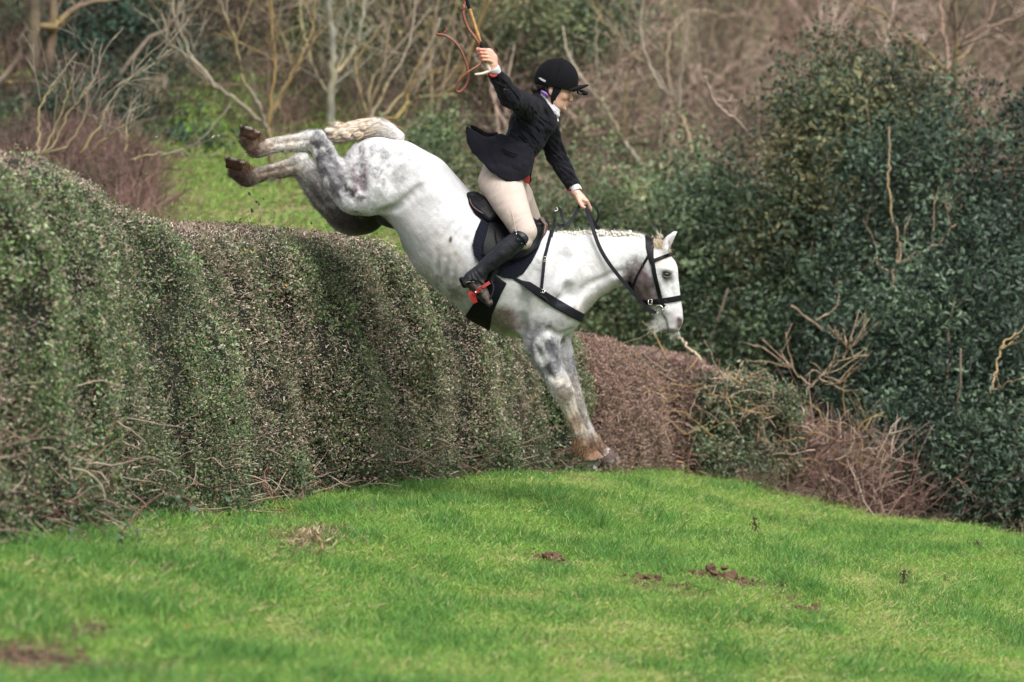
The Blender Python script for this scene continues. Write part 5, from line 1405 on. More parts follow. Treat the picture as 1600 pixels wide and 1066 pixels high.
add('flap', vol_mesh('flap', fv), m_leather, saddle)
for s in (1, -1):
    for pth, rr_ in ((((766, 347, 47), (761, 364, 66), (756, 382, 80), (756, 396, 84), (763, 403, 86)), 1.3), (((770, 350, 55), (775, 370, 76), (781, 392, 86), (778, 404, 88)), 1.0), (((848, 356, 38), (846, 372, 52), (838, 386, 66), (822, 398, 78), (800, 408, 86)), 2.2)):
        T = Tubes(); T.tube([HP(x, y, s * n) for x, y, n in pth], rr_ / PX, 6); add('piping', T.mesh('piping'), m_leather, saddle)
v = Vol.box(718, 866, 288, 372, -68, 68, 1.2)
v.chain([(735, 309, 0, 9, 34), (743, 319, 0, 13, 38), (757, 329, 0, 12, 34), (780, 341, 0, 9, 26), (812, 352, 0, 8, 20), (838, 353, 0, 10, 20), (850, 350, 0, 8, 16)], k=3)
for s in (1, -1): v.chain([(735, 311, 26 * s, 9.5, 12), (741, 322, 38 * s, 12, 12), (752, 332, 46 * s, 12, 11), (764, 342, 52 * s, 8, 9)], k=5); v.chain([(744, 308, 24 * s, 8, 12), (756, 320, 36 * s, 12, 12), (772, 336, 46 * s, 12, 12)], k=4)
v.chain([(733, 304, 0, 3.4, 30), (741, 301.5, 0, 3, 26)], k=4)
add('seat', vol_mesh('seat', v), m_leather, saddle)
T = Tubes()
T.tube(catmull([HP(733, 305, 34), HP(736, 317, 49.5), HP(743, 326, 57.5), HP(755, 334, 60)], 5), 0.8 / PX, 6)
add('welt', T.mesh('welt'), m_brown, saddle)
v = Vol.box(834, 866, 336, 388, -34, 34, 1.0)
v.chain([(846, 344, 0, 5, 18), (852, 352, 0, 5, 22), (850, 364, 0, 4, 30), (845, 378, 0, 3, 32)], k=3)
v.ell((861, 345, 0), (7, 6, 11), 20, k=2, op='sub')
add('pommel', vol_mesh('pommel', v), m_brown, saddle)
girth_poly = [(766, 424), (792, 443), (784, 458), (769, 492), (764, 524), (753, 524), (738, 508), (727, 494), (744, 468), (752, 450)]
gv = shell('girth', (715, 800, 420, 534, -96, 96), 1.4, 0.4, 3.2, lambda x, y, n: poly2(x, y, girth_poly), horse_into, disp=lambda x, y, n: 0.5 * np.abs(np.sin((x * 0.85 + y * 0.5) * 0.6)))
add('girth', vol_mesh('girth', gv), m_strap, saddle)
def tubes_obj(name, paths, r, mat, parent, sides=8, m=4):
    T = Tubes()
    for p in paths: T.tube(catmull([HP(*q) for q in p], m), (np.asarray(r) / PX) if not np.isscalar(r) else r / PX, sides)
    return add(name, T.mesh(name), mat, parent)
tubes_obj('girth_ring', [[(762, 515, 6), (764, 521, 8), (760, 524, 8), (757, 520, 6), (762, 515, 6)]], 1.1, m_steel, saddle)
for s in (1, -1):
    lea = add('stirrup_leather', ribbon_mesh('stirrup_leather', [HP(790, 372, 84 * s), HP(782, 400, 90 * s), HP(774, 425, 91 * s), HP(768, 440, 91 * s)], 7 / PX, 1.6 / PX, (0, -s, 0)), m_leather, saddle)
    stirrup = tubes_obj('stirrup', [[(767, 438, 91 * s), (771, 450, 97 * s), (766, 466, 100 * s), (757, 473, 100 * s)], [(767, 438, 91 * s), (764, 452, 80 * s), (757, 466, 78 * s), (750, 473, 79 * s)]], 1.8, m_strap, saddle)
    # red side arm and tread
    a = add('stirrup_arm', ribbon_mesh('stirrup_arm', [HP(765, 441.5, 101 * s), HP(755, 448, 103 * s), HP(746, 455, 103 * s), HP(739, 461, 102 * s)], 5 / PX, 4.5 / PX, (0, -s, 0)), m_red, saddle)
    a2 = add('stirrup_tread', ribbon_mesh('stirrup_tread', [HP(733, 456, 101 * s), HP(738, 463, 101 * s), HP(743, 473, 99 * s)], [6 / PX, 10 / PX, 7 / PX], 4 / PX, (0, -s, 0)), m_red, saddle)
    a3 = tubes_obj('stirrup_stud', [[(743, 457, 104.5 * s), (743, 457, 107 * s)]], 1.6, m_steel, saddle, m=1)
    T = Tubes()
    for u in (0, 1): T.tube([HP(747 + 4 * u, 452.5 - 3 * u, 105.5 * s), HP(751 + 4 * u, 454 - 3 * u, 105.5 * s)], 0.6 / PX, 5)
    add('stirrup_slot', T.mesh('stirrup_slot'), m_leather, saddle)

# --- breastplate
breast = thing('breastplate', 'dark webbing breastplate crossing the shoulder and chest of the grey horse', 'breastplate', HW(880, 470, 0))
chest_path = [(800, 433), (815, 441), (826, 446), (845, 459), (870, 475), (895, 489), (916, 500)]
bv = shell('breast', (795, 925, 425, 512, -92, 92), 1.1, 0.3, 2.4, lambda x, y, n: path2(x, y, chest_path, [4, 6, 12, 14, 15, 14, 14]))
add('chest_strap', vol_mesh('chest_strap', bv), m_strap, breast)
nv = shell('neck', (838, 886, 340, 466, -92, 92), 0.9, 0.4, 1.9, lambda x, y, n: path2(x, y, [(866, 350), (861.5, 362), (851, 402), (845, 462)], [5, 5, 5, 5]))
add('neck_strap', vol_mesh('neck_strap', nv), m_strap, breast)
def buckle(px, py, n, w, h, ang, parent, mat=m_steel, r=0.7):
    c, s = math.cos(math.radians(ang)), math.sin(math.radians(ang))
    pts = [(px + x * c - y * s, py + x * s + y * c, n) for x, y in ((-w, -h), (w, -h), (w, h), (-w, h), (-w, -h))]
    T = Tubes(); T.tube([HP(*q) for q in pts], r / PX, 6); T.tube([HP(px, py, n), HP(px + w * 0.9 * c, py + w * 0.9 * s, n)], r * 0.7 / PX, 5)
    return add('buckle', T.mesh('buckle'), mat, parent)
def horse_n(px, py, off=2.0):
    """how far the near skin of the horse stands towards the camera at a photo pixel"""
    i = int(round((px - hv.x[0]) / HH)); 
    for n in range(98, -60, -1):
        x, y, _ = fig(px, py, n)
        i = int(round((x - hv.x[0]) / HH)); j = int(round((y - hv.y[0]) / HH)); k = int(round((n - hv.n[0]) / HH))
        if 0 <= i < hv.F.shape[0] and 0 <= j < hv.F.shape[1] and 0 <= k < hv.F.shape[2] and hv.F[i, j, k] < 0: return n + off
    return 0 + off
for (x, y, w, h, a) in ((826, 445, 3, 3.5, 30), (851, 405, 3.4, 2.4, 100), (848, 455, 2.6, 3, 100)):
    buckle(x, y, horse_n(x, y, 4.0), w, h, a, breast)
add('strap_end', ribbon_mesh('strap_end', [HP(845, 461, horse_n(845, 461, 4)), HP(852, 466, horse_n(852, 466, 5)), HP(857, 472, horse_n(857, 472, 5))], 3.4 / PX, 1 / PX, (0.2, -1, 0.1)), m_strap, breast)
add('withers_loop', ribbon_mesh('withers_loop', [HP(x, y, n) for x, y, n in ((861.5, 370, 22), (864, 359, 12), (866, 350, 8), (867, 340, 7), (868, 330, 4), (872, 325.5, 2), (876, 329, 1), (878, 339, 2), (882, 350, 5))], 4 / PX, 1 / PX, (0.3, -1, 0)), m_strap, breast)
buckle(869, 327.5, 6, 2.6, 1.8, -30, breast)

# --- bridle
bridle = thing('bridle', 'black leather bridle with loose ring snaffle on the horse\'s head', 'bridle', HW(1030, 430, 0))
head_base = lambda v: horse_into(v, head_only=True)
REG = (978, 1080, 360, 500, -42, 42)
hb = Vol.box(*REG, 0.75); head_base(hb); hb.blur(1); hbF = hb.norm().astype(np.float32)
def hstrap(name, path, widths, offs=0.2, thick=1.5, extra=None):
    x0, x1 = min(p[0] for p in path) - 8, max(p[0] for p in path) + 8; y0, y1 = min(p[1] for p in path) - 8, max(p[1] for p in path) + 8
    i = slice(*np.searchsorted(hb.x, (x0, x1))); j = slice(*np.searchsorted(hb.y, (y0, y1)))
    v = Vol(hb.x[i], hb.y[j], hb.n); Fn = hbF[i, j]
    a, b_ = photo_xy(v.x[:, None, None], v.y[None, :, None], v.n[None, None, :])
    v.F = np.maximum(np.abs(Fn - offs - thick / 2) - thick / 2, path2(a, b_, path, widths)).astype(np.float32)
    if extra is not None: v.F = np.maximum(v.F, extra(v.n[None, None, :], a, b_)).astype(np.float32)
    return add(name, vol_mesh(name, v), m_leather, bridle)
hstrap('headpiece', [(1015, 366), (1015, 385), (1017, 402), (1019, 410)], [14, 13, 9, 8])
hstrap('cheekpiece', [(1019, 408), (1023, 430), (1029, 455), (1033, 470), (1037, 478)], [7, 6.5, 6.5, 6, 5], 0.9, 1.5)
hstrap('browband', [(1018, 409), (1030, 404), (1044, 399), (1060, 392)], [5.5, 5.5, 5.5, 5.5], 0.9, 1.6)
hstrap('throatlash', [(1015, 396), (1006, 412), (995, 432), (988, 448), (985, 462)], [4, 4, 4, 4, 4], 0.5)
hstrap('noseband', [(1000, 473), (1012, 472.5), (1030, 471), (1050, 468), (1072, 464)], [7, 8, 8, 8.5, 8.5], 0.4, 2.0)
hstrap('jaw_strap', [(1000, 474), (1010, 483), (1022, 487)], [4.5, 4.5, 4], 0.6, 1.4)
for x, y, n, w, h, a in ((1016, 472, 19, 3.0, 3.6, 0), (1021, 419, 26, 3.2, 3.0, 80), (1037, 476, 17, 2.6, 2, 60), (1005, 413, 22, 1.8, 2.2, 120)):
    buckle(x, y, n, w, h, a, bridle)
def ring_pts(cx, cy, n, r, k=18, tilt=0.25):
    return [(cx + r * math.cos(a), cy + r * math.sin(a), n + r * tilt * math.cos(a)) for a in np.linspace(0, 2 * math.pi, k)]
for s in (1, -1):
    tubes_obj('bit_ring', [ring_pts(1029.5, 483.5, 17.5 * s, 6.4)], 1.15, m_steel, bridle, m=2)
tubes_obj('mouthpiece', [[(1036, 484, 17), (1038, 487, 0), (1036, 484, -17)]], 1.6, m_steel, bridle)
tubes_obj('rein_stop', [ring_pts(1020, 490, 16, 1.9, 10)], 0.9, m_steel, bridle, m=2)
m_rein = m_strap
NR = [HP(*q) for q in ((1026, 487, 19), (1018, 488, 20), (1002, 472, 25), (985, 453, 30), (968, 433, 33), (951, 411, 35), (938, 389, 33), (929, 366, 26), (922, 343, 12), (917, 328, -4), (914.5, 318, -12))]
add('rein', ribbon_mesh('rein', NR, [4.2 / PX, 5.2 / PX, 5.8 / PX, 6 / PX, 6 / PX], 1.1 / PX, (0.15, -1, 0.1), 8), m_rein, bridle)
FR = [HP(*q) for q in ((1026, 487, -19), (1005, 470, -28), (985, 445, -32), (960, 400, -36), (945, 372, -32), (934, 357, -22), (926, 345, -18), (918, 330, -16), (915, 320, -14))]
add('rein', ribbon_mesh('rein', FR, 5.4 / PX, 1.1 / PX, (0.15, -1, 0.1), 8), m_rein, bridle)
LP = [HP(*q) for q in ((914, 317, -12), (922, 319, -14), (931, 325, -17), (935, 337, -19), (931, 348, -20), (926, 352, -20), (918, 350, -18))]
add('rein_loop', ribbon_mesh('rein_loop', LP, 3.6 / PX, 1.0 / PX, (0.35, -1, 0.2), 8), m_rein, bridle)
SL = [HP(*q) for q in ((910, 317, -13), (905, 322, -12), (900, 333, -9), (892, 344, -5), (884, 351, 0), (876, 353, 5), (870, 350, 8), (866, 354, 10))]
add('rein_slack', ribbon_mesh('rein_slack', SL, 5 / PX, 1.0 / PX, (0.2, -1, 0.4), 8), m_rein, bridle)
# ================================================================ the rider
person = thing('person', 'rider in black hunt coat and velvet cap leaning back with one arm flung up', 'person', HW(780, 300, 0))
HC = (868.0, 134.0); HN = 0.0
hf = (0.951, 0.309); hu = (0.309, -0.951)             # forward and up of the head in the picture
def hp(f, u, n=0.0):
    x = HC[0] + hf[0] * f + hu[0] * u; y = HC[1] + hf[1] * f + hu[1] * u
    return (x, y, n + HN)
HA = math.degrees(math.atan2(hf[1], hf[0]))
SH_N, EL_N, WR_N = (822, 168, 42), (796, 152, 104), (771, 110, 142)       # near (raised) arm
SH_F, EL_F, WR_F = (848, 184, -44), (868, 243, -64), (899, 300, -22)      # far arm, holding the reins
HIP_N, KN_N, AN_N = (778, 286, 26), (814, 371, 94), (750, 425, 94)
HIP_F, KN_F, AN_F = (784, 286, -26), (826, 361, -94), (762, 415, -94)
def dense(lo, hi, zones, hf_, hc_):
    out = []; x = lo
    while x < hi:
        out.append(x); f = any(a <= x <= b for a, b in zones); x += hf_ if f else hc_
    return np.array(out)
bvx = dense(716, 928, [(740, 780), (842, 926)], 0.75, 1.8)
bvy = dense(66, 486, [(66, 186), (298, 332)], 0.75, 2.2)
bvn = dense(-112, 168, [(-34, 24), (122, 164)], 0.75, 2.2)
body = Vol(bvx, bvy, bvn)
v = body
# skull and face
v.ell(hp(-3, 9), (26.5, 24, 20), HA, k=3)
v.ell(hp(7, -10), (18, 22, 16.5), HA, k=8)
v.ell(hp(14, -26), (10.5, 9, 10), HA, k=7)                   # chin
v.chain([hp(-4, -14, 13) + (6,), hp(10, -29, 6) + (5,)], k=6); v.chain([hp(-4, -14, -13) + (6,), hp(10, -29, -6) + (5,)], k=6)
v.chain([hp(23.5, -1) + (2.6,), hp(27.0, -8) + (2.7,), hp(29.6, -13.2) + (2.9,)], k=3)   # nose
v.ell(hp(28.4, -14.5, 2.6), (2.1, 1.9, 1.9), HA, k=1.5); v.ell(hp(28.4, -14.5, -2.6), (2.1, 1.9, 1.9), HA, k=1.5)
v.ell(hp(22.5, 1.5), (4, 3.2, 13), HA, k=4)                    # brow
for s in (1, -1):
    v.ell(hp(22.8, -4.5, 8.2 * s), (4.4, 3.1, 4.6), HA, k=2.5, op='sub')
    v.ell(hp(20.0, -4.8, 7.8 * s), (3.7, 3.1, 3.5), HA, k=0.8)
    v.ell(hp(18.0, -11.5, 10.5 * s), (5.5, 5, 4.5), HA, k=5)     # cheekbone
v.ell(hp(24.6, -20.4), (2.9, 1.5, 4.6), HA, k=1.0); v.ell(hp(24.2, -23.6), (2.8, 1.7, 4.2), HA, k=1.0)
v.ell(hp(26.4, -22.0), (2.2, 0.5, 3.6), HA, k=0.7, op='sub')
v.ell(hp(23.6, -30), (3.6, 3.4, 5), HA, k=3)
for s in (1, -1):                                             # ears
    v.ell(hp(-4.2, -7.0, 18.4 * s), (4.3, 7.0, 2.6), HA + 12, k=2.2)
    v.ell(hp(-3.4, -6.2, 21.4 * s), (2.0, 4.2, 1.8), HA + 12, k=1.0, op='sub')
# neck, trunk
v.chain([(862, 148, 0, 12, 12), (853, 160, 0, 12.5, 12.5), (846, 170, 0, 14, 17)], k=7)
v.chain([(838, 172, 0, 18, 36), (829, 195, 0, 27, 36), (816, 222, 0, 22, 30), (798, 248, 0, 21, 31), (782, 272, 0, 28, 38), (775, 288, 0, 26, 38)], k=8)
# arms
v.chain([SH_N + (14,), EL_N + (10.5,)], k=9); v.chain([EL_N + (10.5,), tuple(np.add(np.multiply(EL_N, 0.6), np.multiply(WR_N, 0.4))) + (10,), WR_N + (6.5,)], k=4)
v.chain([SH_F + (14,), EL_F + (10.5,)], k=9); v.chain([EL_F + (10.5,), tuple(np.add(np.multiply(EL_F, 0.6), np.multiply(WR_F, 0.4))) + (10,), WR_F + (6.5,)], k=4)
# legs and feet
for hip, kn, an, s in ((HIP_N, KN_N, AN_N, 1), (HIP_F, KN_F, AN_F, -1)):
    v.chain([hip + (25,), tuple(np.add(np.multiply(hip, 0.5), np.multiply(kn, 0.5))) + (19,), kn + (10,)], k=6)
    v.chain([kn + (10,), tuple(np.add(np.multiply(kn, 0.68), np.multiply(an, 0.32))) + (10,), an + (6,)], k=3)
    v.chain([an + (6,), (an[0] - 13, an[1] + 13, an[2]) + (5.5,)], k=2); v.chain([(an[0] - 11, an[1] + 13, an[2]) + (5,), (an[0] + 2, an[1] + 29, an[2]) + (5,), (an[0] + 13, an[1] + 46, an[2]) + (3.5,)], k=3)
# raised right hand round the whip: shaft from (730,0) to (764.6,109)
def shaft(y): return 729.5 + (764.6 - 729.5) * (y / 109.0)
WN = 146.0
v.chain([WR_N + (6.5,), (770, 101, WN - 2, 8, 6.5), (767, 92, WN - 2, 10.5, 6.0), (763.5, 84, WN - 1, 8.5, 5.0)], k=4)
for i, (y, r) in enumerate(((80.0, 2.75), (85.0, 2.9), (90.5, 2.85), (95.8, 2.5))):
    sx = shaft(y)
    mc = (766.5 + i * 0.9, 83 + i * 4.6, WN + 2.5)
    v.chain([mc + (3.1,), (sx + 3.2, y - 1.5, WN + 8.2, r), (sx - 4.6, y - 2.2, WN + 7.2, r * 0.97), (sx - 8.2, y - 1.0, WN + 1.2, r * 0.92), (sx - 5.5, y + 0.8, WN - 4.2, r * 0.86), (sx - 1.0, y + 1.2, WN - 5.4, r * 0.8)], k=1.1)
v.chain([(769, 92, WN - 5, 4.2), (761, 81.5, WN - 6, 3.4), (752, 75.5, WN - 4.5, 3.1), (746.8, 76.5, WN - 0.5, 2.7)], k=2)        # thumb lies along the shaft
# left hand closed on the reins
v.chain([WR_F + (6.5,), (905, 308, -18, 7.5, 6.5), (911, 316, -15, 8.5, 6.5)], k=4)
for i in range(4):
    a = (911.5 + i * 1.6, 312.5 + i * 3.4, -10 - i * 2.2)
    v.chain([a + (3.0,), (a[0] + 5.5, a[1] + 2.0, a[2] + 1.0, 2.8), (a[0] + 7.2, a[1] + 6.2, a[2] - 3.5, 2.5), (a[0] + 3.6, a[1] + 8.0, a[2] - 7.0, 2.3), (a[0] - 0.6, a[1] + 6.0, a[2] - 8.0, 2.1)], k=1.0)
v.chain([(903, 309, -12, 4), (905.5, 316.5, -8.5, 3.2), (909.5, 322.5, -7.5, 2.9), (914, 325, -8.5, 2.4)], k=1.6)
def skincol(V):
    m = fbm(V / 6.0, 3); c = np.tile([0.62, 0.37, 0.28], (len(V), 1)) * (0.93 + 0.14 * m)[:, None]
    def bl(q, r, col, st):
        nonlocal c
        f = fig(*q); d_ = np.sqrt(((V - np.array(f)) ** 2).sum(1)) / r
        w = sstep(1.1, 0.3, d_)[:, None] * st; c = c * (1 - w) + np.array(col) * w
    for s in (1, -1):
        bl(hp(17, -13, 14 * s), 8, (0.62, 0.28, 0.22), 0.5)
        bl(hp(22.6, -4.6, 8.0 * s), 3.0, (0.10, 0.055, 0.045), 0.85)
        bl(hp(23.5, 0.6, 8.5 * s), 2.8, (0.16, 0.09, 0.06), 0.8)
    bl(hp(27, -22), 4.2, (0.50, 0.17, 0.15), 0.85)
    bl(hp(30, -13), 3.5, (0.62, 0.30, 0.24), 0.5)
    hands = (V[:, 1] < 105) & (V[:, 0] < 790)
    kn = (V[:, 0] < 760) & hands
    c[hands] = c[hands] * np.array([1.0, 0.93, 0.92]); c[kn] = c[kn] * np.array([1.05, 0.82, 0.80])
    return c
m_skin, nt, b = mat_new('skin')
at = nt.nodes.new('ShaderNodeAttribute'); at.attribute_name = 'Col'; nt.links.new(at.outputs['Color'], b.inputs['Base Color'])
b.inputs['Roughness'].default_value = 0.45; b.inputs['Subsurface Weight'].default_value = 0.12
b.inputs['Subsurface Radius'].default_value = (0.01, 0.004, 0.002); b.inputs['Subsurface Scale'].default_value = 0.5
add('body', vol_mesh('person_body', v, skincol), m_skin, person)
m_eyew = simple('human_eye', (0.5, 0.48, 0.46), 0.15, 0.05, 20, 0)
m_iris = simple('human_iris', (0.03, 0.018, 0.01), 0.1, 0.05, 20, 0)

# hair: low bun in a net, and strands before the ear
m_dhair = simple('dark_brown_hair', (0.022, 0.012, 0.009), 0.5, 0.4, 120, 0.5, 300)
v = Vol.box(826, 872, 116, 166, -24, 24, 0.8)
v.ell(hp(-18, -6), (13, 11, 17), HA, k=3); v.ell((837, 139, 0), (8.5, 7.5, 10), 20, k=3)
add('hair', vol_mesh('hair', v, None, lambda V: V + (fbm(V / 2.2, 2) - 0.5)[:, None] * 2.2), m_dhair, person)
m_tie = simple('lilac_hair_tie', (0.24, 0.10, 0.42), 0.6, 0.2, 60, 0.2)
tubes_obj('hair_tie', [[(846, 143, 15), (850, 145, 18), (854, 148, 18), (855, 152, 14)]], 2.2, m_tie, person)

# velvet cap
m_velvet = simple('black_velvet', (0.004, 0.004, 0.0055), 0.9, 0.3, 40, 0.4, 300, sheen=0.06, spec=0.15)
m_velvet.node_tree.nodes['Principled BSDF'].inputs['Sheen Tint'].default_value = (0.25, 0.26, 0.3, 1)
helmet = None
v = Vol.box(830, 924, 84, 156, -34, 34, 0.9)
v.ell(hp(-1.5, 8), (34.5, 35, 26.5), HA, k=2)
a = fig(*hp(0, 4)); X, Y, N_ = v.x[:, None, None], v.y[None, :, None], v.n[None, None, :]
a = fig(*hp(0, 0)); cut = -3.8 + 0.12 * ((X - a[0]) * hf[0] + (Y - a[1]) * hf[1]) - ((X - a[0]) * hu[0] + (Y - a[1]) * hu[1])
v.F = np.maximum(v.F, cut + 0.0 * N_).astype(np.float32)
inner = Vol(v.x, v.y, v.n); inner.ell(hp(-3, 9), (28, 25.5, 21.5), HA, k=1)
v.F = np.maximum(v.F, -inner.F)
helmet = add('helmet', vol_mesh('helmet', v), m_velvet, person)
# peak: a curved plate
v = Vol.box(880, 926, 116, 156, -30, 30, 0.7)
a0 = hp(20, 5); X, Y, N_ = v.x[:, None, None], v.y[None, :, None], v.n[None, None, :]
fx = (X - HC[0]) * hf[0] + (Y - HC[1]) * hf[1]; ux = (X - HC[0]) * hu[0] + (Y - HC[1]) * hu[1]
surf_u = 5.5 - 0.013 * N_ ** 2 + 0.45 * (fx - 25)
outline = np.sqrt(((fx - 22) / 27.0) ** 2 + (N_ / 23.0) ** 2) * 24 - 24
v.F = np.maximum(np.maximum(np.abs(ux - surf_u) - 1.4, outline), 22 - fx).astype(np.float32)
add('peak', vol_mesh('peak', v), m_velvet, helmet)
v = Vol.box(872, 880, 88, 100, -5, 5, 0.6); v.ell(hp(-3, 43), (3.4, 1.8, 3.4), HA, k=0.5)
add('button', vol_mesh('button', v), m_velvet, helmet)
# seams of the cap and its strap
T = Tubes()
for s in (18, -18, 90):
    pts = []
    for t in np.linspace(0.05, 1.45, 12):
        f = -3 + 33.8 * math.sin(t) * (math.cos(math.radians(s))); nn = 26.9 * math.sin(t) * math.sin(math.radians(s)) if s != 90 else 26.9 * math.sin(t)
        pts.append(HP(*hp(f if s != 90 else -3, 12 + 31.3 * math.cos(t), nn)))
    T.tube(pts, 0.5 / PX, 5)
add('seam', T.mesh('seam'), m_velvet, helmet)
m_grey = simple('grey_trim', (0.35, 0.35, 0.37), 0.4, 0.1, 30, 0.1)
for s in (1, -1):
    add('trim', ribbon_mesh('trim', [HP(*hp(-29, 5, 14 * s)), HP(*hp(-24, 2.5, 20.5 * s)), HP(*hp(-17, 1.5, 23.5 * s))], 3 / PX, 1 / PX, (0, -s, 0)), m_grey, helmet)
    add('chin_strap', ribbon_mesh('chin_strap', [HP(*hp(4, 3, 21.5 * s)), HP(*hp(3.5, -8, 20.5 * s)), HP(*hp(2.5, -20, 17 * s)), HP(*hp(8, -32, 9 * s)), HP(*hp(11, -35, 1 * s))], [14 / PX, 12 / PX, 8 / PX, 5 / PX, 4 / PX], 1.2 / PX, (0.1, -s, 0)), m_strap, helmet)
    add('chin_strap', ribbon_mesh('chin_strap', [HP(*hp(-18, 1, 20 * s)), HP(*hp(-11, -11, 19 * s)), HP(*hp(0, -19, 17.5 * s))], 4 / PX, 1.2 / PX, (0.1, -s, 0)), m_strap, helmet)
# small camera clipped to the peak
v = Vol.box(900, 926, 130, 152, -9, 9, 0.7)
v.chain([hp(37, 2) + (3.5, 6), hp(47, 3) + (3.7, 6)], k=1)
hc_ = add('camera_case', vol_mesh('camera_case', v), m_strap, helmet)
tubes_obj('camera_lens', [[hp(48, 3, 0), hp(51.5, 3.3, 0)]], 2.6, m_leather, hc_, m=1)
tubes_obj('camera_clip', [[hp(34, 7, 6), hp(38, 1.5, 7), hp(42, 1.0, 7)]], 0.7, m_grey, hc_)

# jacket
m_wool = simple('black_wool', (0.0055, 0.0057, 0.010), 0.9, 0.4, 25, 0.45, 220, sheen=0.04, spec=0.2)
m_wool.node_tree.nodes['Principled BSDF'].inputs['Sheen Tint'].default_value = (0.4, 0.42, 0.5, 1)
m_woolj = simple('black_wool_body', (0, 0, 0), 0.9, 0.4, 25, 0.45, 220, sheen=0.04, spec=0.2, attr=True)
def woolcol(V):
    f = fbm(V / 1.7 + 11, 2); m = fbm(V / 20, 3)
    w = (sstep(0.80, 0.86, f) * sstep(0.45, 0.6, m) * 0.6)[:, None]
    c = np.array([0.0055, 0.0057, 0.010]) * (0.7 + 0.6 * m)[:, None]
    return c * (1 - w) + np.array([0.16, 0.13, 0.11]) * w
m_lining = simple('red_lining', (0.30, 0.015, 0.015), 0.6, 0.2, 40, 0.2)
v = Vol.box(758, 916, 98, 302, -84, 168, 1.15)
v.chain([(842, 160, 0, 16, 18), (836, 172, 0, 22, 40), (830, 194, 0, 35, 44), (822, 216, 0, 31, 40), (806, 238, 0, 28, 38), (796, 252, 0, 32, 41)], k=8)
v.ell((852, 193, 13), (17, 18, 17), 60, k=10); v.ell((852, 193, -13), (17, 18, 17), 60, k=10)
v.chain([SH_N + (21,), (812, 160, 68, 18.5), EL_N + (16.5,)], k=10)
v.chain([EL_N + (16.5,), (785, 134, 120, 14), (774, 117, 136, 12.0)], k=4)
v.chain([SH_F + (20,), (858, 212, -54, 17), EL_F + (15.5,)], k=9)
v.chain([EL_F + (15.5,), (882, 268, -45, 13.5), (894.5, 290, -28, 11.5)], k=4)
v.chain([(775.5, 118, 134, 9), (768, 104, 146, 10.5)], k=1, op='sub')
v.chain([(893, 288, -30, 8.5), (900, 300, -22, 10)], k=1, op='sub')
v.blur(1)
def cloth(V):
    W = V.copy(); f = fbm(np.stack([V[:, 0] / 16, V[:, 1] / 16, V[:, 2] / 16], 1), 3) - 0.5
    f2 = np.abs(fbm(np.stack([(V[:, 0] - V[:, 1]) / 9, (V[:, 0] + V[:, 1]) / 40, V[:, 2] / 14], 1) + 5, 2) - 0.5)
    W[:, 2] += np.sign(V[:, 2]) * (f * 6 - f2 * 12); W[:, 1] += f * 4 - f2 * 6; W[:, 0] += f2 * 5
    return W
# soft folds at the elbow
jacket = add('jacket', vol_mesh('jacket', v, woolcol, cloth), m_woolj, person)

def sheet(name, rows, thick, mat, parent, sub=2, mat2=None):
    """a cloth panel with thickness from a grid of photo points"""
    G = np.array([[tuple(HP(*q)) for q in r] for r in rows])
    me = bpy.data.meshes.new(name)
    R_, C_ = G.shape[:2]
    F = [(i * C_ + j, i * C_ + j + 1, (i + 1) * C_ + j + 1, (i + 1) * C_ + j) for i in range(R_ - 1) for j in range(C_ - 1)]
    me.from_pydata([tuple(p) for p in G.reshape(-1, 3)], [], F)
    me.materials.append(mat)
    if mat2: me.materials.append(mat2)
    o = bpy.data.objects.new(name, me)
    s2 = o.modifiers.new('solid', 'SOLIDIFY'); s2.thickness = thick / PX; s2.offset = 0
    if mat2: s2.material_offset = 1
    s1 = o.modifiers.new('sub', 'SUBSURF'); s1.levels = s1.render_levels = sub
    if sub > 2:
        tx_ = bpy.data.textures.new(name + '_folds', 'CLOUDS'); tx_.noise_scale = 0.09; tx_.noise_depth = 2
        dm = o.modifiers.new('folds', 'DISPLACE'); dm.texture = tx_; dm.texture_coords = 'GLOBAL'; dm.strength = 0.035; dm.mid_level = 0.5
    me.polygons.foreach_set('use_smooth', [True] * len(F))
    COL.objects.link(o); o.parent = parent
    if parent: o.matrix_parent_inverse = Matrix.Translation(-parent.location)
    return o
# skirt of the coat: near side, wind-lifted tail, far side
sheet('skirt', [
    [(779, 206, 26), (792, 214, 38), (808, 219, 43), (824, 223, 40), (837, 226, 26), (838, 228, 6)],
    [(768, 216, 33), (783, 226, 43), (803, 232, 48), (821, 236, 46), (835, 237, 30), (832, 241, 6)],
    [(744, 209, 38), (766, 231, 50), (796, 248, 56), (819, 252, 54), (831, 251, 38), (832, 254, 12)],
    [(727, 190, 34), (742, 234, 50), (786, 266, 62), (814, 270, 62), (827, 265, 46), (831, 270, 18)],
    [(727, 206, 30), (735, 240, 50), (770, 271, 64), (800, 287, 66), (820, 281, 52), (828, 273, 26)]], 2.0, m_wool, jacket, 3)
sheet('skirt', [
    [(779, 206, 26), (777, 210, 0), (780, 208, -26), (800, 216, -40), (822, 224, -38), (837, 228, -8)],
    [(764, 212, 28), (766, 214, 0), (770, 214, -30), (796, 234, -48), (822, 244, -46), (834, 250, -8)],
    [(748, 199, 32), (754, 206, 4), (760, 224, -34), (790, 254, -58), (818, 266, -56), (831, 272, -12)],
    [(728, 191, 34), (742, 212, 6), (754, 236, -36), (786, 270, -64), (814, 280, -62), (829, 292, -8)]], 2.0, m_wool, jacket, 3)
sheet('skirt_lining', [[(812, 272, 20), (820, 270, 14), (828, 262, 4)], [(816, 284, 18), (822, 287, 10), (829, 290, 0)]], 1.2, m_lining, jacket, 2)
tubes_obj('pocket_flap', [[(784, 231, 53.5), (794, 236, 57), (809, 242, 58)]], [0.6] + [1.6] * 7 + [0.6], m_wool, jacket, 6)
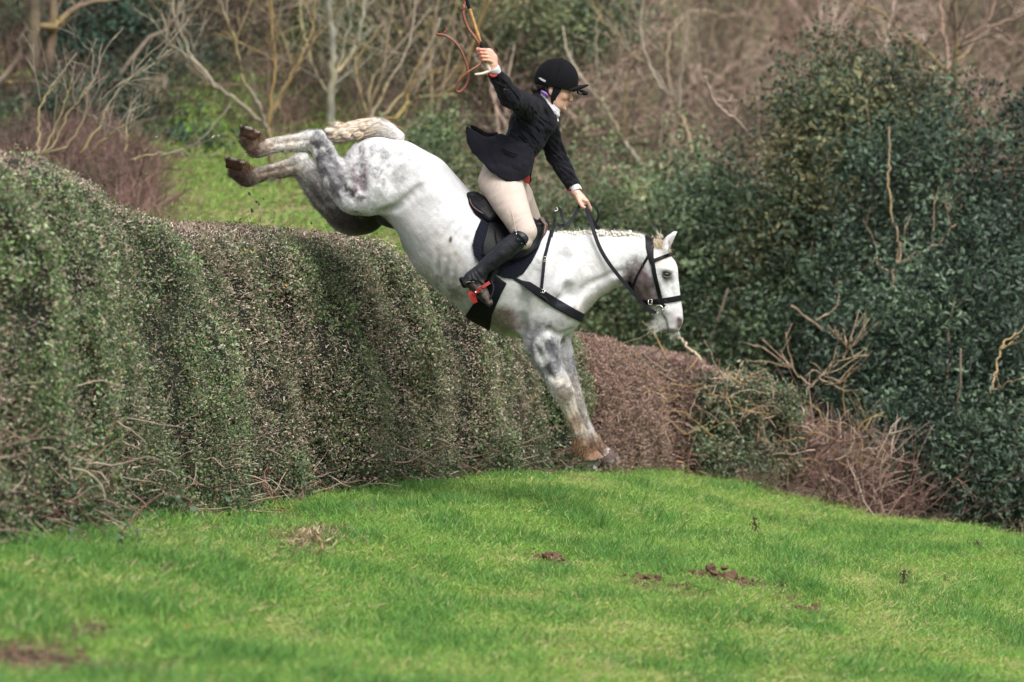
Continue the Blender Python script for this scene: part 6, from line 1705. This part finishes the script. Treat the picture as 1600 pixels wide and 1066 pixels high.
sheet('lapel', [[(847, 150, 17), (855, 160, 16), (864, 172, 14), (869, 184, 12), (868, 198, 13), (858, 212, 16)],
                [(842, 153, 26), (849, 166, 29), (857, 180, 29), (862, 192, 27), (862, 203, 22), (857, 213, 17)]], 1.6, m_wool, jacket, 2)
sheet('collar', [[(842, 146, 14), (846, 150, 21), (851, 159, 22)], [(838, 152, 15), (841, 157, 25), (846, 166, 27)]], 1.8, m_wool, jacket, 2)
m_button = simple('dark_button', (0.05, 0.05, 0.055), 0.3, 0.1, 30, 0)
for x, y, n in ((853, 211, 21), (841, 228, 23), (862, 198, 17)):
    v = Vol.box(x - 4, x + 4, y - 4, y + 4, n - 4, n + 4, 0.5); v.ell((x, y, n), (1.9, 1.9, 1.2), k=0.2, fix=False); add('button', vol_mesh('button', v), m_button, jacket)
# shirt cuffs and red inside the sleeve, white stock
m_white = simple('white_cotton', (0.56, 0.555, 0.60), 0.8, 0.08, 60, 0.4, 200)
v = Vol.box(758, 785, 92, 122, 126, 156, 0.8); v.chain([(777, 120, 132, 9.2), (772, 108, 142, 9.2)], k=1); v.chain([(771, 107, 143, 7.2), (766, 96, 150, 9)], k=0.5, op='sub')
add('cuff', vol_mesh('cuff', v), m_white, person)
tubes_obj('sleeve_lining', [[(764, 112.5, 141), (766, 117, 146), (771, 119.5, 147), (776, 117, 145)]], 2.2, m_lining, jacket)
v = Vol.box(880, 915, 278, 312, -44, -8, 0.8); v.chain([(891, 283, -34, 8.8), (900, 297, -23, 9.2)], k=1); v.chain([(900.5, 298, -22, 7.2), (905, 306, -18, 9)], k=0.5, op='sub')
add('cuff', vol_mesh('cuff', v), m_white, person)
tubes_obj('sleeve_lining', [[(886, 296, -25), (889, 297.5, -22), (893, 296, -18)]], 1.6, m_lining, jacket)
v = Vol.box(838, 884, 140, 200, -22, 24, 0.8)
v.chain([(850, 151, 0, 10, 16), (857, 162, 0, 12, 15), (864, 172, 0, 11, 14)], k=2)
for q in ((862, 168, 8, 7), (868, 177, 5, 6.5), (864, 183, 7, 6), (869, 187, 3, 4)): v.ell(q[:3], (q[3] * 1.2, q[3] * 0.8, q[3]), 55, k=1.5)
add('stock', vol_mesh('stock', v, None, lambda V: V + (np.abs(fbm(np.stack([(V[:, 0] - V[:, 1]) / 3.2, (V[:, 0] + V[:, 1]) / 22, V[:, 2] / 5], 1), 2) - 0.5))[:, None] * np.array([2, 2, -5.0])), m_white, person)

# breeches
m_breech = simple('beige_breeches', (0.49, 0.405, 0.355), 0.8, 0.06, 30, 0.35, 260)
v = Vol.box(738, 856, 238, 394, -118, 118, 1.4)
v.chain([(796, 246, 0, 25, 34), (786, 266, 0, 32, 42), (778, 284, 0, 30, 44)], k=6)
for s, kn in ((1, KN_N), (-1, KN_F)):
    dx = 0 if s == 1 else 10
    v.chain([(782 + dx * 0.4, 284, 27 * s, 33, 27), (795 + dx, 312 - dx * 0.4, 55 * s, 28.5, 23), (810 + dx, 343 - dx, 79 * s, 22, 20), (820 + dx * 1.0, 362 - dx, 89 * s, 19, 17), (818 + dx, 376 - dx, 91 * s, 14, 14)], k=12)
v.blur(1)
br = add('breeches', vol_mesh('breeches', v, None, lambda V: V + (np.abs(fbm(np.stack([(V[:, 0] + V[:, 1]) / 11, (V[:, 0] - V[:, 1]) / 45, V[:, 2] / 20], 1), 2) - 0.5))[:, None] * np.array([1.0, 1, -3.0])), m_breech, person)
T = Tubes(); T.tube(catmull([HP(*q) for q in ((783, 292, 62), (793, 315, 82), (801, 338, 98), (806, 360, 107), (808, 372, 108))], 4), 0.45 / PX, 5)
add('seam', T.mesh('seam'), m_breech, br)

# boots, with the calf narrowing into the ankle, foot, sole and heel
m_boot = simple('black_boot_leather', (0.011, 0.0125, 0.018), 0.45, 0.25, 18, 0.45, 110, spec=0.35, attr=True)
def bootcol(V):
    m = fbm(V / 6.0, 4); f = fbm(V / 1.8 + 3, 2)
    w = sstep(430, 446, V[:, 1]) * sstep(0.36, 0.56, m) * 0.75 + 0.35 * sstep(0.76, 0.84, f) + sstep(0.55, 0.7, m) * 0.06
    w = np.clip(w, 0, 0.9)[:, None]
    return np.array([0.010, 0.0115, 0.017]) * (1 - w) + np.array([0.105, 0.078, 0.062]) * w
m_mudd = simple('mud_spatter', (0.25, 0.20, 0.16), 0.9, 0.2, 30, 0.2)
for s in (1, -1):
    k_ = (0, 0) if s == 1 else (12, -10)
    nn = lambda n: n * s
    v = Vol.box(712 + min(0, k_[0]), 836 + k_[0], 352 + k_[1], 486, min(nn(64), nn(124)), max(nn(64), nn(124)), 1.0)
    K = lambda x, y, n, *r: (x + k_[0], y + k_[1], nn(n)) + r
    v.chain([K(813, 373, 94, 14.5, 14.5), K(800, 382.5, 94, 15.5, 15.5), K(787, 392.5, 94, 15.5, 15), K(771, 406, 94, 13.5, 13), K(757, 418, 94, 11.8, 11), K(749, 427, 94, 11.3, 10.5)], k=3)
    v.ell(K(814, 372, 97), (11.5, 11, 13), 0, k=4)
    v.chain([K(747, 428, 94, 11.5, 10.5), K(737, 436, 94, 12, 10.5), K(731, 440, 94, 9.5, 9.5)], k=4)
    v.chain([K(740, 436, 94, 13, 10.5), K(748, 450, 94, 11.5, 11), K(756, 462, 94, 9, 11), K(764, 473, 94, 6, 8.5)], k=5)
    K2 = lambda x, y: fig(x + k_[0], y + k_[1], nn(94))
    # crease lines at the ankle
    for j, (x0, y0, x1, y1) in enumerate(((741, 418, 755, 438), (737, 421, 749, 442), (733, 426, 744, 446))):
        v.chain([K(x0, y0, 104.5, 1.2), K((x0 + x1) / 2 - 1.5, (y0 + y1) / 2, 106.5, 1.5), K(x1, y1, 104.5, 1.2)], k=3, op='sub')
    boot = add('boot', vol_mesh('boot', v, bootcol, lambda V: V + (fbm(V / 9.0, 3) - 0.5)[:, None] * np.array([1.2, 1.2, 1.6])), m_boot, person)
    v = Vol.box(712 + k_[0], 780 + k_[0], 426 + k_[1], 486, min(nn(80), nn(108)), max(nn(80), nn(108)), 0.8)
    v.chain([K(722, 437, 94, 4.5, 9), K(726, 446, 94, 4.5, 9)], k=1); v.chain([K(735, 452, 94, 2, 9.5), K(748, 466, 94, 2, 10), K(764, 479, 94, 2, 7)], k=2)
    add('sole', vol_mesh('sole', v), m_leather, boot)
    tubes_obj('top_band', [[K(803, 362, 101), K(809, 366, 110), K(818, 374, 112), K(822, 384, 106)]], 0.9, m_leather, boot)
    T = Tubes()
    T.tube([HP(*K(806, 366, 109)), HP(*K(807.5, 366.2, 110.5))], 1.5 / PX, 7)
    for _ in range(5):
        x, y = random.uniform(804, 820), random.uniform(367, 384); T.tube([HP(*K(x, y, 110)), HP(*K(x + .4, y, 110.8))], random.uniform(0.4, 0.8) / PX, 5)
    add('badge', T.mesh('badge'), m_steel, boot)
    add('spur_strap', ribbon_mesh('spur_strap', [HP(*K(731, 444, 103.5)), HP(*K(738, 438, 106.5)), HP(*K(748, 440, 106.5)), HP(*K(757, 446, 103))], 3.2 / PX, 1 / PX, (0, -s, 0)), m_leather, boot)
    tubes_obj('spur', [[K(742, 440, 106), K(730, 441, 104), K(722, 445, 97), K(717, 448, 94)]], 0.9, m_steel, boot)

# ---------------------------------------------------------------- hunting whip
whip = thing('hunting_whip', 'hunting whip with antler crook and loose brown thong held up by the rider', 'whip', HP(764, 109, WN))
m_cane = simple('cane', (0.42, 0.22, 0.075), 0.4, 0.3, 40, 0.1)
m_antler = simple('antler', (0.62, 0.54, 0.42), 0.5, 0.2, 60, 0.3)
m_thong = simple('thong_leather', (0.20, 0.07, 0.045), 0.5, 0.3, 80, 0.3)
def q(y): return (shaft(y), y, WN + 1.5)
tubes_obj('shaft', [[q(-25), q(10), q(40), q(68)]], 2.7, m_cane, whip, 8, 3)
tubes_obj('shaft_binding', [[q(66), q(72), q(85), q(100)]], 2.9, m_leather, whip, 8, 3)
tubes_obj('shaft_binding', [[q(-26), q(8), q(14)]], 2.85, m_leather, whip, 8, 2)
tubes_obj('handle', [[q(99), q(106), (765.5, 110, WN + 1.5), (761, 113, WN + 2), (752, 115.5, WN + 3), (742, 116.5, WN + 4)]], np.linspace(3.2, 1.8, 21), m_antler, whip, 8, 4)
tubes_obj('collar', [[q(97), q(99.5)]], 3.3, m_steel, whip, 10, 1)
TH = [[(731, -18, WN), (727, 5, WN + 1), (724.5, 20, WN + 3), (727, 32, WN + 2), (733, 46, WN + 1), (742, 58, WN + 2), (750, 70, WN + 2)],
      [(752, 99, WN + 2), (744, 105, WN + 6), (733, 112, WN + 9), (724, 120, WN + 8), (715, 132, WN + 4), (713, 142, WN + 1), (720, 143, WN - 2), (728, 134, WN - 3), (732, 122, WN - 2), (731.5, 110, WN), (727, 94, WN + 3), (719, 76, WN + 6), (710, 65, WN + 7), (699, 57, WN + 7), (691, 54.5, WN + 6), (684, 54, WN + 5)]]
tubes_obj('thong', [TH[0]], 2.5, m_thong, whip, 6, 5)
tubes_obj('thong', [TH[1]], 1.9, m_thong, whip, 6, 6)
tubes_obj('thong_knot', [[(723, 8, WN + 3), (726, 12, WN + 5), (722, 16, WN + 3), (726, 15, WN + 1)], [(695, 52, WN + 6), (698, 48, WN + 6), (699, 44.5, WN + 6)], [(682, 52, WN + 5), (686, 55, WN + 5), (691, 54, WN + 6)]], 1.9, m_thong, whip, 6, 3)
# ================================================================ small things on the meadow and in the air
m_clod = simple('earth', (0.105, 0.055, 0.035), 0.95, 0.35, 60, 0.6, 120)
def clod(px, py, s, label, seed, flat=0.45):
    s = s * 1.25; r = np.random.default_rng(seed); b = on_ground(px, py)
    root = thing('earth_clod', label, 'clod', b, 'clods of earth lying in the grass')
    T = []
    v = Vol.box(-s * 1.8, s * 1.8, -s * 1.1, s * 0.9, -s * 1.8, s * 1.8, max(1.0, s / 9))
    for _ in range(16):
        v.ell((r.normal(0, s * 0.6), -abs(r.normal(0, s * 0.28)) + s * 0.1, r.normal(0, s * 0.5)), (s * r.uniform(0.16, 0.42), s * r.uniform(0.12, 0.30), s * r.uniform(0.16, 0.4)), r.uniform(-40, 40), k=s * 0.08, fix=False)
    V, F = v.surf()
    V = V + (vnoise(V / (s * 0.13))[:, None] - 0.5) * s * 0.16
    W = np.stack([V[:, 0], -V[:, 2], -V[:, 1]], 1) / PX + np.array(b) + np.array([0, 0, 0.02])
    add('soil', mesh_np('clod', W, F, None, True), m_clod, root)
    # crumbs round it
    C = []; Tt = Tubes()
    for _ in range(14):
        q = np.array(b) + np.array([r.normal(0, s * 1.1), r.normal(0, s * 1.2), 0]) / PX; q[2] = float(ground_z(np.array([q[0]]), np.array([q[1]]))[0]) + 0.03
        d = r.normal(size=3); d /= np.linalg.norm(d); a = s * r.uniform(0.06, 0.16) / PX
        Tt.tube([q - d * a, q, q + d * a], [a * 0.5, a * 0.9, a * 0.4], 5, (0.1, 0.05, 0.03))
    add('crumbs', Tt.mesh('crumbs'), m_clod, root, 'stuff')
    return root
clod(860, 878, 17, 'crumbly brown clod lying alone in the grass nearest the hedge', 1)
clod(1017, 914, 13, 'small rounded brown clod left of the pair, with crumbs behind it', 2)
clod(1103, 908, 17, 'taller left-hand clod of the pair of brown clods', 3)
clod(1137, 915, 15, 'flatter right-hand clod of the pair of brown clods', 4)
clod(1065, 924, 8, 'smallest clod between the rounded one and the pair', 5)
clod(1262, 962, 11, 'low scattered clod right of and below the pair', 6)
clod(1560, 1012, 9, 'small dark clod near the right edge low in the grass', 7)
clod(1562, 932, 8, 'small dark clod near the right edge, higher up the meadow', 8)

m_weed = simple('dead_seedhead', (0.085, 0.055, 0.04), 0.9, 0.3, 60, 0.3)
def weed(px, py, h, label, seed, lean=(0.0, 0.0)):
    r = np.random.default_rng(seed); b = on_ground(px, py)
    root = thing('dead_weed', label, 'weed', b)
    T = Tubes(); top = np.array(b) + np.array([lean[0], lean[1], h]); pts = np.array([np.array(b) * (1 - t) + top * t + np.array([math.sin(t * 4) * 0.008, 0, 0]) for t in np.linspace(0, 1, 8)])
    T.tube(pts, np.linspace(0.004, 0.002, 8), 5, (0.1, 0.07, 0.04)); add('stalk', T.mesh('stalk'), m_weed, root)
    C = np.array([pts[r.integers(3, 8)] + r.normal(0, 0.010, 3) for _ in range(60)])
    V, F = leaves_arrays(C, 0.018, r); add('seed_head', mesh_np('seed_head', V, F, None, False), m_weed, root, 'stuff')
weed(1180, 842, 0.125, 'upright dead dock stalk standing alone in the middle of the meadow', 1)
weed(1402, 924, 0.10, 'dead weed leaning over right of the clods', 2, (0.05, 0.02))
weed(1420, 905, 0.05, 'short weed tuft just behind the leaning one', 3)
weed(1528, 866, 0.08, 'dead weed stalk highest up the meadow near the right edge', 4)
weed(1475, 912, 0.04, 'tiny weed between the leaning weed and the right edge', 5)
weed(1225, 925, 0.045, 'tiny dark weed right of the pair of clods', 6)
r = np.random.default_rng(41)
for k, (a, b_, lb) in enumerate((((40, 884), (95, 896), 'thin dark stick lying in the grass at far left'), ((180, 892), (248, 902), 'brown stick with a leaf in the grass below the bramble'), ((250, 905), (300, 880), 'stick poking out of the grass under the near hedge end'))):
    A, B = on_ground(*a), on_ground(*b_); root = thing('stick', lb, 'stick', A)
    pts = [A.lerp(B, t) + Vector((0, 0, 0.03 + 0.02 * math.sin(t * 5))) for t in np.linspace(0, 1, 8)]
    T = Tubes(); T.tube(pts, np.linspace(0.005, 0.002, 8), 5, (0.16, 0.11, 0.08)); add('twig', T.mesh('stick'), m_twig, root)
# pale dead grass lying on the worn patch
b = on_ground(468, 845); n = 420
C = np.array([[b.x + r.normal(0, 0.14), b.y + r.normal(0, 0.5), 0] for _ in range(n)]); C[:, 2] = ground_z(C[:, 0], C[:, 1]) + r.uniform(0.005, 0.03, n)
V, F = leaves_arrays(C, 0.06, r, out=np.tile([0, 0, 1.0], (n, 1)), aspect=0.10)
cl = np.array([[0.42, 0.32, 0.22], [0.30, 0.20, 0.13], [0.20, 0.12, 0.08]])[r.integers(3, size=n)]
o = add('dead_grass', mesh_np('dead_grass', V, F, np.repeat(cl, 4, 0), False), m_twig, None, 'stuff'); tag(o, 'straw-coloured dead grass and clippings on the worn patch by the hedge', 'dead grass')
# crumbs of soil on the bare patches
C = []
for c, rx, ry in BAREP:
    for _ in range(int(60 * (rx * ry) ** 0.5 / 0.2)):
        C.append([c.x + r.normal(0, rx * 0.55), c.y + r.normal(0, ry * 0.55), 0])
C = np.array(C); C[:, 2] = ground_z(C[:, 0], C[:, 1]) + 0.004; T = Tubes()
for q in C:
    d = r.normal(size=3); d[2] *= 0.4; d /= np.linalg.norm(d); a = r.uniform(0.006, 0.02)
    T.tube([q - d * a, q, q + d * a], [a * 0.4, a * 0.8, a * 0.4], 5, np.array([0.11, 0.065, 0.042]) * r.uniform(0.6, 1.4))
o = add('soil_crumbs', T.mesh('soil_crumbs'), m_twig, None, 'stuff'); tag(o, 'brown crumbs of soil scattered over the bare patches in the grass', 'soil')
# fallen leaf
b = on_ground(293, 998); V, F = leaves_arrays(np.array([[b.x, b.y, b.z + 0.05]]), 0.035, r, aspect=0.8)
o = add('fallen_leaf', mesh_np('fallen_leaf', V, F, np.tile([0.35, 0.06, 0.03], (4, 1)), False), m_leaf); tag(o, 'single red-brown fallen leaf in the grass at lower left', 'leaf')

# mud and leaves thrown up by the hind hooves
GR = 'bits of mud and leaf flying off the hind hooves'
bits = [(334, 214, 4, 0), (343, 212, 2.4, 1), (246, 214, 2.6, 0), (312, 264, 2, 1), (331, 237, 1.6, 0), (367, 214, 1.8, 1), (404, 318, 4.2, 2), (396, 327, 3.4, 2), (390, 302, 3, 2), (413, 311, 2.5, 3), (430, 317, 1.8, 3), (471, 319, 1.6, 3), (277, 285, 2.5, 0), (300, 300, 2, 1), (212, 250, 2, 1), (320, 290, 1.6, 0), (230, 272, 1.8, 1), (288, 318, 2, 0)]
for k, (x, y, s, t) in enumerate(bits):
    c = HP(x, y, r.uniform(-70, 60)); cols = [(0.55, 0.42, 0.3), (0.35, 0.42, 0.2), (0.05, 0.08, 0.04), (0.09, 0.05, 0.03)][t]
    T = Tubes(); d = Vector(r.normal(size=3)).normalized() * (s / PX)
    if t in (1, 2):
        V, F = leaves_arrays(np.array([tuple(c), tuple(c + d * 0.8)]), 2.6 * s / PX, r, aspect=0.5); me = mesh_np('flying_bit', V, F, np.tile(cols, (len(V), 1)), False); mt = m_leaf
    else:
        T.tube([c - d, c - d * 0.3 + Vector(r.normal(size=3)) * s * 0.3 / PX, c + d * 0.7], np.array([0.2, 0.45, 0.2]) * s / PX, 5, cols); me = T.mesh('flying_bit', False); mt = m_twig
    o = add('flying_bit', me, mt); tag(o, ['pale chip of mud in the air behind the hind hooves', 'light green scrap of grass in the air behind the hooves', 'dark leaf falling in the air below the hind hooves', 'dark crumb of mud in the air below the hind hooves'][t], 'debris', GR)
